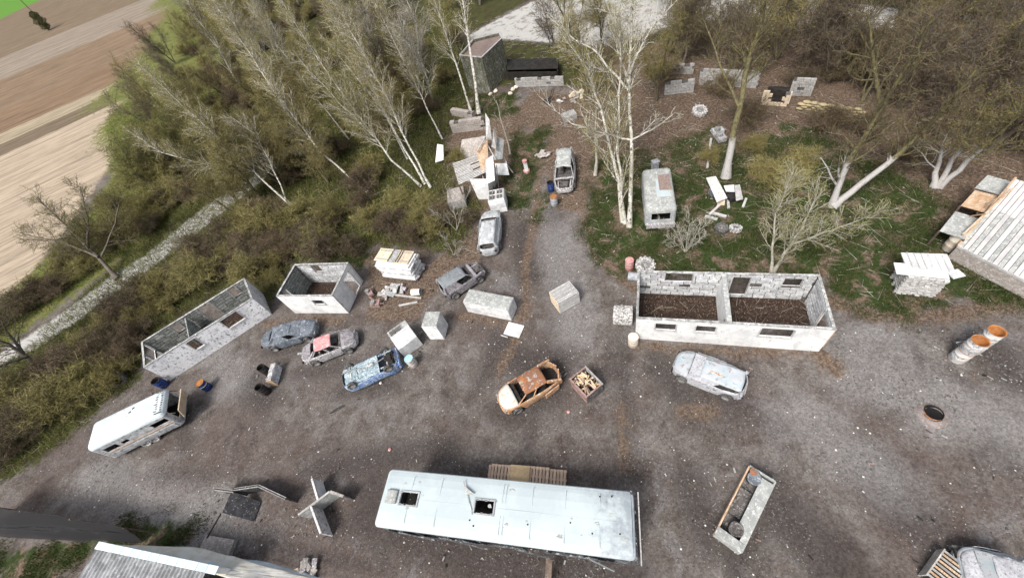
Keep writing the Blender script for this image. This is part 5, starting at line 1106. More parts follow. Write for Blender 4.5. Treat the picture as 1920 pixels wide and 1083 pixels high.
drum('dark drum with bright orange lid on the driveway by the stripped wreck', (5.61, 25.20, 0.00), mat='drum_grey', lid='orange', r=.29)
drum('short cream drum at the near edge of the boarded shed', (24.97, 10.13, 0.00), mat='drum_cream', lid='drum_cream', r=.36, h=1.2)
for (bp, lab) in (((19.75, 4.53, 0.00), 'front'), ((20.73, 4.68, 0.00), 'rear')):
    for z in (0, .90):
        drum('%s drum of the %s whitewashed stack near the right edge' % ('bottom' if z == 0 else 'top, orange inside,', lab), (bp[0], bp[1], z), mat='drum_white', open_='orange', r=.33, h=.9, bands=((.3, 'grey_top'),), group='whitewashed drum stacks')
b = MB(); b.slab([(19.63, 5.04, 0.90), (20.29, 4.90, 0.95), (20.97, 4.98, 0.10), (20.28, 5.03, 0.10)], .03); tag(b.build('leaning_sheet', M['drum_grey']), 'bent grey metal sheet leaning on the whitewashed drum stacks', 'sheet')
t = drum('sunken rusty drum, only its black open mouth showing in the gravel', (16.68, 2.67, 0.00), mat='rust', open_='pit', r=.36, h=.16)
b = MB(); b.lathe([(.35, .12), (.42, .09), (.56, .02), (.68, -.05)], n=22); b.dent(.05, 3, 4); o = b.build('ash_ring', M['ash'], smooth=True); o.location = (16.60, 2.59, 0.00); tag(o, 'low ring of pale ash round the sunken rusty drum', 'ash')
# little white barrier between the black drums
(cx, cy), a, L = between((-17.57, 18.53, 0.40), (-17.77, 17.23, 0.40)); t = thing('low_barrier', 'narrow whitish barrier of battered boards beside the two black drums', 'barrier', (cx, cy, 0), a)
for k in range(4): b = MB(); b.box((-L / 2 + L / 4 * (k + .5), 0, .78), (L / 4 - .02, .34, .05)); b.dent(.02, 3, k); b.build('top_board', M['splash'] if k % 2 else M['wood_white'], t)
for s in (-1, 1): b = MB(); b.box((0, s * .17, .4), (L, .04, .72)); b.dent(.02, 3, 7 + s); b.build('side_board', M['white_block'], t)
for s in (-1, 1): b = MB(); b.box((s * L / 2, 0, .4), (.05, .4, .78)); b.build('end_board', M['wood_orange' if s > 0 else 'wood'], t)
# beams and rusty bits
for pq, lab in ((((-9.88, 22.33, 0.10), (-6.58, 20.30, 0.10)), 'long pale beam lying on the ground in front of the debris heap'), (((-8.36, 20.38, 0.06), (-6.92, 20.11, 0.06)), 'short cream beam lying on leaves right of the long beam')):
    b = MB(); b.bar(*pq, .13, .11); tag(b.build('beam', M['wood_white']), lab, 'beam')
def machine(label, p, seed, mat, s=1):
    rs = random.Random(seed); t = thing('scrap_motor', label, 'scrap', p, rs.uniform(0, 3))
    b = MB(); b.box((0, 0, .22), (.6 * s, .4 * s, .35)); b.dent(.06, 5, seed); b.build('block', M[mat], t)
    b = MB(); b.cyl((.1, .1, .3), .16 * s, .3, 12); b.build('pot', M['rim'], t)
    b = MB(); b.tube([(-.3, 0, .2), (-.5, .15, .35), (-.65, .05, .2)], .05, 6); b.tube([(.3, -.2, .3), (.5, -.3, .15)], .06, 6); b.build('pipe', M[mat], t)
machine('rusty pinkish scrap motor on the ground by the small hut, lower of two', (-10.08, 21.23, 0.00), 2, 'rusty_iron', 1.2); machine('brown scrap metal pot lying at the left end of the long beam', (-10.46, 22.44, 0.00), 5, 'rusty_iron', 1)
t = drum('fallen white urn lying on its side in the debris heap', (-7.19, 21.04, 0.26), mat='drum_cream', r=.26, h=.7, open_='drum_grey', tilt=(0, R(90), R(-20)), name='fallen_urn', group=None); t['category'] = 'urn'
# broken firewood crate
(cx, cy), a, L = between((2.31, 9.98, 0.50), (2.80, 9.04, 0.50)); t = thing('firewood_crate', 'open charred crate filled with yellow split wood, beside the rusty orange car', 'crate', ((2.17, 9.47, 0.45)[0], (2.17, 9.47, 0.45)[1], 0), R(-70))
Wd, Ld, Hh = 1.15, 1.35, .95
for s in (-1, 1):
    for k in range(4):
        b = MB(); b.box((0, s * Wd / 2, .12 + .24 * k), (Ld, .05, .20)); b.dent(.015, 3, k + s); b.build('side_board', M['rusty_iron'] if s < 0 else M['splash'], t)
        b = MB(); b.box((s * Ld / 2, 0, .12 + .24 * k), (.05, Wd, .20)); b.dent(.015, 3, k + s + 9); b.build('side_board', M['char'], t)
    b = MB(); b.box((0, s * Wd / 2, Hh + .02), (Ld + .10, .09, .05)); b.build('rim_board', M['rusty_iron'] if s < 0 else M['wood'], t); b = MB(); b.box((s * Ld / 2, 0, Hh + .025), (.09, Wd - .10, .05)); b.build('rim_board', M['rusty_iron'], t)
b = MB(); b.box((0, 0, .35), (Ld - .1, Wd - .1, .5)); b.build('dark_fill', M['black'], t)
rs = random.Random(3)
for k in range(48):
    b = MB(); l_ = rs.uniform(.25, .5); b.prism([(0, 0), (.10, .02), (.06, .09)], -l_ / 2, l_ / 2); o = b.build('split_log', M[('osb', 'wood_fresh', 'cream', 'dark_wood')[k % 4]], t); o.location = (rs.uniform(-.5, .5), rs.uniform(-.42, .42), rs.uniform(.62, .9)); o.rotation_euler = (PI / 2 + rs.uniform(-.3, .3), rs.uniform(-.3, .3), rs.uniform(0, 3.1))
# litter bits
for p, m_, lab in (((0.69, 8.54, 0.00), 'drum_pink', 'small bright red scrap of plastic on the gravel below the orange car'), ((-9.86, 9.96, 0.00), 'drum_pink', 'red scrap of plastic on the gravel above the bus roof'), ((-10.16, 14.52, 0.00), 'drum_cream', 'small whitish stone beside the overturned blue car')):
    b = MB(); b.lathe([(.001, 0), (.09, .02), (.10, .06), (.001, .1)], n=7); b.dent(.04, 8, p[0]); o = b.build('scrap', M[m_]); o.location = p; tag(o, lab, 'scrap')
# crate behind the white car, with lattice top
(cx, cy), a, L = between((0.68, 27.62, 0.80), (2.02, 27.09, 0.80)); t = plank_box('lattice_crate', 'white crate with dark lattice lid behind the white splashed estate car', [(1.35, 27.27, 0.60)[0], (1.35, 27.27, 0.60)[1], -14, 1.35, 1.35, 1.35], nt_=2, ns=3, side='white_box', top='white_box', cat='crate', seed=7)
for i in range(2):
    for j in range(2): b = MB(); b.box((-.32 + .62 * i, -.3 + .6 * j, 1.372), (.46, .48, .03)); b.build('lattice_pane', M['dark_frame'], t)
for i in range(5): b = MB(); b.box((-.60 + .3 * i, 0, 1.40), (.035, 1.3, .03)); b.build('lattice_bar', M['rail'], t)
plank_box('stone_block_box', 'rough mottled box at the foot of the birch clump, left of the lattice crate', [(-1.91, 29.84, 0.40)[0], (-1.91, 29.84, 0.40)[1], -8, 1.5, 1.9, .85], nt_=1, ns=1, side='concrete', top='stone', cat='box', seed=8)

# ------------------------------------------------------------------ two storey plank shack with collapsed panels
def shack():
    p = (0.70, 32.43, 0.00); t = thing('plank_shack', 'half collapsed plank shack with slatted deck and orange panels under the birches', 'shack', (p[0], p[1], 0), R(-12)); o = Vector(t.location); Mx = Matrix.Rotation(-R(-12), 4, 'Z'); loc = lambda q: Mx @ (Vector(q) - Vector((o.x, o.y, 0)))
    def sl(nm, mt, qs, th=.05): b = MB(); b.slab([loc(q) for q in qs], th); b.dent(.02, 1.5, qs[0][0]); return b.build(nm, M[mt], t)
    sl('front_wall', 'white_wall', [(-0.16, 29.21, 0.00), (0.78, 28.75, 0.00), (1.12, 28.48, 2.20), (-0.31, 29.33, 2.20)])
    sl('side_wall', 'white_box', [(0.80, 28.82, 0.00), (1.95, 30.64, 0.00), (2.18, 29.64, 2.30), (1.12, 28.48, 2.20)])
    sl('upper_panel', 'white_box', [(0.91, 28.32, 1.90), (1.68, 28.41, 1.90), (2.22, 29.89, 3.30), (1.48, 29.52, 3.30)])
    sl('orange_panel', 'wood_orange', [(0.88, 29.51, 2.20), (1.67, 30.30, 2.30), (2.32, 32.32, 3.30), (1.07, 31.67, 3.20)], .05)
    sl('gable_panel', 'wood_white', [(2.24, 32.54, 3.20), (2.70, 32.59, 3.00), (3.08, 33.68, 4.20), (2.94, 34.29, 4.60)], .05)
    sl('gable_panel', 'wood', [(2.41, 31.58, 3.00), (2.72, 31.27, 2.80), (3.25, 33.00, 3.20), (3.17, 33.28, 3.60)], .04)
    sl('leaning_panel', 'grey_top', [(2.24, 30.63, 2.30), (3.00, 30.96, 1.90), (3.79, 32.92, 2.40), (3.28, 33.13, 2.80)], .04)
    sl('white_side_panel', 'white_box', [(2.05, 30.03, 1.20), (3.13, 29.97, 0.80), (3.26, 30.88, 1.40), (2.26, 30.88, 1.80)], .05)
    for a_, c_ in (((2.14, 32.23, 3.10), (2.40, 30.52, 2.30)), ((2.25, 29.61, 2.40), (1.89, 29.82, 0.00)), ((3.08, 32.91, 3.00), (3.29, 31.17, 1.20)), ((1.11, 31.20, 3.20), (2.29, 32.46, 3.60)), ((3.07, 31.38, 1.50), (3.59, 30.77, 0.30)), ((0.84, 29.13, 2.20), (0.76, 28.69, 0.00))):
        b = MB(); b.bar(loc(a_), loc(c_), .09, .07); b.build('timber', M['wood'], t)
    # slatted deck: individual slats
    A, B, Cc, D = [loc(q) for q in ((-1.30, 29.48, 2.00), (1.42, 29.44, 2.30), (0.99, 32.31, 2.30), (-1.28, 32.87, 2.00))]
    n = 15
    for i in range(n):
        u = i / n; a_, c_ = A + (D - A) * u, B + (Cc - B) * u
        if i in (5, 9): c_ = a_ + (c_ - a_) * .6
        b = MB(); b.bar(a_, c_, .11, .03); b.build('slat', M['wood_white'], t)
    for u in (.05, .5, .95): b = MB(); b.bar(A + (B - A) * u - Vector((0, 0, .07)), D + (Cc - D) * u - Vector((0, 0, .07)), .08, .10); b.build('joist', M['dark_wood'], t)
    for q in (A, B, Cc, D): b = MB(); b.bar(q - Vector((0, 0, .1)), (q.x, q.y, 0), .10, .10); b.build('post', M['dark_wood'], t)
    sl('canopy_sheet', 'grey_top', [(-1.15, 29.94, 1.90), (-0.32, 29.31, 2.00), (-0.14, 30.53, 2.10), (-0.93, 30.91, 2.00)], .04)
    sl('back_wall', 'stone', [(-0.72, 36.15, 0.00), (2.03, 35.41, 0.00), (2.49, 36.11, 1.50), (0.25, 37.07, 1.40)], .25)
    return t
shack()
block_wall('rubble_wall', 'rough rubble wall under the birch trunks behind the plank shack', (-0.33, 41.54), (3.12, 40.11), 1.3, mat='stone', seed=21, th=.5)
block_wall('rubble_wall', 'low pale rubble wall at the birch roots above the shack', (0.32, 45.20), (2.38, 42.81), .8, mat='stone', seed=22, th=.5)
b = MB(); b.slab([(-3.02, 36.78, 0.20), (-2.13, 36.72, 0.20), (-1.67, 37.47, 1.30), (-2.20, 38.03, 1.30)], .05); tag(b.build('standing_board', M['white_wall']), 'pale board standing upright in the brush left of the shack', 'board')
# post stand near the driveway
p = (4.82, 30.65, 0.00); t = thing('signal_post', 'short white post with pinkish caps on the dark grass by the driveway', 'post', p)
b = MB(); b.box((0, 0, .55), (.3, .3, 1.0)); b.build('shaft', M['white_box'], t); b = MB(); b.cyl((0, 0, 1.05), .22, .18, 12); b.build('cap', M['drum_pink'], t); b = MB(); b.cyl((0, 0, 0), .3, .2, 12); b.build('foot', M['drum_pink'], t)
for k, (x, y) in enumerate(((5.16, 46.66, 0.00)[:2], (5.86, 46.83, 0.00)[:2], (7.19, 45.21, 0.00)[:2], (8.17, 46.17, 0.00)[:2], (7.71, 45.95, 0.00)[:2])):
    b = MB(); b.lathe([(.001, 0), (.22, .03), (.28, .14), (.15, .26), (.001, .3)], n=8); b.dent(.09, 3, k); o = b.build('white_rock', M['drum_cream']); o.location = (x, y, 0); tag(o, ('leftmost white rock', 'second white rock from the left', 'third white rock from the left', 'rightmost white rock', 'fourth white rock from the left')[k] + ' on the grass strip below the tower', 'rock', 'white rocks on the grass strip')
debris('heap of pale pinkish rubble right of the driveway end', (12.81, 40.03), 1.6, 26, 9, ('stone', 'cream', 'drum_white', 'stone'))
debris('small rubble pile beside the grass strip by the driveway', (6.93, 32.08), .7, 14, 10, ('stone', 'stone', 'drum_white'))
p = (10.24, 40.71, 0.00); t = thing('black_trolley', 'black handcart frame with dark seat at the end of the driveway', 'handcart', p, .3)
b = MB(); b.bar((-.3, 0, .2), (.5, 0, .5), .3, .08); b.build('bed', M['black'], t); b = MB(); b.tube([(.5, -.15, .5), (.8, -.15, 1.1), (.8, .15, 1.1), (.5, .15, .5)], .03, 6); b.build('handle', M['black'], t); wheel(t, (-.2, .25, .22), .22, .08); wheel(t, (-.2, -.25, .22), .22, .08)
b = MB(); b.box((0, 0, .25), (1.3, 1.0, .5)); b.dent(.05, 2, 4); o = b.build('pale_block', M['concrete']); o.location = (11.10, 36.54, 0.00); tag(o, 'pale concrete block half hidden by the white birch limb', 'block')

# ------------------------------------------------------------------ tyres
def tractor_tyre(label, p, r, w, tilt, mat, rim=True):
    t = thing('tractor_tyre', label, 'tyre', p); t.rotation_euler = tilt
    b = MB(); b.lathe([(r * .55, -w / 2), (r * .9, -w / 2), (r * .95, -w * .42), (r * .95, w * .42), (r * .9, w / 2), (r * .55, w / 2), (r * .52, 0), (r * .55, -w / 2)], n=36); b.build('carcass', M[mat], t)
    me = None
    for k in range(26):
        a = 2 * PI * k / 26; s = 1 if k % 2 else -1
        if me is None: lb_ = MB(); lb_.box((0, 0, 0), (.10, .10, w * .52)); me = lb_.mesh('lug', M[mat])
        link_mesh('lug', me, t, (r * .985 * math.cos(a), r * .985 * math.sin(a), s * w * .23), rot=(s * .5, 0, a))
    if rim:
        b = MB(); b.lathe([(r * .55, w * .35), (r * .45, w * .40), (r * .40, w * .12), (r * .16, w * .18), (.001, w * .2)], n=24); b.build('rim', M['rim'], t)
        for k in range(8): b = MB(); b.cyl((r * .28 * math.cos(k * .785), r * .28 * math.sin(k * .785), w * .16), .035, .04, 8); b.build('bolt', M['char'], t)
    return t
tractor_tyre('big whitewashed tractor wheel lying flat at the back wall of the longest hut', (9.01, 16.14, 0.25), .62, .42, (R(12), 0, 0), 'tyre_white')
tractor_tyre('tractor tyre with chunky tread standing upright against the left end of the longest hut', ((5.95, 12.95, 0.55)[0], (5.95, 12.95, 0.55)[1], .52), .56, 1.15, (0, R(90), R(-27)), 'tyre_white', rim=False)
tractor_tyre('grey tyre standing on a post among brown leaves below the ruined walls', (21.12, 30.18, 0.30), .62, .35, (R(15), 0, 0), 'tyre_white')
tractor_tyre('old car tyre half buried in the hedge left of the long hut', (-31.16, 22.65, 0.30), .6, .3, (R(60), R(20), 0), 'tyre', rim=False)
tractor_tyre('left of two tyres lying in the grass under the broken tables', (15.06, 17.04, 0.15), .42, .3, (R(8), 0, 0), 'tyre', rim=True)
tractor_tyre('right of two tyres lying in the grass under the broken tables', (15.82, 16.64, 0.15), .36, .28, (R(-8), R(10), 0), 'tyre_white', rim=True)
# tables and boards in the grass
t = thing('broken_table', 'tilted white door leaf resting on blocks below the whitewashed trunk', 'table', (16.60, 19.67, 0.00)); o_ = Vector(t.location)
b = MB(); b.slab([Vector(q) - o_ for q in ((16.38, 21.38, 0.90), (16.96, 21.10, 1.00), (16.66, 19.05, 0.60), (15.90, 19.09, 0.50))], .06); b.build('leaf', M['wood_white'], t)
b = MB(); b.slab([Vector(q) - o_ for q in ((16.18, 19.45, 0.60), (16.61, 19.21, 0.60), (16.57, 19.09, 0.00), (16.15, 19.33, 0.00))], .06); b.build('support_board', M['cream'], t)
b = MB(); b.box(Vector((16.46, 20.36, 0.30)) - o_, (.5, .5, .5)); b.build('block', M['grey_car'], t)
t = thing('low_bench', 'low bench of pale boards over a dark gap beside the tilted door leaf', 'bench', (17.77, 19.67, 0.00)); o_ = Vector(t.location)
for qs, m_ in ((((17.16, 20.30, 0.60), (17.80, 20.06, 0.60), (17.50, 19.49, 0.50), (17.02, 19.77, 0.50)), 'white_box'), (((17.80, 19.99, 0.60), (18.13, 19.87, 0.60), (17.54, 18.56, 0.50), (17.06, 18.63, 0.50)), 'wood_white')):
    b = MB(); b.slab([Vector(q) - o_ for q in qs], .05); b.build('seat_board', M[m_], t)
b = MB(); b.box(Vector((17.34, 19.45, 0.20)) - o_, (.8, .8, .4)); b.build('gap_shade_block', M['drum_black'], t)  # black block stands in for the shade in the gap under the boards
for pq, lab in ((((17.26, 19.83, 0.10), (16.56, 18.59, 0.10)), 'thin upright whitish post in the grass left of the low bench'), (((18.10, 18.89, 0.10), (17.43, 18.24, 0.10)), 'short pale log lying right of the low bench'), (((15.09, 18.58, 0.15), (16.11, 18.97, 0.30)), 'pale stick leaning below the tilted door leaf'),
                (((15.33, 18.76, 0.10), (15.94, 17.88, 0.15)), 'pale broken plank lying above the two tyres'), (((14.80, 18.62, 0.10), (15.33, 17.96, 0.10)), 'grey broken plank lying left of the two tyres'), (((17.69, 23.19, 0.10), (19.91, 26.35, 0.10)), 'white pole lying in the grass left of the whitewashed trunk')):
    b = MB(); b.bar(*pq, .16, .12); b.dent(.02, 3, pq[0][0]); tag(b.build('post' if 'post' in lab or 'pole' in lab else 'plank', M['wood_white']), lab, 'plank' if 'plank' in lab else 'post')
p = (14.33, 25.17, 0.00); b = MB(); b.box((0, 0, .4), (.45, .4, .8)); b.box((0, 0, .82), (.55, .5, .06)); o = b.build('small_cabinet', M['drum_grey']); o.location = p; tag(o, 'small grey cabinet standing behind the derelict van', 'cabinet')
machine('scrap engine beside the whitewashed trunk, on brown leaves', (20.49, 25.96, 0.00), 12, 'splash', 1.6); machine('white washing machine shell by the whitewashed trunk', (20.80, 26.85, 0.00), 15, 'white_car', 1.5)
# stack of white pallets in the grass
c = (21.28, 8.73, 0.00); t = thing('white_pallet_stack', 'high stack of whitewashed pallets topped by a skewed panel, on the grass near the shed', 'pallet stack', (c[0], c[1], 0), R(-35)); rs = random.Random(8)
for k in range(11):
    for j in range(3):
        b = MB(); b.box((0, -.55 + j * .55, .045), (1.7, .14, .07)); o = b.build('stringer', M['wood_white'], t); o.location = (rs.uniform(-.05, .05), rs.uniform(-.05, .05), k * .14); 
    for j in range(6):
        b = MB(); b.box((-.72 + j * .29, 0, .095), (.2, 1.3, .025)); o = b.build('slat', M['wood_white'], t); o.location = (rs.uniform(-.04, .04), rs.uniform(-.04, .04), k * .14); o.rotation_euler[2] = rs.uniform(-.02, .02)
b = MB(); b.box((.05, .5, 1.62), (2.0, 1.2, .05), rz=.1); b.build('top_panel', M['white_box'], t); b = MB(); b.box((-.3, -.15, 1.60), (2.2, .8, .04), rz=.02); b.build('top_panel', M['white_box'], t)
for k in range(6): b = MB(); b.box((-.7 + k * .3, .5, 1.66), (.05, 1.1, .03), rz=.1); b.build('panel_lath', M['wood_white'], t)
b = MB(); b.box((1.15, -.1, 1.55), (.6, .5, .05), rz=.5); b.build('corner_board', M['white_box'], t)

# ------------------------------------------------------------------ X shaped barricades and the feeder box
def barricade(label, legs, seed, group='X shaped board barricades', th=.07):
    o = Vector((legs[0][1][0][0], legs[0][1][0][1], 0)); t = thing('barricade', label, 'barricade', o, 0, group)
    for mt, (a_, c_, h) in legs:
        a_, c_ = Vector((a_[0], a_[1], 0)) - o, Vector((c_[0], c_[1], 0)) - o; b = MB(); d = (c_ - a_); n = max(2, int(d.length / .35))
        b.slab([a_, c_, c_ + Vector((0, 0, h)), a_ + Vector((0, 0, h))], th); b.dent(.015, 2, seed); p = b.build('panel', M[mt], t)
        for e in (-1, 1):
            s = MB(); nn = Vector((d.y, -d.x, 0)).normalized() * (th * .5 + .015) * (1 if e > 0 else -1) - Vector((d.y, -d.x, 0)).normalized() * th * .5; s.bar(a_ + nn + Vector((0, 0, h * .96)), c_ + nn + Vector((0, 0, h * .96)), .03, .08); s.build('top_batten', M['wood'], p)
    return t
barricade('low dark charred barricade with a sloping square board, near the shade net',
    [('charcoal', ((-18.74, 10.31, 1.10), (-19.95, 10.82, 1.10), 1.1)), ('charcoal', ((-18.75, 10.35, 1.10), (-17.26, 10.07, 1.10), 1.1)), ('charcoal', ((-17.26, 10.07, 1.10), (-15.50, 8.83, 1.10), 1.1))], 2)
b = MB(); b.slab([(-19.26, 9.33, 1.05), (-18.06, 8.64, 0.08), (-17.75, 9.58, 0.08), (-18.91, 10.32, 1.05)], .06); b.dent(.02, 2, 1); tag(b.build('charred_board', M['charcoal']), 'charred square board sloping down from the dark barricade', 'board')
barricade('whitewashed barricade of crossed panels above the left end of the bus',
    [('grey_top', ((-14.65, 7.74, 1.10), (-12.90, 8.36, 1.10), 1.1)), ('stone', ((-12.90, 8.36, 1.10), (-12.14, 7.88, 1.10), 1.1)), ('white_wall', ((-14.03, 9.43, 1.10), (-13.62, 8.21, 1.10), 1.1)), ('wall_peel', ((-14.00, 7.98, 1.10), (-13.37, 6.49, 1.10), 1.1))], 5)
b = MB(); b.bar((-19.75, 9.50, 0.60), (-20.62, 8.55, 0.30), .06, .06); tag(b.build('pole', M['black']), 'dark thin pole running from the dark barricade to the rubble slab', 'pole')
b = MB(); b.box((0, 0, .15), (2.0, .95, .3)); b.dent(.09, 2.2, 3); o = b.build('rubble_slab', M['stone']); o.location = (-19.98, 7.91, 0.00); o.rotation_euler = (0, 0, R(-22)); tag(o, 'broken slab of pinkish rubble between the shed coping and the gravel', 'rubble')
debris('line of crumbled rubble under the pale plastic sheet', (-14.70, 5.11), .8, 18, 19, ('stone', 'splash', 'stone', 'cream'))
(cx, cy), a, L = between((5.12, 0.77, 0.40), (8.00, 2.71, 0.40)); c = (6.54, 1.63, 0.35)
t = thing('feeder_box', 'long open grey box holding two dented bins, right of the bus', 'box', (c[0], c[1], 0), a); Wf = 1.1; Hf = .62
L = L * 1.0
for s in (-1, 1):
    b = MB(); b.box((0, s * Wf / 2, Hf / 2), (L, .07, Hf)); b.dent(.01, 2, s); b.build('side_board', M['wood'] if s < 0 else M['wood_orange'], t)
    b = MB(); b.box((s * L / 2, 0, Hf / 2), (.09, Wf, Hf)); b.dent(.01, 2, s + 4); b.build('end_board', M['grey_top'], t)
b = MB(); b.box((0, .05, .1), (L - .1, Wf - .1, .08)); b.build('bottom', M['char'], t)
b = MB(); b.box((.30, -.30, Hf + .02), (L * .72, .52, .05)); b.build('lid_board', M['grey_top'], t)
b = MB(); b.box((-L / 2 + .15, 0, Hf + .015), (.34, Wf + .05, .05)); b.build('end_cap', M['grey_top'], t)
b = MB(); b.box((-.9, -.42, Hf + .015), (1.0, .22, .05)); b.build('lid_board', M['grey_top'], t)
b = MB(); b.box((.1, .22, .22), (1.3, .5, .16)); b.dent(.04, 3, 2); b.build('ash_fill', M['char'], t)
def bin_(label, p, mat, seed): 
    b = MB(); b.lathe([(.001, 0), (.27, .0), (.30, .5), (.28, .52), (.24, .46), (.001, .44)], n=14); b.dent(.05, 4, seed); o = b.build('dented_bin', M[mat], smooth=True); o.location = p; o.rotation_euler = (.15, -.1, 0); tag(o, label, 'bin', 'bins in the long grey box')
bin_('upper grey blue bin in the long open box', (7.58, 2.61, 0.25), 'grey_car', 3); bin_('lower charred bin in the long open box', (5.70, 1.07, 0.25), 'char', 4)
b = MB(); b.lathe([(.001, 0), (.16, 0), (.16, .05), (.001, .06)], n=12); o = b.build('orange_cap', M['rust']); o.location = (7.63, 2.77, 0.75); tag(o, 'orange rusty cap on the upper bin of the long open box', 'cap')
# slatted crate at the lower right corner
(cx, cy), a, L = between((11.50, -2.43, 0.50), (12.46, -2.04, 0.50)); t = thing('slatted_box', 'pinkish slatted crate beside the car in the bottom right corner', 'crate', ((12.03, -2.35, 0.40)[0], (12.03, -2.35, 0.40)[1], 0), a)
b = MB(); b.box((0, 0, .3), (1.25, .6, .5)); b.build('dark_inside', M['black'], t)
for k in range(9): b = MB(); b.box((-.6 + k * .15, 0, .6), (.075, .72, .04)); b.build('slat', M['wood_orange'] if k % 2 else M['wood'], t)
for s in (-1, 1): b = MB(); b.box((0, s * .36, .35), (1.35, .05, .55)); b.build('side_rail', M['wood'], t)

b = MB(); b.lathe([(.001, 0), (.30, .01), (.34, .04), (.001, .05)], n=10); b.v = [(x, y * .3, z) for x, y, z in b.v]; b.dent(.04, 3, 2); o = b.build('black_strip', M['drum_black']); o.location = (-13.15, 13.74, 0.00); o.rotation_euler = (0, 0, R(12)); o.scale = (1.6, 1, 1); tag(o, 'flat black rubber strip lying alone on the gravel below the blue car', 'rubber strip')

# ------------------------------------------------------------------ trees and bushes
class Tree:
    def __init__(s, seed, leafsize=.035, twig_r=.008): s.t = MB(); s.cv = []; s.cf = []; s.cm = []; s.rs = random.Random(seed); s.leafsize = leafsize; s.twig_r = twig_r
    def twig(s, p, q, r):
        d = q - p; a = d.orthogonal().normalized() * r; b = d.cross(a).normalized() * r; n = len(s.cv)
        m = (p + q) * .5 + Vector((s.rs.uniform(-1, 1), s.rs.uniform(-1, 1), s.rs.uniform(-1, 1))) * d.length * .08
        for c, k in ((p, 1), (m, .75)):
            s.cv += [tuple(c + a * k), tuple(c - a * .5 * k + b * .87 * k), tuple(c - a * .5 * k - b * .87 * k)]
        s.cv.append(tuple(q))
        for j in range(3): s.cf += [(n + j, n + (j + 1) % 3, n + 3 + (j + 1) % 3, n + 3 + j), (n + 3 + j, n + 3 + (j + 1) % 3, n + 6)]
        s.cm += [0] * 6
    def leaf(s, p, sz):
        u = Vector((s.rs.gauss(0, 1), s.rs.gauss(0, 1), s.rs.gauss(0, .8))).normalized() * sz; w = u.orthogonal().normalized() * sz * .55; n = len(s.cv)
        s.cv += [tuple(p - u * .5), tuple(p + w * .5), tuple(p + u * .6), tuple(p - w * .5)]; s.cf.append((n, n + 1, n + 2, n + 3)); s.cm.append(1)
    def rdir(s, d, ang, up=0):
        a = s.rs.uniform(0, 2 * PI); o = d.orthogonal().normalized(); e = d.cross(o); v = d * math.cos(ang) + (o * math.cos(a) + e * math.sin(a)) * math.sin(ang); v.z += up; return v.normalized()
    def limb(s, path, r0, r1, P, lvl, crown_from=0.25):
        """path: points; P: dict of generator settings."""
        rs = s.rs; k = len(path); L = sum((path[i + 1] - path[i]).length for i in range(k - 1))
        if lvl <= P['mesh_lvl']:
            s.t.tube(path, [(r0 + (r1 - r0) * (i / (k - 1)) ** .8) * (1.45 if lvl == 0 and i == 0 and path[0].z < .3 else 1) for i in range(k)], 7 if lvl == 0 else (5 if lvl == 1 else 3), cap=False)
        else:
            for i in range(k - 1): s.twig(path[i], path[i + 1], max(s.twig_r, (r0 + (r1 - r0) * i / (k - 1))))
        if lvl >= P['depth']:
            for i in range(k):
                for _ in range(P['leaves']):
                    if rs.random() < P['leafp']: s.leaf(path[i] + Vector((rs.gauss(0, .06), rs.gauss(0, .06), rs.gauss(0, .06))), s.leafsize * rs.uniform(.6, 1.5))
            return
        n = int(P['n'][lvl] * (L if P.get('perm', True) else 1)) + 1; c0 = crown_from if lvl == 0 else .12
        for j in range(n):
            u = c0 + (1 - c0) * (j + rs.random()) / n; x = u * (k - 1); i = min(int(x), k - 2); p = path[i].lerp(path[i + 1], x - i); d = (path[i + 1] - path[i]).normalized()
            l = P['len'][lvl] * (1.15 - .75 * u) * rs.uniform(.6, 1.25) * (1 if lvl else P.get('scale', 1)); dd = s.rdir(d, R(P['ang'][lvl]) * rs.uniform(.7, 1.3), P['up'][lvl])
            seg = 5 if lvl == 0 else (4 if lvl == 1 else 3); pts = [p]; cur = dd
            for _ in range(seg - 1):
                cur = (cur + Vector((rs.gauss(0, P['wig']), rs.gauss(0, P['wig']), rs.gauss(0, P['wig']) + P['trop'][lvl]))).normalized(); pts.append(pts[-1] + cur * l / (seg - 1))
            rr = (r0 + (r1 - r0) * u) * rs.uniform(.24, .48); s.limb(pts, max(rr, s.twig_r * (1.9 if lvl < 2 else 1.1)), max(rr * .3, s.twig_r * (1.1 if lvl < 2 else .7)), P, lvl + 1)
    def build(s, name, label, cat, bark, twig, leaf, group=None, loc=(0, 0, 0)):
        e = thing(name, label, cat, loc, 0, group)
        if s.t.v: s.t.build('trunk', M[bark], e, smooth=True)
        me = bpy.data.meshes.new('crown'); me.from_pydata(s.cv, [], s.cf); me.materials.append(M[twig]); me.materials.append(M[leaf]); me.polygons.foreach_set('material_index', s.cm); me.update()
        o = bpy.data.objects.new('crown', me); COL.objects.link(o); o.parent = e; return e
BIRCH = dict(n=(2.4, 3.0, 6.5), len=(3.0, 1.3, .7), ang=(42, 38, 45), up=(.15, .1, 0), trop=(.06, 0, -.10), wig=.10, depth=3, mesh_lvl=2, leaves=1, leafp=.85)
SCRUBT = dict(n=(2.8, 3.2, 6), len=(2.7, 1.3, .6), ang=(50, 50, 65), up=(.12, .08, 0), trop=(.06, .02, 0), wig=.2, depth=3, mesh_lvl=2, leaves=1, leafp=.85)
BARE = dict(n=(2.6, 3.5, 5), len=(2.2, .9, .45), ang=(45, 45, 50), up=(.1, .05, 0), trop=(.05, .0, 0), wig=.14, depth=3, mesh_lvl=2, leaves=1, leafp=.15)
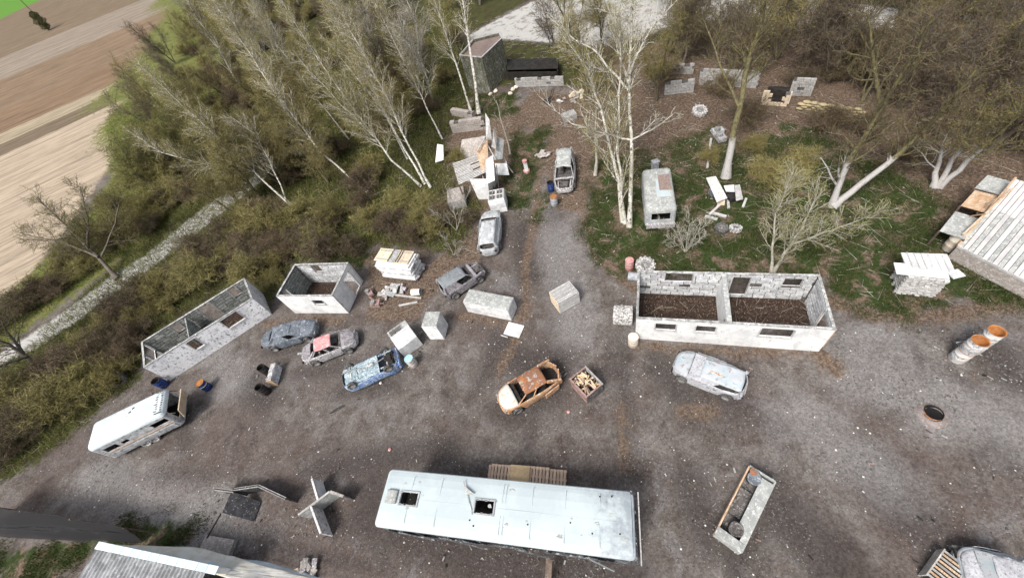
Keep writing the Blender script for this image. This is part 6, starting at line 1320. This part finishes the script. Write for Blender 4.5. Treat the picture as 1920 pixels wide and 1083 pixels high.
def wiggle(pts, n, amt, rs):
    """Refine a hand measured trunk line and add small bends."""
    P_ = [Vector(p) for p in pts]; out = []
    for i in range(len(P_) - 1):
        for k in range(n): t = k / n; out.append(P_[i].lerp(P_[i + 1], t) + (Vector((rs.gauss(0, amt), rs.gauss(0, amt), 0)) if (i or k) else Vector((0, 0, 0))))
    out.append(P_[-1]); return out
def hero(name, label, stems, bark, twig, leaf, P, seed, leafsize=.04, cat='tree', group=None, crown=.25, twig_r=.009, crown2=None):
    """stems: list of (r0, r1, [points in metres]); the first one stands on the ground."""
    T = Tree(seed, leafsize, twig_r); base = Vector(stems[0][2][0]); base.z = 0
    for k, (r0, r1, pts) in enumerate(stems):
        path = wiggle([Vector(p) - base for p in pts], 3, .045, T.rs); T.limb(path, r0, r1, P, 0 if k == 0 or P.get('all0') else 0, crown if k == 0 else (crown2 if crown2 is not None else .1))
    return T.build(name, label, cat, bark, twig, leaf, group, tuple(base))
# tall white birch right of the driveway
hero('birch_tree', 'tallest white birch with heavy white limbs, beside the derelict van', [
    (.17, .05, [(9.74, 20.13, 0.00), (10.84, 22.18, 4.20), (11.82, 24.88, 8.00), (13.57, 28.22, 11.00), (14.88, 30.65, 12.50)]),
    (.09, .02, [(11.67, 24.62, 7.80), (10.95, 27.78, 9.30), (10.03, 29.47, 9.90), (9.29, 33.48, 10.60)]),
    (.08, .015, [(11.08, 22.90, 5.30), (10.01, 23.61, 5.60), (7.96, 25.69, 6.20), (6.75, 29.42, 7.00)]),
    (.07, .015, [(11.14, 22.86, 5.30), (12.40, 22.49, 5.80), (13.70, 22.30, 6.50)]),
    (.09, .02, [(11.93, 25.05, 8.60), (14.27, 26.94, 10.20), (16.05, 26.73, 11.40)]),
    (.08, .02, [(11.82, 24.81, 8.10), (12.36, 28.48, 10.00), (13.14, 31.97, 11.80)])], 'bark_white', 'twig_pale', 'leaf_spring', dict(BIRCH, n=(1.5, 2.4, 4), leafp=.35, len=(2.0, 1.0, .5)), 21, crown=.45, leafsize=.05)
hero('birch_tree', 'twin stemmed pale birch just left of the tallest white birch', [
    (.15, .03, [(9.52, 20.75, 0.00), (9.93, 23.23, 3.90), (10.16, 25.91, 6.60), (10.19, 27.97, 8.40), (9.52, 31.36, 10.00)]),
    (.13, .03, [(9.61, 20.57, 0.00), (10.29, 23.31, 4.60), (11.78, 25.94, 9.00), (12.98, 28.97, 11.60)])], 'bark_white', 'twig_olive', 'leaf_spring', dict(BIRCH, n=(2.4, 3.2, 7)), 22, leafsize=.055)
hero('dead_trunk', 'pale thin dead trunk between the driveway and the twin stemmed birch', [(.13, .05, [(9.85, 26.92, 0.00), (10.93, 29.01, 3.00), (11.33, 29.69, 4.40)])], 'bark_pale', 'twig_pale', 'leaf_spring', dict(BARE, n=(.6, 1, 2)), 23)
# birch clump left of the driveway
LB = [('birch leaning left from the birch clump, nearest the plank shack', [(-4.04, 33.28, 0.00), (-4.54, 35.66, 3.00), (-5.11, 39.76, 6.50), (-6.26, 46.68, 10.20), (-8.08, 55.71, 12.20)]),
      ('forked birch in the middle of the birch clump', [(-4.48, 34.07, 0.00), (-5.64, 39.09, 3.20), (-6.65, 44.93, 6.40), (-7.95, 51.69, 9.20), ((-9.17, 61.21, 11.80))]),
      ('slender birch of the clump reaching over the brush', [(-4.92, 33.98, 0.00), (-6.56, 35.70, 2.60), (-8.77, 41.50, 6.20), (-11.35, 49.85, 9.80), (-14.38, 62.22, 12.00)]),
      ('far leaning birch behind the clump with a bright trunk', [(-10.27, 36.17, 0.00), (-13.42, 40.46, 3.40), (-16.06, 47.14, 7.40), (-19.26, 56.67, 11.00), (-22.32, 65.37, 13.00)]),
      ('long slanting birch whose top reaches the pale field', [(-16.54, 35.03, 0.00), (-19.48, 39.35, 2.60), (-23.54, 45.82, 6.40), (-26.92, 51.13, 8.40), (-32.71, 61.09, 10.60)]),
      ('low birch with an arching white limb near the field track', [(-17.67, 37.46, 0.00), (-21.41, 42.73, 2.20), (-25.73, 45.23, 3.40), (-31.89, 49.87, 4.80), (-35.75, 54.69, 5.80)]),
      ('thin birch between the field track and the clump', [(-18.33, 37.11, 0.00), (-18.43, 40.23, 3.20), (-19.18, 43.97, 5.60), (-20.97, 46.11, 6.80)])]
LB += [('slender birch leaning left between the clump and the pale road', [(-1.66, 40.82, 0.00), (-2.25, 44.95, 3.20), (-2.99, 49.98, 6.60), (-3.84, 56.43, 9.80)]),
       ('pale birch rising behind the clump towards the top edge', [(-5.73, 39.32, 0.00), (-6.46, 43.86, 3.40), (-7.50, 49.81, 7.00), (-8.36, 55.96, 10.20)]),
       ('tall far birch leaning left near the middle of the thicket', [(-12.17, 47.88, 0.00), (-14.55, 53.61, 3.60), (-17.61, 62.31, 7.40), (-20.30, 71.06, 10.40)]),
       ('far birch with two bright forks at the field side of the thicket', [(-19.28, 57.93, 0.00), (-22.31, 65.24, 3.40), (-26.81, 76.72, 7.40), (-31.16, 87.39, 10.20)])]
for i, (lab, pts) in enumerate(LB):
    st = [(.12 if i < 5 else .09, .025, pts)]
    if i in (1, 2): a_, b_ = Vector(pts[1]), Vector(pts[2]); st.append((.09, .02, [tuple(a_.lerp(b_, .4)), tuple(a_.lerp(b_, .9) + Vector((-.9, .4, .6))), tuple(b_.lerp(Vector(pts[3]), .8) + Vector((-1.8, .5, .3)))]))
    hero('birch_tree', lab, st, 'bark_white', 'twig_olive', 'leaf_spring' if i % 3 else 'leaf_catkin', dict(BIRCH, n=(2.6, 3.4, 7.5)), 30 + i, leafsize=.055, crown=.28, group='white birches left of the driveway')
hero('birch_tree', 'thick speckled birch trunk in front of the tower, running out of the top edge', [(.21, .07, [(2.98, 43.27, 0.00), (3.99, 45.87, 3.60), (4.79, 48.77, 7.20), (5.81, 53.07, 9.80)])], 'bark_white', 'twig_olive', 'leaf_spring', dict(BIRCH, n=(1.6, 2.5, 4)), 41, leafsize=.055, crown=.5)
hero('birch_tree', 'thinner birch leaning left beside the thick speckled trunk', [(.14, .04, [(2.29, 44.16, 0.00), (2.41, 46.26, 3.40), (2.38, 48.09, 6.60), (2.44, 50.57, 9.40)])], 'bark_white', 'twig_olive', 'leaf_spring', dict(BIRCH, n=(2.0, 2.5, 4)), 42, leafsize=.055, crown=.4)
hero('bare_pole_tree', 'bare grey sapling with few twigs standing by the shack', [(.08, .03, [(4.15, 34.05, 0.00), (4.38, 35.99, 2.00), (4.50, 37.42, 3.80)])], 'bark_pale', 'twig_brown', 'leaf_spring', dict(BARE, n=(1.2, 2, 3)), 43)
# right hand trees
hero('whitewashed_tree', 'straight tree with a whitewashed trunk above the tilted door leaf', [
    (.28, .09, [(18.28, 21.62, 0.00), (18.73, 22.45, 3.60), (19.59, 23.67, 6.60), (20.35, 24.41, 9.40), (20.58, 24.86, 11.50)]), (.12, .03, [(19.00, 22.89, 4.90), (18.93, 25.60, 6.80), (18.61, 27.67, 9.00)])], 'bark_limed', 'twig_brown', 'leaf_spring', dict(SCRUBT, n=(2.6, 3.0, 4.5), leafp=.4), 51, leafsize=.055, crown=.45)
hero('whitewashed_tree', 'wide forked tree with one whitewashed limb leaning far right', [
    (.25, .08, [(22.18, 15.73, 0.00), (23.70, 15.87, 1.20), (25.08, 15.60, 3.00), (26.15, 15.47, 5.40), (25.85, 15.02, 8.20)]),
    (.20, .07, [(22.24, 15.81, 0.00), (22.73, 16.59, 3.00), (23.67, 16.99, 5.20), (23.45, 16.56, 8.40), (22.82, 16.20, 11.20)]),
    (.16, .04, [(23.82, 16.96, 5.50), (23.45, 18.38, 8.00), (22.27, 19.17, 10.80)])], 'bark_limed', 'twig_brown', 'leaf_catkin', dict(SCRUBT, n=(2.4, 3.0, 4.5), leafp=.4), 52, leafsize=.055, crown=.4)
hero('forked_trunk', 'three pale bare stems fanning out of one root near the boarded shed', [
    (.20, .08, [(28.33, 14.53, 0.00), (28.42, 15.21, 1.20), (28.06, 15.31, 2.40)]), (.18, .05, [(28.40, 14.49, 0.00), (28.62, 14.78, 1.60), (28.04, 14.53, 3.60), (27.71, 14.69, 6.00)]), (.20, .05, [(28.51, 14.42, 0.00), (29.25, 14.38, 1.80), (29.06, 13.81, 4.20), (28.05, 13.13, 6.60)])], 'bark_limed', 'twig_brown', 'leaf_spring', dict(SCRUBT, n=(2.2, 3.4, 7)), 53, leafsize=.05, crown=.4, crown2=.4)
hero('young_tree', 'small forked tree with pale yellow green twigs behind the longest hut', [
    (.09, .02, [(15.63, 12.61, 0.00), (16.04, 13.85, 2.00), (16.41, 14.60, 3.80), (17.14, 15.16, 5.40)]), (.11, .02, [(15.76, 12.59, 0.00), (16.70, 12.94, 1.70), (17.26, 13.24, 3.20), (17.72, 13.80, 5.00)]), (.07, .012, [(16.67, 12.90, 1.80), (17.75, 12.41, 2.60), (18.51, 11.73, 3.60), (19.03, 11.12, 4.80)])],
     'bark_pale', 'twig_yellow', 'leaf_yellow', dict(BARE, n=(5.0, 5.0, 7), len=(1.6, .8, .45), leafp=.4), 54, leafsize=.04, crown=.2)
hero('bare_bush', 'bare whitish bush in front of the derelict van', [(.03, .008, [(12.02, 16.39, 0.00), (11.55, 17.37, 1.40), (10.82, 17.69, 2.20)]), (.03, .008, [(12.08, 16.36, 0.00), (12.50, 17.21, 1.60), (12.62, 17.50, 2.50)]), (.03, .008, [(12.14, 16.33, 0.00), (13.01, 16.61, 1.40), (13.73, 16.53, 2.10)]), (.02, .006, [(12.03, 16.28, 0.00), (12.70, 16.11, 1.00), (13.19, 16.07, 1.30)]), (.02, .006, [(11.97, 16.31, 0.00), (11.30, 16.82, 1.00), (10.95, 17.06, 1.20)]), (.02, .006, [(11.97, 16.31, 0.00), (11.75, 16.82, 1.30), (11.57, 17.08, 1.90)]), (.02, .006, [(11.97, 16.31, 0.00), (12.66, 16.62, 1.30), (13.05, 16.68, 1.90)])], 'bark_pale', 'twig_pale', 'leaf_spring', dict(BARE, n=(4, 4, 5), len=(.9, .5, .3), leafp=.0), 55, cat='bush', crown=.05)
hero('bare_bush', 'bare twiggy bush at the left edge of the driveway by the white estate car', [(.04, .01, [(-2.68, 26.39, 0.00), (-2.17, 27.30, 2.00), (-2.31, 28.01, 3.20)]), (.03, .008, [(-2.68, 26.39, 0.00), (-1.33, 26.84, 2.00), (-0.55, 26.89, 3.00)]), (.03, .008, [(-2.75, 26.28, 0.00), (-3.46, 26.83, 1.20), (-4.13, 27.43, 1.90)])], 'bark_pale', 'twig_brown', 'leaf_spring', dict(BARE, n=(3.5, 4, 5), len=(1.0, .6, .35), leafp=.1), 56, cat='bush', crown=.1)
hero('bare_bush', 'leafless low bush beside the silver estate car', [(.025, .007, [(-3.51, 23.62, 0.00), (-3.63, 24.23, 0.90), (-3.79, 24.64, 1.50)]), (.025, .007, [(-3.46, 23.60, 0.00), (-2.76, 23.88, 1.00)]), (.02, .006, [(-3.46, 23.60, 0.00), (-2.45, 23.11, 0.80)])], 'bark_pale', 'twig_pale', 'leaf_spring', dict(BARE, n=(4, 4, 5), len=(.7, .4, .25), leafp=.0), 57, cat='bush', crown=.1)
# dark spreading trees by the field track
hero('spreading_tree', 'dark spreading tree leaning over the pale field beside the track', [
    (.22, .05, [(-36.69, 36.52, 0.00), (-38.14, 38.94, 1.80), (-40.00, 41.71, 3.80), (-43.01, 46.01, 6.00)]), (.15, .03, [(-37.81, 38.55, 1.70), (-41.19, 41.10, 3.00), (-44.68, 42.86, 4.20)]), (.14, .03, [(-38.63, 39.62, 2.40), (-37.55, 41.65, 4.20), (-37.86, 44.93, 6.00)]), (.10, .03, [(-37.71, 38.76, 1.60), (-35.07, 40.40, 3.40), (-33.43, 41.88, 5.00)])], 'bark_brown', 'twig_olive', 'leaf_green', dict(SCRUBT, n=(2.8, 3.6, 7), leafp=1), 61, leafsize=.06, crown=.3)
hero('spreading_tree', 'dark tree at the left edge over the field track', [
    (.20, .05, [(-40.36, 27.37, 0.00), (-40.22, 28.04, 1.80), (-40.55, 28.42, 3.20), (-40.80, 29.37, 5.20)]), (.14, .03, [(-40.32, 27.99, 1.50), (-40.33, 29.28, 3.40), (-39.71, 30.55, 5.20)]), (.14, .03, [(-40.10, 27.80, 1.40), (-40.87, 26.43, 2.40), (-41.70, 25.85, 3.20)])], 'bark_brown', 'twig_olive', 'leaf_dark', dict(SCRUBT, n=(2.4, 3.2, 5.5), leafp=.8), 62, leafsize=.06, crown=.3)

# --- generic kinds, built once each and copied
def free_tree(seed, H, P, bark, twig, leaf, lean=.12, stems=1, leafsize=.055, r=.13):
    T = Tree(seed, leafsize, .010); rs = T.rs
    for k in range(stems):
        a = rs.uniform(0, 6.28); l = lean * rs.uniform(.5, 1.5) * (1 if stems == 1 else 2.2); pts = [Vector((0, 0, 0))]
        for j in range(1, 6): pts.append(Vector((math.cos(a) * l * H * (j / 5) ** 1.2 + rs.gauss(0, .12), math.sin(a) * l * H * (j / 5) ** 1.2 + rs.gauss(0, .12), H * j / 5 * (1 if k == 0 else rs.uniform(.7, .95)))))
        T.limb(pts, r * (1 if k == 0 else .7), .02, P, 0, .22)
    return T.build('tree', None, None, bark, twig, leaf)
KINDS = {
 'olive0': free_tree(101, 8.5, dict(SCRUBT, n=(2.8, 3.4, 7.5)), 'bark_olive', 'twig_olive', 'leaf_spring', stems=2),
 'olive1': free_tree(102, 7.0, dict(SCRUBT, n=(2.8, 3.4, 7.5)), 'bark_olive', 'twig_olive', 'leaf_catkin', stems=3, lean=.16),
 'brown0': free_tree(103, 7.5, dict(SCRUBT, n=(2.8, 3.6, 6.5), leafp=.15), 'bark_brown', 'twig_brown', 'leaf_spring', stems=3, lean=.15),
 'brown1': free_tree(104, 6.0, dict(SCRUBT, n=(2.8, 3.6, 6.5), leafp=.25), 'bark_olive', 'twig_brown', 'leaf_catkin', stems=2, lean=.2),
 'green0': free_tree(105, 6.5, dict(SCRUBT, n=(3.0, 3.8, 6.5), leafp=1.0, leaves=3), 'bark_brown', 'twig_olive', 'leaf_green', stems=2, lean=.15, leafsize=.06),
 'birch0': free_tree(106, 12.0, dict(BIRCH, n=(2.6, 3.4, 7)), 'bark_white', 'twig_olive', 'leaf_spring', lean=.08, r=.14),
 'birch1': free_tree(107, 11.0, dict(BIRCH, n=(2.6, 3.4, 7)), 'bark_white', 'twig_pale', 'leaf_catkin', lean=.14, stems=2, r=.12),
}
def bush(seed, Rr, H, n, leaf, twig, ls=.055, leafn=5, bark='bark_brown'):
    T = Tree(seed, ls, .011); rs = T.rs
    for k in range(n):
        a = rs.uniform(0, 6.28); q = rs.random() ** .6 * (1.25 + .45 * math.sin(a * 3 + seed)); tip = Vector((Rr * q * math.cos(a), Rr * q * math.sin(a), H * max(.25, 1 - .4 * q) * rs.uniform(.5, 1.25))); b0 = Vector((rs.gauss(0, .2), rs.gauss(0, .2), 0)); mid = b0.lerp(tip, .5) + Vector((0, 0, H * .15)); T.t.tube([b0, mid, tip], [.028, .018, .008], 4, cap=False)
        for j in range(9):
            u = .25 + .75 * rs.random(); p = (b0.lerp(mid, u * 2) if u < .5 else mid.lerp(tip, u * 2 - 1)); d = Vector((rs.gauss(0, 1), rs.gauss(0, 1), rs.gauss(.3, .7))).normalized() * rs.uniform(.4, 1.0); T.twig(p, p + d, .012)
            for _ in range(leafn): T.leaf(p + d * rs.random() + Vector((rs.gauss(0, .07), rs.gauss(0, .07), rs.gauss(0, .07))), ls * rs.uniform(.6, 1.6))
            for _ in range(4):
                e = Vector((rs.gauss(0, 1), rs.gauss(0, 1), rs.gauss(.2, .8))).normalized() * .4; T.twig(p + d * .6, p + d * .6 + e, .009); T.leaf(p + d * .6 + e, ls)
    return T.build('bush', None, None, bark, twig, leaf)
BK = {'dark0': bush(201, 1.7, 2.6, 60, 'leaf_dark', 'twig_olive', leafn=5), 'dark1': bush(202, 1.5, 2.2, 55, 'leaf_dark', 'twig_brown', leafn=4), 'green0': bush(203, 1.5, 2.0, 50, 'leaf_green', 'twig_olive', leafn=4), 'brown0': bush(204, 1.6, 2.0, 60, 'leaf_catkin', 'twig_brown', leafn=2), 'yellow0': bush(205, 1.1, 1.5, 45, 'leaf_yellow', 'twig_olive', ls=.04, leafn=4)}
USED = set()
SHORT = {'olive0': 'olive two stemmed tree', 'olive1': 'ochre three stemmed tree', 'brown0': 'leafless brown three stemmed tree', 'brown1': 'low brown spreading tree', 'green0': 'small leafy green tree', 'birch0': 'single stemmed birch', 'birch1': 'two stemmed pale birch'}
SHORTB = {'dark0': 'tall dark green bush', 'dark1': 'low dense dark bush', 'green0': 'fresh green bush', 'brown0': 'brown twiggy bush', 'yellow0': 'low yellow green bush'}
def put(kind, pool, xy, s, name, label, cat, group):
    proto = pool[kind]; a = random.uniform(0, 6.28); s *= random.uniform(.88, 1.12)
    if (id(pool), kind) in USED: o = dup(proto, (xy[0], xy[1], 0), a, label, group, s)
    else:
        USED.add((id(pool), kind)); o = proto; o.location = (xy[0], xy[1], 0); o.rotation_euler = (0, 0, a); o.scale = (s, s, s)
    o.name = name; tag(o, label, cat, group); o['look'] = (SHORT if pool is KINDS else SHORTB)[kind]; return o
TL = {'olive0': 'olive green tree with two stems and fine budding twigs', 'olive1': 'ochre budding tree with three stems', 'brown0': 'leafless brown scrub tree with three stems', 'brown1': 'low brown scrub tree with spreading twigs', 'green0': 'small leafy green tree', 'birch0': 'single stemmed birch with olive twigs', 'birch1': 'two stemmed birch with pale twigs'}
def spread(poly, n, gap, margin=.2, seed=1):
    r = np.random.default_rng(seed); x0, x1 = min(p[0] for p in poly), max(p[0] for p in poly); y0, y1 = min(p[1] for p in poly), max(p[1] for p in poly)
    q = np.column_stack([r.uniform(x0, x1, n * 25), r.uniform(y0, y1, n * 25)]); q = q[sdist(q, poly) > margin]; out = []
    for p in q:
        if len(out) < n and all(np.hypot(*(p - k)) > gap for k in out): out.append(p)
    return out
TR_R = [(('brown0', 'brown1', 'brown0', 'brown0', 'olive1', 'brown1', 'brown0')[i % 7], q) for i, q in enumerate(spread([(26.19, 45.59), (35.44, 36.45), (44.29, 21.66), (34.35, 12.16), (32.46, 13.30), (30.06, 18.92), (30.10, 21.31), (29.76, 28.88), (28.64, 31.55), (24.81, 34.71), (22.76, 39.13)], 36, 2.2, seed=3))]
for k, q in TR_R: put(k, KINDS, q, .92, 'scrub_tree', TL[k] + ' in the dark scrub at the upper right', 'tree', 'scrub trees at the upper right')
TR_F = [('olive0', (33.71, 49.52)), ('olive1', (37.79, 43.76)), ('brown0', (40.61, 38.66)), ('olive0', (42.95, 33.53)), ('brown1', (44.95, 29.14)), ('olive1', (31.17, 53.64)), ('olive0', (46.58, 26.10)), ('green0', (10.46, 76.47)), ('olive1', (6.20, 78.35)), ('green0', (14.41, 81.32)), ('olive0', (3.31, 91.64)), ('olive0', (38.61, 51.86)), ('brown0', (42.43, 45.76)), ('olive1', (44.85, 39.52)), ('olive0', (47.14, 33.96))]
for k, q in TR_F: put(k, KINDS, q, 1.0, 'roadside_tree', TL[k] + ' beyond the pale road at the top', 'tree', 'trees beyond the pale road')
TR_L = [(('olive0', 'olive1', 'birch0', 'olive0', 'birch1', 'olive1', 'birch0', 'brown0')[i % 8], q) for i, q in enumerate(spread([(-57.75, 140.94), (-56.55, 200.13), (-16.61, 130.68), (-0.45, 96.26), (5.46, 68.43), (2.14, 47.27), (-3.15, 43.24), (-5.76, 36.32), (-9.83, 33.31), (-14.14, 33.99), (-17.92, 40.58), (-24.28, 51.02), (-32.94, 65.22), (-45.31, 92.58)], 58, 2.4, seed=5))]
TR_L += [('green0', (-24.08, 49.68)), ('green0', (-29.34, 55.52)), ('green0', (-35.08, 57.83)), ('green0', (-33.81, 69.18)), ('green0', (-35.59, 54.30)), ('green0', (-26.43, 47.65)), ('green0', (-37.76, 52.02)), ('olive1', (15.23, 45.62)), ('brown1', (14.07, 39.44)), ('olive0', (19.12, 34.32)), ('olive0', (17.71, 56.01)), ('brown0', (14.59, 51.23)), ('olive1', (19.62, 48.35)), ('olive1', (-24.09, 39.80)), ('olive0', (-21.93, 41.42)), ('green0', (-23.52, 41.82)), ('olive1', (-19.62, 42.57)), ('olive0', (-17.22, 43.77)), ('green0', (-20.80, 44.85)), ('green0', (-18.45, 47.34)), ('olive0', (-15.73, 45.62)), ('olive0', (-39.93, 74.52)), ('brown0', (-42.69, 70.32)), ('olive1', (-34.01, 62.83)), ('brown0', (-43.15, 88.42)), ('olive0', (-46.34, 82.16)), ('brown0', (-49.67, 104.31))]
for k, q in TR_L: put(k, KINDS, q, 1.1 if 'birch' in k else .95, 'birch_tree' if 'birch' in k else 'budding_tree', TL[k] + ' in the thicket left of the driveway', 'tree', 'trees of the thicket left of the driveway')
hb = []
rsb = random.Random(77)
HEDGE = [(-38.20, 17.26), (-35.90, 18.17), (-33.17, 20.25), (-32.01, 21.58), (-30.28, 22.80), (-30.99, 26.44), (-23.24, 30.36), (-19.37, 26.05), (-17.83, 29.83), (-13.01, 27.83), (-13.06, 34.24), (-22.62, 39.91), (-31.59, 34.28), (-39.85, 27.82), (-44.93, 24.22), (-40.46, 17.09)]
hp = scatter(700, (min(p[0] for p in HEDGE), max(p[0] for p in HEDGE), min(p[1] for p in HEDGE), max(p[1] for p in HEDGE)), inpoly([HEDGE], .9))
keep = []
for q in hp:
    if all(np.hypot(*(q - k)) > 1.3 for k in keep): keep.append(q)
for i, q in enumerate(keep):
    k = ('dark0', 'dark1', 'brown0', 'green0', 'dark1', 'brown0')[rsb.randrange(6)]; put(k, BK, q, rsb.uniform(.55, 1.15), 'hedge_bush', {'dark0': 'tall dark green bush', 'dark1': 'dense dark bush', 'green0': 'fresh green bush', 'brown0': 'brown twiggy bush'}[k] + ' in the broad hedge between yard and field track', 'bush', 'bushes of the hedge along the yard')
for k, q, s in [('dark1', (-43.42, 43.99), 1), ('green0', (-38.44, 44.18), 1.2), ('green0', (-35.32, 46.37), 1.3), ('green0', (-33.24, 48.33), 1.2), ('dark1', (-30.26, 49.93), 1.2), ('green0', (-43.86, 40.83), .9), ('green0', (-45.24, 38.74), .9), ('dark1', (-45.81, 36.46), .9), ('brown0', (-48.02, 35.37), 1), ('green0', (-36.04, 53.36), 1.2), ('green0', (-26.66, 48.92), 1.1), ('dark0', (-35.75, 43.71), 1.0), ('green0', (-23.32, 54.26), 1.1)]:
    put(k, BK, q, s, 'verge_bush', {'dark0': 'dark bush', 'dark1': 'dark low bush', 'green0': 'pale green bush', 'brown0': 'brown bush'}[k] + ' on the field side of the track', 'bush', 'bushes on the field side of the track')
for k, q, s in [('dark0', (-4.41, 26.59), .7), ('dark1', (-1.56, 26.50), .6), ('green0', (-5.59, 28.64), .8), ('brown0', (-8.02, 29.18), .9), ('green0', (-9.94, 30.95), .9), ('dark1', (-11.64, 28.17), .7), ('brown0', (-6.29, 26.86), .8), ('brown0', (-3.65, 28.35), .7), ('green0', (-0.72, 36.15), .7), ('green0', (-4.84, 30.54), .8), ('green0', (-7.28, 31.89), .9), ('brown0', (-10.89, 33.89), .9)]:
    put(k, BK, q, s, 'thicket_bush', {'dark0': 'dark bush', 'dark1': 'dark low bush', 'green0': 'green bush', 'brown0': 'ochre twiggy bush'}[k] + ' at the foot of the thicket beside the yard', 'bush', 'bushes at the foot of the thicket')
for q, s in [((20.50, 20.50), 1), ((20.98, 18.82), 1.1), ((23.29, 20.26), 1), ((21.73, 23.59), .8), ((18.42, 24.08), .7)]: put('yellow0', BK, q, s, 'yellow_green_bush', 'low yellow green bush on the grass between the whitewashed trees', 'bush', 'yellow green bushes on the grass')
for k, q in [('brown0', (24.28, 32.08)), ('brown0', (23.46, 26.88)), ('brown0', (27.61, 23.05)), ('brown0', (29.11, 21.16)), ('dark1', (32.40, 28.44)), ('dark0', (34.71, 28.85)), ('dark1', (30.03, 29.23)), ('brown0', (29.04, 17.38)), ('dark1', (34.41, 25.69)), ('brown0', (21.75, 37.23)), ('dark0', (27.84, 43.95)), ('dark1', (31.98, 41.57))]:
    put(k, BK, q, .9, 'scrub_bush', 'dark tangled bush in the scrub at the upper right', 'bush', 'dark bushes in the scrub')
for i, q in enumerate(spread([(-57.75, 140.94), (-56.55, 200.13), (-16.61, 130.68), (-0.45, 96.26), (5.46, 68.43), (2.14, 47.27), (-3.15, 43.24), (-5.76, 36.32), (-9.83, 33.31), (-14.14, 33.99), (-17.92, 40.58), (-24.28, 51.02), (-32.94, 65.22), (-45.31, 92.58)], 150, 1.5, seed=9)):
    put(('brown0', 'green0', 'dark1', 'brown0', 'green0')[i % 5], BK, q, 1.05, 'thicket_bush', 'x', 'bush', 'bushes among the trees of the thicket')
for i, q in enumerate(spread([(-18.86, 52.63), (-26.89, 46.61), (-35.53, 41.35), (-41.07, 36.84), (-44.97, 32.81), (-49.26, 36.58), (-45.63, 43.34), (-43.97, 50.04), (-43.11, 55.11), (-42.69, 70.32), (-33.37, 67.16), (-25.64, 60.13)], 40, 1.9, seed=11)):
    put(('green0', 'brown0', 'green0', 'dark1')[i % 4], BK, q, 1.0, 'verge_bush', 'x', 'bush', 'bushes on the field side of the track')
# remaining unused prototypes are removed
for pool in (KINDS, BK):
    for k, o in pool.items():
        if (id(pool), k) not in USED:
            for c in list(o.children): bpy.data.objects.remove(c)
            bpy.data.objects.remove(o)
# lone evergreen in the ploughed field
T = Tree(301, .3, .02); rs = T.rs
T.t.tube([(0, 0, 0), (0, 0, 3), (0, 0, 5.6)], [.2, .13, .03], 7)
for i in range(3600):
    h = rs.random() ** .9; rad = (1.7 + .35 * math.sin(h * 17)) * (math.sin(PI * min(1, h * .85 + .12))) ** .6 * rs.random() ** .45; a = rs.uniform(0, 6.28); T.leaf(Vector((rad * math.cos(a), rad * math.sin(a) + .2 * math.sin(a * 3), .5 + h * 5.5)), .28 * rs.uniform(.5, 1.3))
T.build('lone_tree', 'single dark evergreen standing in the ploughed field at the upper left', 'tree', 'bark_brown', 'twig_brown', 'leaf_dark', None, (-126.01, 203.33, 0.00))

# --- every copy gets a label of its own: its look, its rank and the landmark it stands by
MARKS = {'the tower': (5.30, 46.98), 'the plank shack': (0.67, 31.13), 'the derelict van': (12.39, 20.37), 'the trench shelter': (10.38, 46.61), 'the sandbag wall': (29.05, 24.29), 'the ruined walls': (22.71, 33.92), 'the black window opening': (26.53, 27.83), 'the boarded shed': (27.67, 10.48),
         'the whitewashed fork': (22.18, 15.73), 'the caravan': (-28.12, 16.67), 'the long peeling hut': (-24.53, 24.86), 'the square hut': (-14.38, 24.98), 'the high board pile': (-8.00, 23.82), 'the birch clump': (-4.42, 33.68), 'the spreading tree': (-36.69, 36.52), 'the white estate car': (-0.25, 24.43),
         'the pale road': (16.02, 62.26), 'the field track bend': (-16.65, 50.88), 'the arching birch': (-17.67, 37.46), 'the upper field edge': (-51.03, 118.28), 'the upper right corner': (46.94, 26.42), 'the tall white birch': (9.74, 20.13)}
def screen(x, y, z=0):
    d = Vector((x, y, z)) - cam.matrix_world.translation; k = d.dot(_fw); return d.dot(_R) / k, d.dot(_U) / k
RANK = ['nearest', 'second nearest', 'third nearest', 'fourth nearest', 'fifth nearest', 'sixth nearest', 'seventh nearest', 'eighth nearest', 'ninth nearest', 'tenth nearest', 'eleventh nearest', 'twelfth nearest', 'thirteenth nearest'] + [w + ' nearest' for w in 'fourteenth fifteenth sixteenth seventeenth eighteenth nineteenth twentieth twenty-first twenty-second twenty-third twenty-fourth twenty-fifth twenty-sixth twenty-seventh twenty-eighth twenty-ninth thirtieth thirty-first thirty-second thirty-third thirty-fourth thirty-fifth thirty-sixth'.split()]
fam = {}
for o in bpy.data.objects:
    if 'look' in o.keys():
        m = min(MARKS, key=lambda n: math.hypot(MARKS[n][0] - o.location.x, MARKS[n][1] - o.location.y)); u, v = screen(o.location.x, o.location.y); mu, mv = screen(*MARKS[m])
        side = ('left of' if u < mu else 'right of') if abs(u - mu) > abs(v - mv) else ('above' if v > mv else 'below')
        fam.setdefault((o['look'], side, m), []).append((math.hypot(u - mu, v - mv), o.name, o))
for (look, side, m), L_ in fam.items():
    L_.sort(key=lambda t: t[:2])
    for i, (_, _, o) in enumerate(L_):
        o['label'] = look + (', ' + RANK[min(i, len(RANK) - 1)] + ' of those ' if len(L_) > 1 else ' ') + side + ' ' + m
        del o['look']

b = MB(); b.tube([(0, 0, 0), (0, 0, 11)], [.16, .10], 8); b.bar((-.9, 0, 10.4), (.9, 0, 10.4), .12, .12); o = b.build('utility_pole', M['dark_wood']); o.location = (-125.77, 203.67, 0.00); tag(o, 'thin dark utility pole rising behind the lone evergreen in the field', 'pole')
